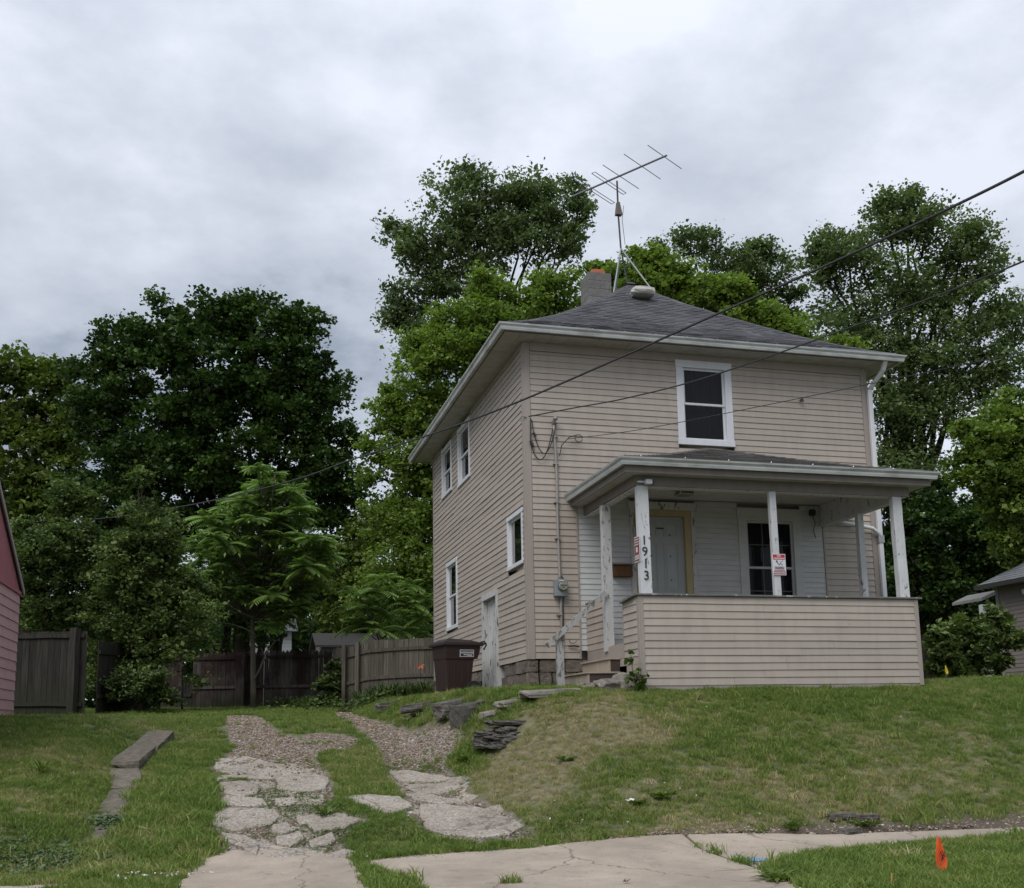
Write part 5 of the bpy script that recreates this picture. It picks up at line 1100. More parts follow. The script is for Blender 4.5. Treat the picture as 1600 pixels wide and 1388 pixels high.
# ------------------------------------------------------------------ fences
def fence(name, A, B, h0, picket_w, gap, mat, label, cat='fence', pointed=False, rails=(0.35, 1.35), postmat=None, posts=(), front_rails=True, base=0.02, ragged=0.02, skip=(), jz=0.0, lattice=False, postw=0.11, posth=0.05):
    A = np.array(A, float); B = np.array(B, float); L_ = np.linalg.norm(B-A); u = (B-A)/L_; n = np.array([u[1], -u[0]])
    if n[1] > 0: n = -n     # towards the street
    t = empty(name, (*A, gnd(*A)), label, cat); k = 0; s = 0
    def P(s, d, z): q = A+u*s+n*d; return (q[0], q[1], z)
    gz = lambda s: gnd(*(A+u*s))
    while s < L_:
        wv = picket_w*random.uniform(0.9, 1.05); g0 = gz(s+wv/2)
        if not any(a < s < b_ for a, b_ in skip):
            zt = g0+h0+random.uniform(-ragged, ragged)+jz*math.sin(s*1.3); zb = g0+base+random.uniform(0, 0.02); l = random.gauss(0, 0.004); th = 0.019; d0 = random.uniform(0, 0.006)
            if pointed:
                zp = zt-0.07; V = [P(s, d0, zb), P(s+wv, d0, zb), P(s+wv+l, d0, zp), P(s+wv*0.72+l, d0, zp+0.045), P(s+wv*0.5+l, d0, zt), P(s+wv*0.28+l, d0, zp+0.045), P(s+l, d0, zp)]
                V += [P(0, 0, 0)]*0; m_ = len(V); V2 = [P(0, 0, 0)]*0
                back = [tuple(np.array(v)-np.append(n*th, 0)) for v in V]; Fc = [tuple(range(m_)), tuple(range(2*m_-1, m_-1, -1))]+[(i, i+m_, (i+1) % m_+m_, (i+1) % m_) for i in range(m_)]
                mk('picket', V+back, Fc, mat, t)
            else:
                zt2 = zt+random.uniform(-0.012, 0.012)
                mk('board', [P(s, d0-th, zb), P(s+wv, d0-th, zb), P(s+wv, d0, zb), P(s, d0, zb), P(s+l, d0-th, zt), P(s+wv+l, d0-th, zt2), P(s+wv+l, d0, zt2), P(s+l, d0, zt)], [(3, 2, 1, 0), (4, 5, 6, 7), (0, 1, 5, 4), (1, 2, 6, 5), (2, 3, 7, 6), (3, 0, 4, 7)], mat, t)
        s += wv+gap*random.uniform(0.5, 1.6); k += 1
    for r in rails:
        m_ = 4; q = MB()
        for i in range(m_):
            s0, s1 = L_*i/m_, L_*(i+1)/m_; a, b_ = gz(s0)+r, gz(s1)+r; d0, d1 = (0.008, 0.045) if front_rails else (-0.06, -0.021)
            q.hexa([P(s0, d0, a), P(s1, d0, b_), P(s1, d1, b_), P(s0, d1, a), P(s0, d0, a+0.085), P(s1, d0, b_+0.085), P(s1, d1, b_+0.085), P(s0, d1, a+0.085)])
        q.build('rail', postmat or mat, t)
    for ps in posts:
        g0 = gz(ps); w2 = postw/2; f = 0.047
        MB().hexa([P(ps-w2, f, g0-0.1), P(ps+w2, f, g0-0.1), P(ps+w2, f+postw, g0-0.1), P(ps-w2, f+postw, g0-0.1), P(ps-w2, f, g0+h0+posth), P(ps+w2, f, g0+h0+posth), P(ps+w2, f+postw, g0+h0+posth+0.01), P(ps-w2, f+postw, g0+h0+posth)]).build('post', postmat or mat, t)
    return t
a = atD(240, 1108, 32); b_ = atD(513, 1104, 31); gapx = atD(283, 1108, 31.8)
fence('picket_fence', atD(150, 1110, 32.4)[:2], atD(281, 1108, 31.8)[:2], 1.72, 0.125, 0.008, FENCERED, 'dark faded red picket fence half hidden by the bushes on the left', pointed=True, rails=(0.62, 1.48), postmat=FENCEDARK)
fl = atD(300, 1108, 31.7)[:2]; fr = atD(513, 1104, 31.0)[:2]; LL = float(np.linalg.norm(fr-fl))
fence('picket_fence', fl, fr, 1.72, 0.125, 0.008, FENCERED, 'faded red and grey picket fence behind the young tree', pointed=True, rails=(0.62, 1.48), postmat=FENCERED, posts=(1.62,), postw=0.26, posth=-0.08)
gf = atD(284, 1108, 31.75)[:2]
fence('fence_section', gf, atD(299, 1108, 31.7)[:2], 0.95, 0.09, 0.02, FENCEDARK, 'short grey fence remnant in the gap between the two red picket fences', rails=(0.4,), base=0.02)
fence('board_fence', atD(520, 1102, 30.5)[:2], atD(541, 1100, 28.6)[:2], 1.70, 0.12, 0.01, FENCEGREY, 'short grey board fence piece overgrown beside the gate post', rails=(0.5, 1.4), postmat=FENCEGREY)
fa, fb = atD(538, 1096, 28.0)[:2], atD(690, 1094, 27.2)[:2]
fence('board_fence', fa, fb, 1.62, 0.135, 0.008, FENCEGREY, 'weathered grey board fence with two rails between the gate post and the house', rails=(0.62, 1.33), postmat=FENCEGREY, posts=(0.04, 0.42), postw=0.10, ragged=0.012, skip=((2.02, 2.10), (2.18, 2.24)))
ga, gb = atD(20, 1115, 23.2)[:2], atD(128, 1115, 22.8)[:2]
lf_ = fence('board_fence', ga, gb, 1.86, 0.155, 0.006, FENCEDARK, 'tall dark grey board fence beside the pink garage', rails=(0.25, 1.72), postmat=FENCEDARK, posts=(1.55,), postw=0.16, ragged=0.01)
fence('board_fence', atD(150, 1114, 24)[:2], atD(250, 1110, 30)[:2], 1.7, 0.15, 0.006, FENCEDARK, 'dark board fence running back behind the bushes', rails=(0.4, 1.4), postmat=FENCEDARK)
# ------------------------------------------------------------------ pink garage
gx, gyb, gz0 = -8.80, 3.90, -0.80; ridge_y, eave_z = 0.30, 1.47; rk = 0.537
t = empty('garage', (gx-3, 0.5, gz0), 'pink garage with lapped siding and dark pink gable boards at the left edge', 'garage')
GP = Plane((gx, gyb, 0), (0, -1, 0), (1, 0, 0)); gl_ = 2*(gyb-ridge_y)
core = box('wall', gx-6.2, gx-0.01, gyb-gl_, gyb, -1.6, eave_z, PINK, t)
siding(GP, core, 0, gl_, -0.86, eave_z-0.02, 0.178, PINK, proud=0.022, seam=9, wav=0.001)
GP.box('band_board', 0, gl_, 0.0, 0.04, eave_z-0.02, eave_z+0.04, PINKDARK, core)
zr = eave_z+rk*(gyb-ridge_y)
mk('gable', [(gx-0.02, gyb, eave_z+0.04), (gx-0.02, gyb-gl_, eave_z+0.04), (gx-0.02, ridge_y, zr+0.04), (gx-0.3, gyb, eave_z+0.04), (gx-0.3, gyb-gl_, eave_z+0.04), (gx-0.3, ridge_y, zr+0.04)], [(0, 1, 2), (5, 4, 3), (0, 3, 4, 1), (1, 4, 5, 2), (2, 5, 3, 0)], PINKDARK, t)
u = 0.02
while u < gl_-0.05:
    z1a = eave_z+0.04+rk*min(u, gl_-u); z1b = eave_z+0.04+rk*min(u+0.135, gl_-u-0.135)
    mk('gable_board', [GP.p(u, -0.019, eave_z+0.041), GP.p(u+0.135, -0.019, eave_z+0.041), GP.p(u+0.135, 0.012, eave_z+0.041), GP.p(u, 0.012, eave_z+0.041), GP.p(u, -0.019, z1a), GP.p(u+0.135, -0.019, z1b), GP.p(u+0.135, 0.012, z1b), GP.p(u, 0.012, z1a)], [(3, 2, 1, 0), (4, 5, 6, 7), (0, 1, 5, 4), (1, 2, 6, 5), (2, 3, 7, 6), (3, 0, 4, 7)], PINKDARK, t); u += 0.14
b = MB()
for sgn in (1, -1):
    ye = ridge_y+sgn*(gyb-ridge_y+0.12); ze = zr+0.09-rk*(gyb-ridge_y+0.12)
    b.hexa([(gx-6.4, ridge_y, zr+0.06), (gx+0.05, ridge_y, zr+0.06), (gx+0.05, ye, ze-0.03), (gx-6.4, ye, ze-0.03), (gx-6.4, ridge_y, zr+0.13), (gx+0.05, ridge_y, zr+0.13), (gx+0.05, ye, ze+0.04), (gx-6.4, ye, ze+0.04)])
b.build('roof', SHINGLE, t)
b = MB()
for sgn in (1, -1):
    ye = ridge_y+sgn*(gyb-ridge_y+0.12); ze = zr+0.09-rk*(gyb-ridge_y+0.12)
    b.hexa([(gx+0.052, ridge_y, zr+0.05), (gx+0.075, ridge_y, zr+0.05), (gx+0.075, ye, ze-0.05), (gx+0.052, ye, ze-0.05), (gx+0.052, ridge_y, zr+0.145), (gx+0.075, ridge_y, zr+0.145), (gx+0.075, ye, ze+0.05), (gx+0.052, ye, ze+0.05)])
b.build('rake_trim', mat_painted('grey rake trim', (0.33, 0.30, 0.30), (0.15, 0.13, 0.13)), t)
b = MB()
for i in range(7): z = zr-0.95+i*0.075; GP.hexa(b, gyb-ridge_y-0.35+i*0.03, gyb-ridge_y+0.35-i*0.03, 0.014, 0.035, z, z+0.045)
b.build('louvre_vent', WHITE, t)
# ------------------------------------------------------------------ small shed and white house glimpsed behind the fence
s0 = atD(492, 1015, 36)
t = empty('shed', (s0[0]+1, s0[1]+1, s0[2]), 'small pale shed with a dark shingled roof peeking over the picket fence', 'shed')
rz = atD(492, 988, 37)[2]; ez = atD(507, 1006, 36)[2]
b = MB(); b.box(s0[0]+0.2, s0[0]+3.0, s0[1], s0[1]+2.6, -1, ez); b.build('wall', mat_painted('shed wall', (0.18, 0.175, 0.165), (0.15, 0.14, 0.13)), t)
mk('gable', [(s0[0]+0.19, s0[1], ez), (s0[0]+0.19, s0[1]+2.6, ez), (s0[0]+0.19, s0[1]+1.3, rz-0.05)], [(0, 1, 2)], bpy.data.materials['shed wall'], t)
b = MB()
for sgn in (-1, 1):
    ye = s0[1]+1.3+sgn*1.5; b.hexa([(s0[0]+0.0, s0[1]+1.3, rz-0.06), (s0[0]+3.2, s0[1]+1.3, rz-0.06), (s0[0]+3.2, ye, ez-0.12), (s0[0]+0.0, ye, ez-0.12), (s0[0], s0[1]+1.3, rz), (s0[0]+3.2, s0[1]+1.3, rz), (s0[0]+3.2, ye, ez-0.05), (s0[0], ye, ez-0.05)])
b.build('roof', mat_plain('old dark shed shingle', (0.035, 0.032, 0.030), 0.95), t)
h0 = atD(380, 1020, 52); hz = atD(400, 986, 52)[2]
t = empty('white_house', (h0[0]+2, h0[1], h0[2]), 'white house wall glimpsed between the trunks behind the picket fence', 'house')
b = MB(); b.box(h0[0], h0[0]+2.3, h0[1], h0[1]+5, -0.5, hz); hw = b.build('wall', mat_painted('white far siding', (0.55, 0.56, 0.58), (0.3, 0.3, 0.3)), t)
z = 0
while z < hz: box('siding_board', h0[0], h0[0]+2.3, h0[1]-0.03, h0[1], z, z+0.16, bpy.data.materials['white far siding'], hw); z += 0.18
b = MB(); b.hexa([(h0[0]-0.3, h0[1]-0.3, hz), (h0[0]+2.6, h0[1]-0.3, hz), (h0[0]+2.6, h0[1]+5.3, hz), (h0[0]-0.3, h0[1]+5.3, hz), (h0[0]-0.3, h0[1]+2.4, hz+1.0), (h0[0]+2.6, h0[1]+2.4, hz+1.0), (h0[0]+2.6, h0[1]+2.6, hz+1.0), (h0[0]-0.3, h0[1]+2.6, hz+1.0)]); b.build('roof', SHINGLE, t)
# ------------------------------------------------------------------ neighbour house on the right
nc = atD(1568, 1050, 30.5); nx, ny = nc[0], nc[1]; nez = atD(1563, 912, 30.5)[2]
t = empty('neighbour_house', (nx+3, ny-4, -0.5), 'low grey house with a light grey hipped roof at the right edge', 'house')
cw = box('wall', nx+0.02, nx+8, ny-9, ny-0.02, -1.2, nez, NSIDING, t)
NP = Plane((nx, ny, 0), (0, -1, 0), (-1, 0, 0)); siding(NP, cw, 0.1, 9, -0.6, nez-0.05, 0.115, NSIDING, proud=0.016, seam=5)
NP.box('corner_board', -0.02, 0.1, 0, 0.03, -0.6, nez, mat_painted('grey trim', (0.26, 0.25, 0.24)), t)
oh = 0.36; V = []; rp = 0.62
for d, z in ((0, nez+0.02), (4.4, nez+0.02+4.4*rp)): V += [(nx-oh+d, ny-9-oh+d, z), (nx+8+oh-d, ny-9-oh+d, z), (nx+8+oh-d, ny+oh-d, z), (nx-oh+d, ny+oh-d, z)]
nroof = mk('roof', V, [(0, 1, 5, 4), (1, 2, 6, 5), (2, 3, 7, 6), (3, 0, 4, 7), (4, 5, 6, 7)], SHINGLE_N, t, tint=[0.5]*8)
b = MB()   # courses on the side that shows
for r in range(34):
    d0, d1 = r*0.125, (r+1.06)*0.125; z0, z1 = nez+0.02+d0*rp, nez+0.02+d1*rp; s_ = ny+oh-d0; e_ = ny-9-oh+d0; yy = s_
    while yy > e_:
        y2 = max(yy-0.33, e_); b.hexa([(nx-oh+d0, y2+0.004, z0-0.005), (nx-oh+d0, yy-0.004, z0-0.005), (nx-oh+d1, min(yy-0.004, ny+oh-d1), z1-0.004), (nx-oh+d1, y2+0.004, z1-0.004), (nx-oh+d0-0.008, y2+0.004, z0+0.014), (nx-oh+d0-0.008, yy-0.004, z0+0.014), (nx-oh+d1, min(yy-0.004, ny+oh-d1), z1+0.004), (nx-oh+d1, y2+0.004, z1+0.004)], random.random()); yy -= 0.33
tag(b.build('shingles', SHINGLE_N, nroof, tint=True), kind='stuff')
b = MB(); b.box(nx-oh-0.11, nx-oh-0.005, ny-9, ny+oh, nez-0.11, nez+0.01); b.build('gutter', DARKMETAL, nroof); box('soffit', nx-oh, nx-0.003, ny-9, ny+oh-0.02, nez-0.06, nez-0.045, SOFFIT, nroof)
b = MB(); p0 = atD(1527, 938, 33); b.hexa([(p0[0], p0[1]-0.2, p0[2]-0.04), (p0[0]+0.6, p0[1]-0.2, p0[2]+0.18), (p0[0]+0.6, p0[1]+1.2, p0[2]+0.18), (p0[0], p0[1]+1.2, p0[2]-0.04), (p0[0], p0[1]-0.2, p0[2]+0.05), (p0[0]+0.6, p0[1]-0.2, p0[2]+0.30), (p0[0]+0.6, p0[1]+1.2, p0[2]+0.30), (p0[0], p0[1]+1.2, p0[2]+0.05)]); b.build('stoop_roof', bpy.data.materials['grey trim'], t)
p0 = atD(1541, 1000, 32.5); b = MB(); b.box(p0[0]-0.09, p0[0]+0.09, p0[1]-0.09, p0[1]+0.09, -0.6, atD(1541, 944, 32.5)[2]); b.build('stoop_post', WHITE, t)
p0 = atD(1585, 922, 29.5); b = MB(); b.tube([(nx-0.02, p0[1], p0[2]), (nx-0.16, p0[1], p0[2]-0.05)], [0.05, 0.09], 8); b.build('flood_lamp', WHITE, t)
# ------------------------------------------------------------------ stones
def place(px, py): return gpt(px, py)
ks = [((160, 1300), 0.55, 0.42, 0.10, 'flat sunken concrete kerb block nearest the street, with moss on it'), ((186, 1264), 0.62, 0.40, 0.12, 'kerb block with rusty stains, second from the street'), ((195, 1224), 0.62, 0.38, 0.14, 'kerb block with an orange brown patch, third from the street'), ((208, 1196), 0.62, 0.42, 0.26, 'raised square grey kerb block with a clean front face'), ((236, 1172), 0.95, 0.42, 0.30, 'farthest broken kerb block of the left row with dry stalks on it')]
kp = KP
for i, ((px, py), l, w_, h_, lab) in enumerate(ks):
    q0, q1 = kp[i], kp[i+1]; q = (q0+q1)/2; an = math.atan2(q1[1]-q0[1], q1[0]-q0[0]); l = float(np.hypot(*(q1-q0)[:2]))*0.93; up = (0.0, 0.015, 0.03, 0.10, 0.09)[i]
    o = lumpy('kerb_block', (q[0], q[1], gnd(q[0], q[1])+up-0.09), (l*0.95, w_*(1.0-0.06*(i % 2)), 0.22), CURB, None, 0.07, i*3+1, 4, an+(0.12, -0.08, 0.10, -0.1, 0.05)[i], 0.90, ((q1[0]-q0[0])*(q1[2]-q0[2])/l**2, (q1[1]-q0[1])*(q1[2]-q0[2])/l**2)); tag(o, lab, 'kerb block', 'row of old concrete kerb blocks in the left lawn')
rp_ = place(792, 1158); base = Vector((rp_[0], rp_[1]+0.15, gnd(rp_[0], rp_[1])))
t = empty('stone_wall_remnant', tuple(base), 'small collapsed stack of dark flat stones in the grass below the house corner', 'stone pile')
k = 0
for lay in range(5):
    n = 6 if lay < 3 else 4
    for i in range(n):
        xx = -0.42+i*(0.86/max(1, n-1))+random.uniform(-0.05, 0.05)+(0.03*lay); yy = -0.06+lay*0.05+random.uniform(-0.03, 0.03)
        lumpy('stone', (base.x+xx*(0.82-0.05*lay), base.y+yy-0.12*(abs(xx) < 0.25), base.z-0.07+lay*0.052+random.uniform(-.02, .02)), (random.uniform(0.13, 0.36), random.uniform(.2, .34), random.uniform(0.04, 0.11)), ROCK, t, 0.20, k*1.7, 3, random.uniform(-.8, .8), 0.7); k += 1
lumpy('stone', (base.x+0.05, base.y+0.12, base.z+0.25), (0.50, 0.36, 0.07), ROCK, t, 0.13, 91, 4, 0.2, 0.8); lumpy('stone', (base.x+0.60, base.y+0.10, base.z+0.14), (0.34, 0.16, 0.04), ROCK, t, 0.1, 92, 2, 0.1, 0.85)
def edging(px, py, l, w_, h_, rot, lab, i, mat=ROCK, up=0.3): q = place(px, py); gx_ = (gnd(q[0]+.25, q[1])-gnd(q[0]-.25, q[1]))/.5; gy_ = (gnd(q[0], q[1]+.25)-gnd(q[0], q[1]-.25))/.5; o = lumpy('edging_stone', (q[0], q[1], gnd(q[0], q[1])+h_*(up-0.30)), (l*0.92, w_, h_*1.15), mat, None, 0.075, i*5+2, 4, rot, 0.80, (gx_*0.18, gy_*0.25)); return tag(o, lab, 'stone', 'flat stones edging the strip beside the house')
edging(738, 1112, 0.62, 0.6, 0.34, 0.2, 'big dark layered rock at the end of the stone edging', 1, up=0.12)
edging(712, 1105, 0.75, 0.5, 0.20, 0.1, 'dark flat rock left of the big layered rock', 2)
edging(667, 1103, 1.0, 0.45, 0.13, -0.1, 'long flat grey edging stone in front of the trash cart', 3)
edging(618, 1101, 0.9, 0.4, 0.12, 0.1, 'thin flat stone at the left end of the stone edging', 4)
edging(770, 1117, 0.40, 0.3, 0.10, 0.1, 'small pale flat stone below the big layered rock', 5, RUBBLE)
edging(800, 1098, 0.50, 0.35, 0.07, 0.25, 'pale stone slab in the grass at the foot of the side door', 6, RUBBLE)
edging(860, 1083, 0.95, 0.4, 0.09, 0.0, 'long pale concrete slab at the foot of the handrail post', 7, RUBBLE)
for i, (px, py, l, w_, h_, lab) in enumerate(((985, 1066, 0.48, 0.4, 0.30, 'rough lump of old concrete against the porch corner, highest of the rubble'), (955, 1072, 0.5, 0.35, 0.18, 'smooth sloping lump of concrete left of the highest rubble lump'), (925, 1081, 0.4, 0.25, 0.10, 'small pale concrete chunk at the foot of the steps'))):
    q = atY(px, py, -2.25 if i < 2 else -2.1); o = lumpy('rubble', (q[0], q[1], gnd(q[0], q[1])+h_*0.30), (l, w_, h_), RUBBLE, None, 0.13, i*7+3, 4, 0.3, 0.6); tag(o, lab, 'rubble', 'concrete rubble beside the steps')
for px, py, l, rot, lab in ((1310, 1277, 0.35, 0.1, 'dark flat rock edge poking out low in the right bank'), (1352, 1279, 0.28, -0.2, 'dark rock beside the hollow low in the right bank'), (1326, 1300, 0.22, 0.3, 'small dark rock under the hollow in the right bank')):
    q = place(px, py); tag(lumpy('bank_rock', (q[0], q[1], q[2]+0.01), (l, 0.2, 0.07), ROCK, None, 0.12, px*0.1, 3, rot, 0.8), lab, 'rock')
# ------------------------------------------------------------------ flags, litter, marks
def flag(px, py, D_, h_, mat, label, wq, hq, lean=0.02, star=False):
    q = gpt(px, py) if D_ is None else atD(px, py, D_); gz = gnd(q[0], q[1])
    t = empty('marker_flag', (q[0], q[1], gz), label, 'marker flag'); MB().tube([(q[0], q[1], gz-0.02), (q[0]+lean, q[1], gz+h_)], 0.003, 4).build('wire', GALV, t)
    V = []; n = 6
    for i in range(n+1):
        f = i/n
        for j in range(5):
            g = j/4; x = q[0]+lean+0.004-wq*0.45*g*(0.35+0.65*f)+wq*0.62*g*0.0+ (0.0); V.append((q[0]+lean+wq*(g-0.45)*(0.30+0.9*f if f < 0.72 else 0.95-1.6*(f-0.72)), q[1]-0.012*math.sin(g*5+f*2), gz+h_-hq*f-0.01*g))
    Fc = [(i*5+j, i*5+j+1, (i+1)*5+j+1, (i+1)*5+j) for i in range(n) for j in range(4)]; mk('flag', V, Fc, mat, t, smooth=True)
    return t, q, gz
t, q, gz = flag(1468, 1366, None, 0.33, ORANGE, 'orange wire marker flag in the grass strip at the bottom right', 0.15, 0.30)
b = MB()
for (x0, z0, x1, z1) in ((0.015, 0.20, 0.045, 0.13), (0.03, 0.215, 0.06, 0.15), (0.045, 0.17, 0.02, 0.12), (0.055, 0.20, 0.07, 0.17)): b.tube([(q[0]+x0, q[1]-0.018, gz+z0), (q[0]+x1, q[1]-0.018, gz+z1)], 0.0045, 4)
b.build('print', INK, t)
flag(1478, 1062, 19.3, 0.30, YELLOW, 'small yellow marker flag on the lawn edge by the right shrub', 0.09, 0.15)
t = empty('marker_flag_stub', tuple(gpt(1388, 1386)), 'small broken orange stake stub in the grass strip', 'stake'); q = gpt(1392, 1388); MB().tube([(q[0], q[1], q[2]-.02), (q[0]+.02, q[1], q[2]+.12)], 0.008, 5).build('stake', DEADLEAF, t)
def sheet(name, px, py, s, mat, label, cat, lift=0.03, seed=0, tilt=0.35):
    q = gpt(px, py); rg = random.Random(seed); V = [(q[0], q[1], q[2]+lift+s*0.15)]; n = 9
    for i in range(n): a = 2*math.pi*i/n; r = s*(0.5 if i % 2 else 1.0)*rg.uniform(0.7, 1.1); V.append((q[0]+r*math.cos(a), q[1]+r*math.sin(a)*0.7, q[2]+lift+rg.uniform(0, s*tilt)))
    o = mk(name, V, [(0, 1+i, 1+(i+1) % n) for i in range(n)], mat); return tag(o, label, cat)
sheet('paper_scrap', 691, 1129, 0.09, PRINTWHITE, 'white scrap of paper on the gravel below the stone edging', 'litter', 0.04, 1, 0.8)
sheet('dead_leaf', 206, 1374, 0.07, DEADLEAF, 'pale orange fallen leaf in the grass at the bottom left', 'leaf', 0.05, 2)
sheet('dead_leaf', 979, 1381, 0.045, mat_plain('brown leaf', (0.16, 0.07, 0.035), 0.8), 'curled reddish brown leaf on the sidewalk', 'leaf', 0.01, 3, 0.9)
sheet('dead_leaf', 738, 1329, 0.05, mat_plain('yellow leaf', (0.5, 0.42, 0.05), 0.8), 'yellow leaf at the upper edge of the sidewalk', 'leaf', 0.02, 4)
sheet('plastic_scrap', 985, 1259, 0.06, SIGNWHITE, 'white scrap in the grass of the bank', 'litter', 0.05, 5, 0.6)
sheet('plastic_scrap', 730, 1228, 0.07, mat_plain('clear grey plastic', (0.35, 0.38, 0.40), 0.3), 'grey crumpled plastic in the grass right of the drive slabs', 'litter', 0.05, 6, 0.8)
q = atZ(1176, 1339, -2.472); P = [(q[0]+0.17*math.cos(a)*random.uniform(.6, 1.15), q[1]+0.16*math.sin(a)*random.uniform(.5, 1.1), 0) for a in np.linspace(0, 6.28, 14)[:-1]]
o = mk('paint_mark', [(x, y, gnd(x, y)+0.006) for x, y, _ in P], [tuple(range(13))], BLUE, sw); 
fl_ = []; 
# ------------------------------------------------------------------ trees and plants
L_DARK = mat_leaf('dark maple leaf', (0.016, 0.034, 0.010), (0.085, 0.145, 0.032), 0.27)
L_BACK = mat_leaf('olive leaf', (0.030, 0.052, 0.013), (0.145, 0.190, 0.042), 0.33)
L_MID = mat_leaf('mid green leaf', (0.022, 0.042, 0.012), (0.105, 0.150, 0.032), 0.32)
L_YEL = mat_leaf('yellow green maple leaf', (0.050, 0.088, 0.020), (0.205, 0.275, 0.060), 0.42)
L_ELM = mat_leaf('grey green leaf', (0.032, 0.055, 0.022), (0.165, 0.215, 0.090), 0.35)
L_SHR = mat_leaf('shrub leaf', (0.028, 0.050, 0.018), (0.150, 0.200, 0.062), 0.32)
L_AIL = mat_leaf('tree of heaven leaf', (0.045, 0.085, 0.024), (0.200, 0.290, 0.085), 0.34, 0.45)
DENS, PERF, LSZ = 1.0, 1.75, 0.72
def leaves(C, n_per, crad, size, tint_c, flat=0.7, upb=0.5, elong=1.5, tj=0.16):
    n = len(C); K = n*n_per; ci = np.repeat(np.arange(n), n_per)
    d = RNG.normal(size=(K, 3)); d /= np.linalg.norm(d, axis=1)[:, None]; r = RNG.random(K)**0.5
    P = C[ci]+d*r[:, None]*(crad[ci][:, None])*np.array([1, 1, flat])
    nr = RNG.normal(size=(K, 3)); nr[:, 2] = np.abs(nr[:, 2])+upb; nr /= np.linalg.norm(nr, axis=1)[:, None]
    t = RNG.normal(size=(K, 3)); t -= nr*(t*nr).sum(1)[:, None]; t /= np.linalg.norm(t, axis=1)[:, None]; b = np.cross(nr, t)
    s = size*np.exp(RNG.normal(0, 0.28, K)); l = (t*s[:, None])*elong*0.5; w_ = b*s[:, None]*0.5
    dr = nr*(s[:, None]*0.18)
    Q = np.stack([P-l-dr, P-w_+l*0.15, P+l-dr, P+w_+l*0.15], 1)
    tint = np.clip(tint_c[ci]+RNG.normal(0, tj, K), 0, 1); return Q, tint
def crown_clusters(blobs, D, n, shell=0.45, jit=1.0, depthf=0.8, crad=0.5, bough=1.0):
    """leaf cluster centres: blobs (px, py, rx, ry) surveyed at distance D hold boughs, each bough a flattened dome of clusters"""
    B = []
    for b in blobs:
        dd = b[4] if len(b) > 4 else 0; c = atD(b[0], b[1], D+dd); k = (D+dd)/F_PX; B.append((c, b[2]*k, b[3]*k))
    wt = np.array([(rx*ry)**0.85*2 for _, rx, ry in B]); wt /= wt.sum(); out = []; tb = []
    right = np.array([BR[0], BR[1], 0]); right /= np.linalg.norm(right); fw = np.array([-right[1], right[0], 0]); per = 9
    for (c, rx, ry), q in zip(B, wt):
        m = max(2, int(n*q/per)); d = RNG.normal(size=(m, 3)); d /= np.linalg.norm(d, axis=1)[:, None]
        r = shell+(1-shell)*RNG.random(m)**0.6; r = r*(1+0.13*RNG.normal(size=m)*jit)
        rd = (rx+ry)/2*depthf; P = c+(right*(d[:, :1]*rx)+fw*(d[:, 1:2]*rd)+np.array([0, 0, 1])*(d[:, 2:3]*ry))*r[:, None]
        br = np.minimum(bough*crad*1.9*np.exp(RNG.normal(0, 0.25, m)), 0.75*min(rx, ry)+0.1)
        for j in range(m):
            k = per; e = RNG.normal(size=(k, 3)); e /= np.linalg.norm(e, axis=1)[:, None]; e[:, 2] = e[:, 2]*0.45+0.12
            rr_ = RNG.random((k, 1))**0.45
            outw = np.array([P[j][0]-c[0], P[j][1]-c[1], 0]); ol = np.linalg.norm(outw)+1e-6
            s_ = e*br[j]*rr_; s_[:, 2] -= 0.22*np.maximum(0, (s_@(outw/ol)))
            out.append(P[j]+s_); tb.append(np.full(k, RNG.normal(0, 1)))
    return np.concatenate(out), np.concatenate(tb), B
def limb(mb, a, b, r0, r1, n=5, wob=0.06, sides=6, sagf=0.0):
    a, b = np.array(a, float), np.array(b, float); L_ = np.linalg.norm(b-a); pts = []
    for i in range(n+1):
        t_ = i/n; p = a*(1-t_)+b*t_; 
        if 0 < i < n: p = p+RNG.normal(0, wob*L_/n, 3)
        p = p+np.array([0, 0, sagf*L_*4*t_*(1-t_)]); pts.append(tuple(p))
    mb.tube(pts, [r0+(r1-r0)*i/n for i in range(n+1)], sides); return pts
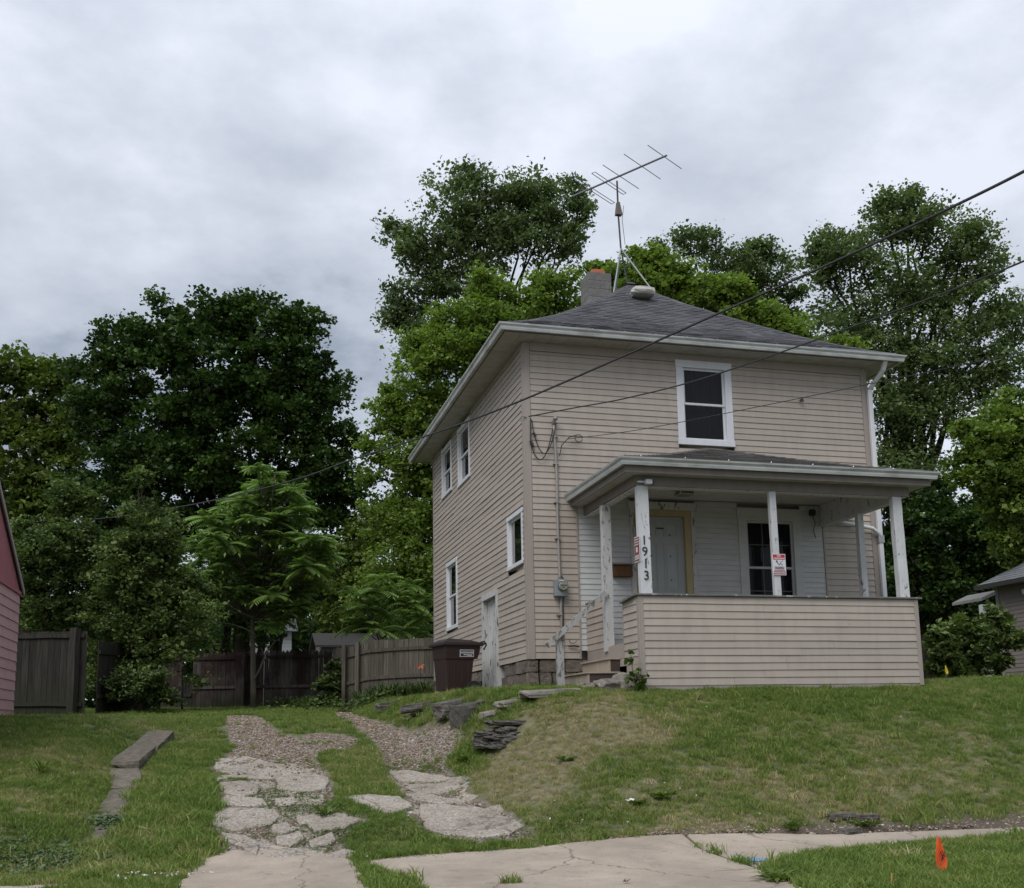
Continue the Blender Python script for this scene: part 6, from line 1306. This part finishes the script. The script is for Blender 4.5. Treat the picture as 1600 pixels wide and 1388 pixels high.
def tree(name, label, D, base, blobs, mat, n_cl, per, crad, leaf, bark=BARK, cat='tree', group=None, trunk_r=0.22, fork=0.35, shell=0.45, tint=0.45, tv=0.2, flat=0.7, jit=1.0, twigs=0, elong=1.5, upb=0.5, nlimb=99, basez=None, bough=1.0):
    bx = atD(base[0], base[1], D); gz = gnd(bx[0], bx[1]) if basez is None else basez; t = empty(name, (bx[0], bx[1], gz), label, cat, group)
    C, tb, B = crown_clusters(blobs, D, int(n_cl*DENS), shell, jit, crad=crad, bough=bough)
    kk = C[:, 2] > gz+0.15; C = C[kk]; tb = tb[kk]
    cr = crad*np.exp(RNG.normal(0, 0.3, len(C))); tc = np.clip(tint+tb*tv*0.6+RNG.normal(0, tv*0.5, len(C)), 0, 1); cr = cr*0.8
    Q, ti = leaves(C, int(per*PERF), cr, leaf*LSZ, tc, flat, upb, elong)
    mk_np('crown', Q, ti, mat, t)
    mb = MB(); top = max(B, key=lambda q: q[0][2]); cx = np.mean([q[0] for q in B], 0)
    f0 = np.array([bx[0], bx[1], gz-0.2]); hgt = top[0][2]-gz; f1 = np.array([bx[0]*0.8+cx[0]*0.2, bx[1]*0.8+cx[1]*0.2, gz+hgt*fork])
    limb(mb, f0, f1, trunk_r*1.15, trunk_r*0.8, 5, 0.05, 8)
    for i, (c, rx, ry) in enumerate(B[:nlimb]):
        st = f1 if c[2] > f1[2] else f0*0.6+f1*0.4; mid = st*0.55+c*0.45+np.array([0, 0, 0.08*hgt])
        limb(mb, st, mid, trunk_r*0.42, trunk_r*0.26, 4, 0.10, 6); limb(mb, mid, c, trunk_r*0.26, trunk_r*0.12, 4, 0.12, 5)
        if twigs:
            near = C[np.argsort(np.linalg.norm(C-c, axis=1))[:twigs*3]]
            for q in near[RNG.permutation(len(near))[:twigs]]: limb(mb, c if RNG.random() < .6 else mid*0.3+c*0.7, q, trunk_r*0.10, 0.008, 3, 0.15, 4)
    mb.build('trunk', bark, t); return t
# far woods mass closing the view low down, behind everything
def woods():
    cs = []
    for px in np.arange(-260, 1900, 9):
        top = 930+28*math.sin(px*0.021)+18*math.sin(px*0.057+1)
        if 560 < px < 1420: top = 900
        if px > 1380: top = 780+25*math.sin(px*0.03)
        for k in range(11):
            D_ = 62+RNG.uniform(-5, 6); py_ = top+(1128-top)*(RNG.random()**1.1)
            if px > 1380: cs.append(atD(px+RNG.normal(0, 8), py_*0.6+1060*0.4, D_-2))
            cs.append(atD(px+RNG.normal(0, 8), top+(1128-top)*(RNG.random()**1.1), D_))
    C = np.array(cs); cr = np.full(len(C), 1.35); Q, ti = leaves(C, 26, cr, 0.36, np.clip(0.30+RNG.normal(0, .15, len(C)), 0, 1), 0.8)
    o = mk_np('background_woods', Q, ti, L_DARK); tag(o, 'dark undergrowth and woods behind the yards', kind='stuff')
woods()
tree('maple_tree', 'huge dark green rounded maple tree behind the left fence', 44, (380, 1080),
     [(330, 560, 105, 85), (225, 600, 85, 85), (430, 570, 80, 80), (250, 700, 120, 110), (390, 700, 120, 110), (480, 670, 65, 100), (180, 745, 65, 85), (490, 780, 55, 80), (330, 790, 140, 80), (545, 695, 24, 35), (530, 790, 35, 60), (245, 505, 42, 32), (330, 500, 50, 30), (400, 505, 55, 34), (470, 520, 38, 40), (158, 640, 42, 70), (190, 545, 45, 40), (500, 590, 22, 40), (230, 860, 100, 60), (420, 880, 90, 70), (500, 900, 50, 60), (350, 960, 150, 50)],
     L_DARK, 5200, 17, 0.50, 0.20, trunk_r=0.38, fork=0.28, shell=0.5, tint=0.42, tv=0.22, elong=1.1, twigs=4)
for k, (px, w_) in enumerate(((402, 0.17), (424, 0.20), (437, 0.14), (350, 0.2))):
    q = atD(px, 1050, 46); t = empty('bare_trunk', (q[0], q[1], gnd(q[0], q[1])), ['straight dark trunk behind the fence, just right of the young tree', 'thicker dark trunk behind the fence, middle of three close together', 'dark trunk behind the fence, rightmost of three close together', 'dark trunk behind the fence left of the young tree'][k], 'tree', 'dark trunks standing behind the picket fence')
    limb_ = MB(); limb(limb_, (q[0], q[1], gnd(q[0], q[1])-.2), (q[0]+0.2, q[1], 6.5), w_, w_*0.8, 5, 0.04, 8); limb_.build('trunk', BARK, t)
tree('olive_tree', 'olive green tree cut by the left edge behind the pink garage', 50, (30, 1080),
     [(20, 630, 70, 65), (70, 640, 55, 80), (-50, 620, 60, 90), (30, 740, 90, 100), (90, 760, 60, 90), (20, 580, 45, 35), (75, 590, 35, 35), (20, 850, 90, 70)], L_BACK, 1500, 14, 0.55, 0.22, trunk_r=0.3, tint=0.6, twigs=3)
tree('sapling_shrub', 'tall wispy grey green bush behind the garage corner', 27, (85, 1105),
     [(85, 900, 62, 70), (65, 850, 40, 50), (115, 860, 45, 60), (105, 800, 16, 38), (95, 770, 7, 25), (130, 800, 12, 35), (35, 900, 25, 60), (60, 960, 50, 40), (130, 940, 50, 50), (40, 830, 12, 28)], L_SHR, 1250, 15, 0.26, 0.085, BARKPALE, 'shrub', trunk_r=0.07, tint=0.45, twigs=4, shell=0.3, jit=1.6, fork=0.2)
tree('sapling_shrub', 'tall wispy light green bush with a pointed top left of the young tree', 26.5, (215, 1108),
     [(230, 880, 55, 60), (235, 825, 36, 45), (221, 775, 9, 30), (218, 745, 4, 14), (250, 940, 65, 60), (190, 960, 60, 60), (270, 960, 50, 45), (225, 1010, 70, 55), (165, 1020, 35, 50), (200, 830, 18, 40), (262, 850, 28, 35), (300, 985, 20, 18), (180, 890, 40, 50), (290, 920, 30, 35)], L_SHR, 1500, 15, 0.26, 0.085, BARKPALE, 'shrub', trunk_r=0.07, tint=0.6, twigs=4, shell=0.3, jit=1.6, fork=0.2)
tree('low_bush', 'low dense dark green bush on the ground below the wispy bushes', 25.0, (205, 1112), [(205, 1075, 62, 32), (240, 1085, 38, 22), (165, 1085, 30, 25)], L_SHR, 330, 16, 0.20, 0.075, BARKPALE, 'bush', trunk_r=0.03, tint=0.35, twigs=2, shell=0.3)
tree('yellow_green_maple', 'bright yellow green maple tree behind the left side of the house', 38, (700, 1060),
     [(800, 490, 85, 45), (735, 530, 65, 55), (865, 465, 45, 30), (700, 600, 65, 65), (665, 560, 30, 40), (652, 690, 36, 58), (680, 500, 18, 30), (845, 440, 20, 18), (770, 450, 30, 22), (610, 650, 28, 32), (590, 705, 18, 22), (652, 775, 42, 52), (618, 850, 42, 68), (660, 850, 50, 70), (620, 930, 48, 55), (800, 560, 80, 50), (690, 700, 50, 60), (620, 620, 16, 18), (578, 745, 14, 14)],
     L_YEL, 3000, 16, 0.45, 0.145, bough=1.25, trunk_r=0.26, tint=0.72, tv=0.2, elong=1.2, twigs=3, shell=0.5)
tree('mid_green_tree', 'mid green leafy tree filling the gap between the dark maple and the house', 41, (575, 1060),
     [(585, 822, 28, 32), (568, 885, 34, 48), (562, 945, 42, 52), (625, 960, 40, 40), (540, 910, 35, 60)], L_BACK, 750, 15, 0.42, 0.16, trunk_r=0.2, tint=0.62, twigs=3)
tree('tall_loose_tree', 'very tall loose dark tree rising above the left roof slope', 52, (800, 1060),
     [(725, 310, 50, 42), (735, 275, 30, 20), (820, 300, 42, 32), (850, 320, 45, 40), (890, 360, 32, 40), (700, 370, 60, 45), (650, 395, 36, 34), (630, 360, 14, 16), (770, 360, 60, 45), (830, 370, 50, 40), (640, 470, 36, 32), (618, 500, 24, 20), (650, 515, 22, 24), (690, 440, 48, 40), (900, 300, 20, 22), (918, 335, 12, 30), (740, 430, 45, 35), (610, 350, 8, 8), (655, 545, 20, 16)],
     L_ELM, 1700, 13, 0.62, 0.145, trunk_r=0.24, fork=0.55, bough=1.45, tint=0.6, tv=0.22, twigs=9, shell=0.25, jit=1.5, elong=1.9, upb=0.2)
tree('yellow_green_maple', 'bright yellow green tree just behind the roof, right of the antenna', 36, (1080, 1060),
     [(1000, 450, 42, 38), (1060, 450, 55, 42), (1120, 480, 55, 34), (1175, 505, 38, 26), (1035, 410, 22, 20), (965, 440, 22, 26), (1225, 530, 45, 26), (1020, 400, 12, 14), (1140, 460, 30, 22), (1000, 410, 14, 14), (930, 430, 18, 16), (1290, 545, 40, 20)], L_YEL, 1200, 15, 0.38, 0.15, trunk_r=0.24, tint=0.75, tv=0.2, elong=1.2, twigs=3, shell=0.5)
tree('thin_tree', 'thin open dark tree above the right part of the roof', 50, (1180, 1060),
     [(1075, 385, 24, 24), (1112, 400, 32, 30), (1098, 370, 8, 16), (1165, 420, 36, 32), (1205, 388, 18, 20), (1212, 430, 30, 36), (1232, 480, 26, 32), (1140, 440, 46, 32), (1030, 388, 9, 12), (1195, 480, 36, 30), (1250, 455, 12, 20), (1180, 385, 10, 10)], L_ELM, 640, 12, 0.58, 0.14, trunk_r=0.18, fork=0.6, bough=1.45, tint=0.6, twigs=7, shell=0.2, jit=1.6)
tree('cottonwood_tree', 'big open grey green tree towering at the right behind the house', 44, (1440, 1060),
     [(1390, 345, 48, 38), (1385, 315, 14, 22), (1445, 345, 52, 38), (1422, 312, 14, 20), (1340, 395, 52, 45), (1490, 395, 48, 45), (1515, 360, 24, 26), (1295, 420, 30, 40), (1400, 450, 80, 55), (1540, 430, 26, 34), (1555, 480, 20, 16), (1330, 510, 62, 50), (1430, 550, 85, 60), (1535, 545, 55, 55), (1590, 500, 28, 45), (1390, 640, 50, 75), (1470, 640, 70, 65), (1420, 740, 65, 55), (1560, 600, 45, 30), (1275, 395, 9, 16), (1300, 370, 14, 20), (1490, 470, 50, 40)],
     L_ELM, 2900, 13, 0.64, 0.14, trunk_r=0.30, fork=0.38, bough=1.4, tint=0.72, tv=0.22, twigs=7, shell=0.25, jit=1.3)
tree('bright_maple', 'bright green maple tree at the right edge above the neighbour roof', 31, (1760, 1050),
     [(1520, 720, 30, 25), (1600, 850, 50, 30), (1560, 680, 50, 45), (1605, 650, 45, 42), (1545, 735, 45, 42), (1590, 780, 60, 50), (1630, 720, 60, 80), (1515, 665, 16, 12), (1500, 668, 10, 8), (1570, 625, 14, 14)], L_YEL, 1500, 15, 0.34, 0.13, trunk_r=0.2, tint=0.62, twigs=3, shell=0.5, elong=1.2)
tree('dark_tree', 'dark dense tree in the shade right of the porch', 38, (1450, 1050),
     [(1450, 810, 80, 60), (1505, 850, 70, 75), (1420, 900, 55, 80), (1480, 950, 60, 65), (1560, 850, 50, 60), (1400, 830, 30, 70), (1540, 930, 50, 60), (1390, 960, 30, 60), (1600, 830, 50, 60)], L_DARK, 1500, 15, 0.40, 0.17, trunk_r=0.22, tint=0.40, twigs=3, elong=1.1)
tree('leafy_shrub', 'leafy shrub between the porch and the neighbour house', 27.5, (1530, 1062),
     [(1500, 1000, 38, 28), (1558, 1005, 28, 42), (1470, 1010, 22, 20), (1520, 1035, 48, 24), (1553, 962, 18, 18), (1482, 1035, 34, 24), (1462, 992, 12, 7), (1590, 1000, 10, 14)], L_SHR, 480, 15, 0.20, 0.105, BARKPALE, 'shrub', trunk_r=0.04, tint=0.62, twigs=4, shell=0.25, jit=1.5, elong=1.9, fork=0.15)
# ---- compound-leaved young trees
def fronds(spots, flen, mat, parent, pairs=10, leaf=(0.13, 0.042), tint=0.5, per=11, droop=0.5):
    Q = []; T = []
    for c, s_, tt in spots:
        a0 = random.uniform(0, 6.28)
        for k in range(per):
            a = a0+k*2*math.pi/per+random.uniform(-.25, .25); el = random.uniform(-0.1, 1.05); L_ = flen*s_*random.uniform(0.75, 1.1); dx, dy = math.cos(a), math.sin(a)
            ft = tt+random.gauss(0, 0.1)
            for i in range(pairs+1):
                f = (i+1.2)/(pairs+1.2); px = L_*f*math.cos(el*(1-0.4*f)); pz = L_*f*math.sin(el)-droop*L_*f*f
                p = np.array([c[0]+dx*px, c[1]+dy*px, c[2]+pz]); tn = np.array([dx*math.cos(el-droop*f*1.6), dy*math.cos(el-droop*f*1.6), math.sin(el-droop*f*1.6)])
                for sd in ((-1, 1) if i < pairs else (0,)):
                    if sd == 0: o = tn
                    else: o = np.array([-dy, dx, 0])*sd*0.88+tn*0.35+np.array([0, 0, -0.35])
                    o = o/np.linalg.norm(o); l = leaf[0]*s_*(1.15-0.45*abs(f-0.45)); wv = np.cross(o, [0, 0, 1.0]); wv = wv/(np.linalg.norm(wv)+1e-6)*leaf[1]*s_
                    Q.append([p, p+o*l*0.4-wv*0.5, p+o*l+np.array([0, 0, -0.02]), p+o*l*0.4+wv*0.5]); T.append(min(1, max(0, ft+random.gauss(0, .08))))
    mk_np('crown', np.array(Q), T, mat, parent)
def heaven(name, label, D, base, hpx, rosettes, trunk_r, flen, cat='tree', spread=1.0, leaf=(0.20, 0.068)):
    bx = atD(base[0], base[1], D); gz = gnd(bx[0], bx[1]); t = empty(name, (bx[0], bx[1], gz), label, cat); sp = []; mb = MB(); k = D/F_PX
    fork = atD(hpx[0], hpx[1], D); fork[1] = bx[1]; limb(mb, (bx[0], bx[1], gz-0.1), fork, trunk_r, trunk_r*0.75, 5, 0.03, 8)
    tp = rosettes[0]; top_ = atD(tp[0], tp[1], D); ax = lambda f: fork+(top_-fork)*f+np.array([0.10*math.sin(f*5), 0, 0]); limb(mb, fork, ax(0.5), trunk_r*0.75, trunk_r*0.5, 4, 0.03, 7); limb(mb, ax(0.5), top_, trunk_r*0.5, 0.02, 4, 0.03, 6)
    for (px, py, s_) in rosettes:
        c = atD(px, py, D+RNG.normal(0, 0.55)*spread); sp.append((c, s_, 0.72+random.gauss(0, 0.13)))
        hf = (c[2]-fork[2])/(top_[2]-fork[2]); st_ = ax(max(0.0, min(0.92, hf-0.28))); limb(mb, st_, c, trunk_r*0.28, 0.012, 5, 0.04, 5, 0.0 if hf > 0.2 else -0.05)
    fronds(sp, flen, L_AIL, t, leaf=leaf); mb.build('trunk', BARKPALE, t); return t, mb
ros = [(428, 745, 0.7), (418, 760, 0.9), (392, 770, 1), (450, 772, 1), (374, 785, 1), (412, 795, 1), (462, 800, 1), (430, 815, 1), (385, 815, 1), (345, 825, 1), (480, 835, 1), (440, 840, 1), (405, 842, 1), (358, 850, 1), (325, 845, 0.9), (460, 862, 1), (500, 858, 0.9), (345, 880, 1), (320, 905, 1), (376, 880, 1), (418, 872, 1), (345, 920, 1), (330, 930, 0.9), (480, 885, 1), (450, 905, 1), (425, 930, 1), (465, 930, 1), (440, 955, 0.9), (390, 925, 0.8), (500, 880, 0.8), (470, 950, 0.8), (305, 880, 0.8), (398, 900, 0.9)]
rr2 = []
for (px, py, s_) in ros:
    for k in range(2): rr2.append((px+random.gauss(0, 13), py+random.gauss(0, 11), s_*random.uniform(0.8, 1.05)))
ros = [(430, 742, 0.7)]+ros+rr2+[(300, 900, 0.8), (312, 925, 0.8), (515, 870, 0.8), (495, 910, 0.8), (335, 860, 0.9), (505, 840, 0.8), (320, 870, 0.8)]
t, _ = heaven('young_compound_leaf_tree', 'young bright green tree with long drooping compound leaves before the picket fence', 30.2, (396, 1108), (395, 965), ros, 0.085, 0.62)
mb = MB(); f = atD(396, 990, 30.2)
limb(mb, f, atD(330, 975, 29.8), 0.03, 0.012, 5, 0.03, 5, 0.10); limb(mb, atD(396, 965, 30.2), atD(355, 945, 30), 0.03, 0.012, 4, 0.03, 5, -0.05); limb(mb, atD(398, 1060, 30.2), atD(420, 1015, 30.1), 0.035, 0.02, 4, 0.03, 5); limb(mb, atD(416, 1030, 30.1), atD(408, 1012, 30.1), 0.02, 0.01, 2, 0.03, 5); limb(mb, atD(420, 1015, 30.1), atD(430, 1000, 30.1), 0.02, 0.008, 2, 0.03, 5); mb.build('branch', BARKPALE, t)
ros2 = [(560, 930, 1), (590, 925, 1), (620, 935, 1), (575, 950, 1), (605, 960, 1), (640, 945, 1), (660, 965, 0.9), (560, 975, 0.9), (590, 985, 1), (625, 985, 1), (655, 990, 0.9), (600, 905, 0.8), (640, 915, 0.8), (668, 935, 0.8), (548, 955, 0.7)]
heaven('compound_leaf_thicket', 'thicket of compound leaved shoots behind the grey board fence', 31, (610, 1090), (608, 1040), ros2, 0.05, 0.75, 'shrub')
heaven('compound_leaf_sapling', 'bright leafy sapling between the two wispy bushes and the young tree', 28.2, (285, 1100), (285, 1010), [(275, 955, 0.9), (300, 945, 0.9), (290, 970, 0.9), (262, 968, 0.8), (315, 965, 0.7)], 0.03, 0.5, 'sapling')
tree('vine_shrub', 'dark green vine shrub growing over the board fence by the gate post', 29.2, (513, 1100), [(513, 1070, 20, 28), (528, 1050, 14, 18), (505, 1088, 18, 14), (520, 1095, 22, 12), (538, 1062, 6, 16)], L_SHR, 150, 15, 0.16, 0.10, BARKPALE, 'shrub', trunk_r=0.02, tint=0.4, twigs=2, shell=0.25)
# strap-leaved clumps and weeds
def strap(name, pts, label, cat, h_=0.45, n=55, mat=L_SHR, w_=0.016, spread=0.28, tint=0.3):
    t = None; Q = []; T = []
    q = pts; gz = gnd(q[0], q[1])
    for i in range(n):
        a = random.uniform(0, 6.28); r = spread*math.sqrt(random.random())*0.5; x, y = q[0]+r*math.cos(a), q[1]+r*math.sin(a); L_ = h_*random.uniform(.6, 1.15); ln = random.uniform(.15, .75)*L_; wx, wy = -math.sin(a)*w_, math.cos(a)*w_; dx, dy = math.cos(a), math.sin(a); tt = min(1, max(0, random.gauss(tint, .15)))
        P = [(0, 0), (ln*0.35, L_*0.6), (ln*0.8, L_*0.85), (ln*1.15, L_*0.72)]; W_ = [1, 1, 0.7, 0.05]
        for k in range(3):
            a0, z0 = P[k]; a1, z1 = P[k+1]
            Q.append([(x+dx*a0-wx*W_[k], y+dy*a0-wy*W_[k], gz+z0), (x+dx*a0+wx*W_[k], y+dy*a0+wy*W_[k], gz+z0), (x+dx*a1+wx*W_[k+1], y+dy*a1+wy*W_[k+1], gz+z1), (x+dx*a1-wx*W_[k+1], y+dy*a1-wy*W_[k+1], gz+z1)]); T.append(tt)
    o = mk_np(name, np.array(Q), T, mat); return tag(o, label, cat)
lil = ['between the young tree and the gate post, leftmost', 'beside the leftmost one before the picket fence', 'in the middle before the picket fence', 'just left of the vine shrub']
for i, (px, D_) in enumerate(((440, 30.3), (458, 30.2), (476, 30.0), (494, 29.5))):
    tag(strap('lily_clump', atD(px, 1105, D_), 'x', 'plant', 0.42), 'dark strap leaved clump '+lil[i], 'plant', 'strap leaved clumps along the fences')
lil = ['right of the gate posts, leftmost along the board fence', 'second from the gate posts along the board fence', 'third from the gate posts along the board fence', 'fourth from the gate posts along the board fence', 'nearest the trash cart along the board fence', 'tight beside the trash cart']
for i, (px, D_) in enumerate(((566, 27.0), (588, 26.8), (608, 26.6), (628, 26.4), (648, 26.0), (664, 25.6))):
    tag(strap('lily_clump', atD(px, 1096, D_), 'x', 'plant', 0.50, 70), 'dark strap leaved clump '+lil[i], 'plant', 'strap leaved clumps along the fences')
q = atD(657, 1040, 26.0); t = empty('orange_lily', (q[0], q[1], gnd(q[0], q[1])), 'orange day lily flower in front of the grey board fence by the cart', 'flower')
MB().tube([(q[0], q[1], gnd(q[0], q[1])), (q[0], q[1], q[2])], 0.006, 4).build('stem', bpy.data.materials['shrub leaf'], t)
Q = [[(q[0], q[1], q[2]), (q[0]+0.07*math.cos(a)-0.02, q[1]-0.03, q[2]+0.06*math.sin(a)), (q[0]+0.11*math.cos(a), q[1]-0.05, q[2]+0.10*math.sin(a)), (q[0]+0.07*math.cos(a+0.5), q[1]-0.03, q[2]+0.06*math.sin(a+0.5))] for a in np.linspace(0, 6.28, 7)[:-1]]
mk('petals', [v for p in Q for v in p], [(4*i, 4*i+1, 4*i+2, 4*i+3) for i in range(6)], mat_plain('orange petal', (0.5, 0.10, 0.02), 0.6), t)
def weed(px, py, r, n, label, mat=L_MID, tint=0.95, q=None, el=(0.15, 0.6), cat='weed', lw=0.028):
    if q is None: q = gpt(px, py)
    Q = []; T = []
    for i in range(n):
        a = random.uniform(0, 6.28); e_ = random.uniform(*el); L_ = r*random.uniform(.55, 1.1); d = np.array([math.cos(a)*math.cos(e_), math.sin(a)*math.cos(e_), math.sin(e_)]); w2 = np.array([-math.sin(a), math.cos(a), 0])*lw; p0 = np.array([q[0], q[1], gnd(q[0], q[1])])+RNG.normal(0, r*0.12, 3)*np.array([1, 1, 0])
        p1 = p0+d*L_*0.6+np.array([0, 0, 0.01]); p2 = p0+d*L_-np.array([0, 0, 0.12*L_]); Q.append([p0, p1-w2, p2, p1+w2]); T.append(min(1, max(0, random.gauss(tint, .15))))
    return tag(mk_np('weed', np.array(Q), T, mat), label, cat)
weed(998, 1258, 0.20, 26, 'dandelion like rosette low on the bank, left of two'); weed(1035, 1248, 0.20, 28, 'dandelion like rosette low on the bank, right of two')
weed(1215, 1375, 0.26, 34, 'broad leaved weed at the corner of the grass strip beside the sidewalk'); weed(885, 1190, 0.18, 22, 'small leafy weed on the grass below the stone stack'); weed(1355, 1290, 0.20, 22, 'pale toothed weed at the foot of the right bank', tint=0.8)
weed(1240, 1300, 0.20, 20, 'tall leafy weed at the foot of the bank above the sidewalk', el=(0.5, 1.2)); weed(60, 1210, 0.30, 30, 'clump of coarse blades in the left lawn', lw=0.015, el=(0.3, 1.0)); weed(730, 1190, 0.22, 22, 'leafy weed right of the gravel track'); weed(510, 1275, 0.2, 26, 'clump of green weeds between the drive slabs', lw=0.02, el=(0.3, 1.0))
for px, py in ((0, 0),):
    q = atY(995, 1050, -PD-0.12); t = empty('porch_corner_weed', (q[0], q[1], gnd(q[0], q[1])), 'leafy weed climbing at the left corner of the porch wall', 'weed')
    mb = MB(); gz = gnd(q[0], q[1]); limb(mb, (q[0]-0.02, q[1], gz), (q[0]-0.10, q[1]-0.02, gz+0.62), 0.008, 0.004, 5, 0.06, 4); limb(mb, (q[0], q[1], gz), (q[0]+0.06, q[1]-0.03, gz+0.35), 0.007, 0.004, 4, 0.06, 4); mb.build('stem', BARKPALE, t)
    C = np.array([(q[0]-0.10, q[1]-0.03, gz+0.60), (q[0]-0.12, q[1]-0.03, gz+0.48), (q[0]+0.02, q[1]-0.05, gz+0.34), (q[0]+0.08, q[1]-0.06, gz+0.26), (q[0]-0.08, q[1]-0.05, gz+0.28), (q[0], q[1]-0.06, gz+0.18), (q[0]-0.16, q[1]-0.04, gz+0.20), (q[0]+0.06, q[1]-0.05, gz+0.10), (q[0]-0.06, q[1]-0.06, gz+0.08)])
    Q, ti = leaves(C, 7, np.full(len(C), 0.075), 0.075, np.full(len(C), 0.55), 0.7, 0.5, 1.3); mk_np('leaves', Q, ti, L_MID, t)
# ground cover: creeping broad leaves bottom left, along fences and beside the steps
def cover(name, label, boxes, n, size, mat, tint, h_=0.06):
    C = []
    for (cx, cy, rx, ry) in boxes:
        c = gpt(cx, cy); m_ = n//len(boxes); x = c[0]+RNG.normal(0, rx, m_); y = c[1]+RNG.normal(0, ry, m_); C.append(np.stack([x, y, ground(x, y)+RNG.uniform(0.02, h_, m_)], -1))
    C = np.concatenate(C); k = ~in_walk(C[:, 0], C[:, 1]) & ~in_pads(C[:, 0], C[:, 1]); C = C[k]; Q, ti = leaves(C, 1, np.full(len(C), 0.01), size, np.full(len(C), tint), 0.3, 1.6, 1.05); tag(mk_np(name, Q, ti, mat), label, kind='stuff')
cover('creeping_ground_cover', 'creeping round leaved ground cover in the bottom left lawn', [(40, 1330, 0.35, 0.25), (90, 1345, 0.25, 0.15), (10, 1350, 0.3, 0.25), (160, 1345, 0.25, 0.12), (175, 1290, 0.12, 0.1)], 2600, 0.036, mat_leaf('creeper leaf', (0.05, 0.085, 0.04), (0.15, 0.21, 0.11), 0.2), 0.5)
cover('clover', 'clover and low weeds scattered in the slab joints and lawn', [(450, 1285, 0.35, 0.5), (500, 1265, 0.4, 0.2), (600, 1300, 0.5, 0.25), (540, 1310, 0.4, 0.2), (690, 1200, 0.4, 0.4), (880, 1290, 0.5, 0.2), (560, 1190, 0.3, 0.5), (430, 1250, 0.25, 0.4)], 9000, 0.020, L_MID, 0.7, 0.05)
cover('fence_foot_weeds', 'low weeds growing at the foot of the fences', [(300, 1107, 0.8, 0.25), (460, 1104, 0.9, 0.25), (350, 1107, 0.6, 0.2), (600, 1097, 1.2, 0.3)], 3500, 0.075, L_SHR, 0.4, 0.32)
def flowers():
    n = 90; x = []; y = []
    for (px, py, rx, ry, m_) in ((265, 1380, 0.25, 0.1, 34), (80, 1160, 3, 2, 14), (1300, 1130, 3, 1.5, 16), (980, 1260, 2, 0.8, 14), (600, 1290, 1.0, 0.5, 12)):
        c = gpt(px, py); x += list(c[0]+RNG.normal(0, rx, m_)); y += list(c[1]+RNG.normal(0, ry, m_))
    x = np.array(x); y = np.array(y); C = np.stack([x, y, ground(x, y)+0.085], -1); m_ = mat_leaf('white clover head', (0.5, 0.5, 0.48), (0.6, 0.6, 0.58), 0.1)
    Q, ti = leaves(C, 4, np.full(len(C), 0.008), 0.016, np.full(len(C), 0.6), 1, 0.8, 1.0); tag(mk_np('clover_flowers', Q, ti, m_), 'tiny white clover heads dotted over the lawn', kind='stuff')
flowers()
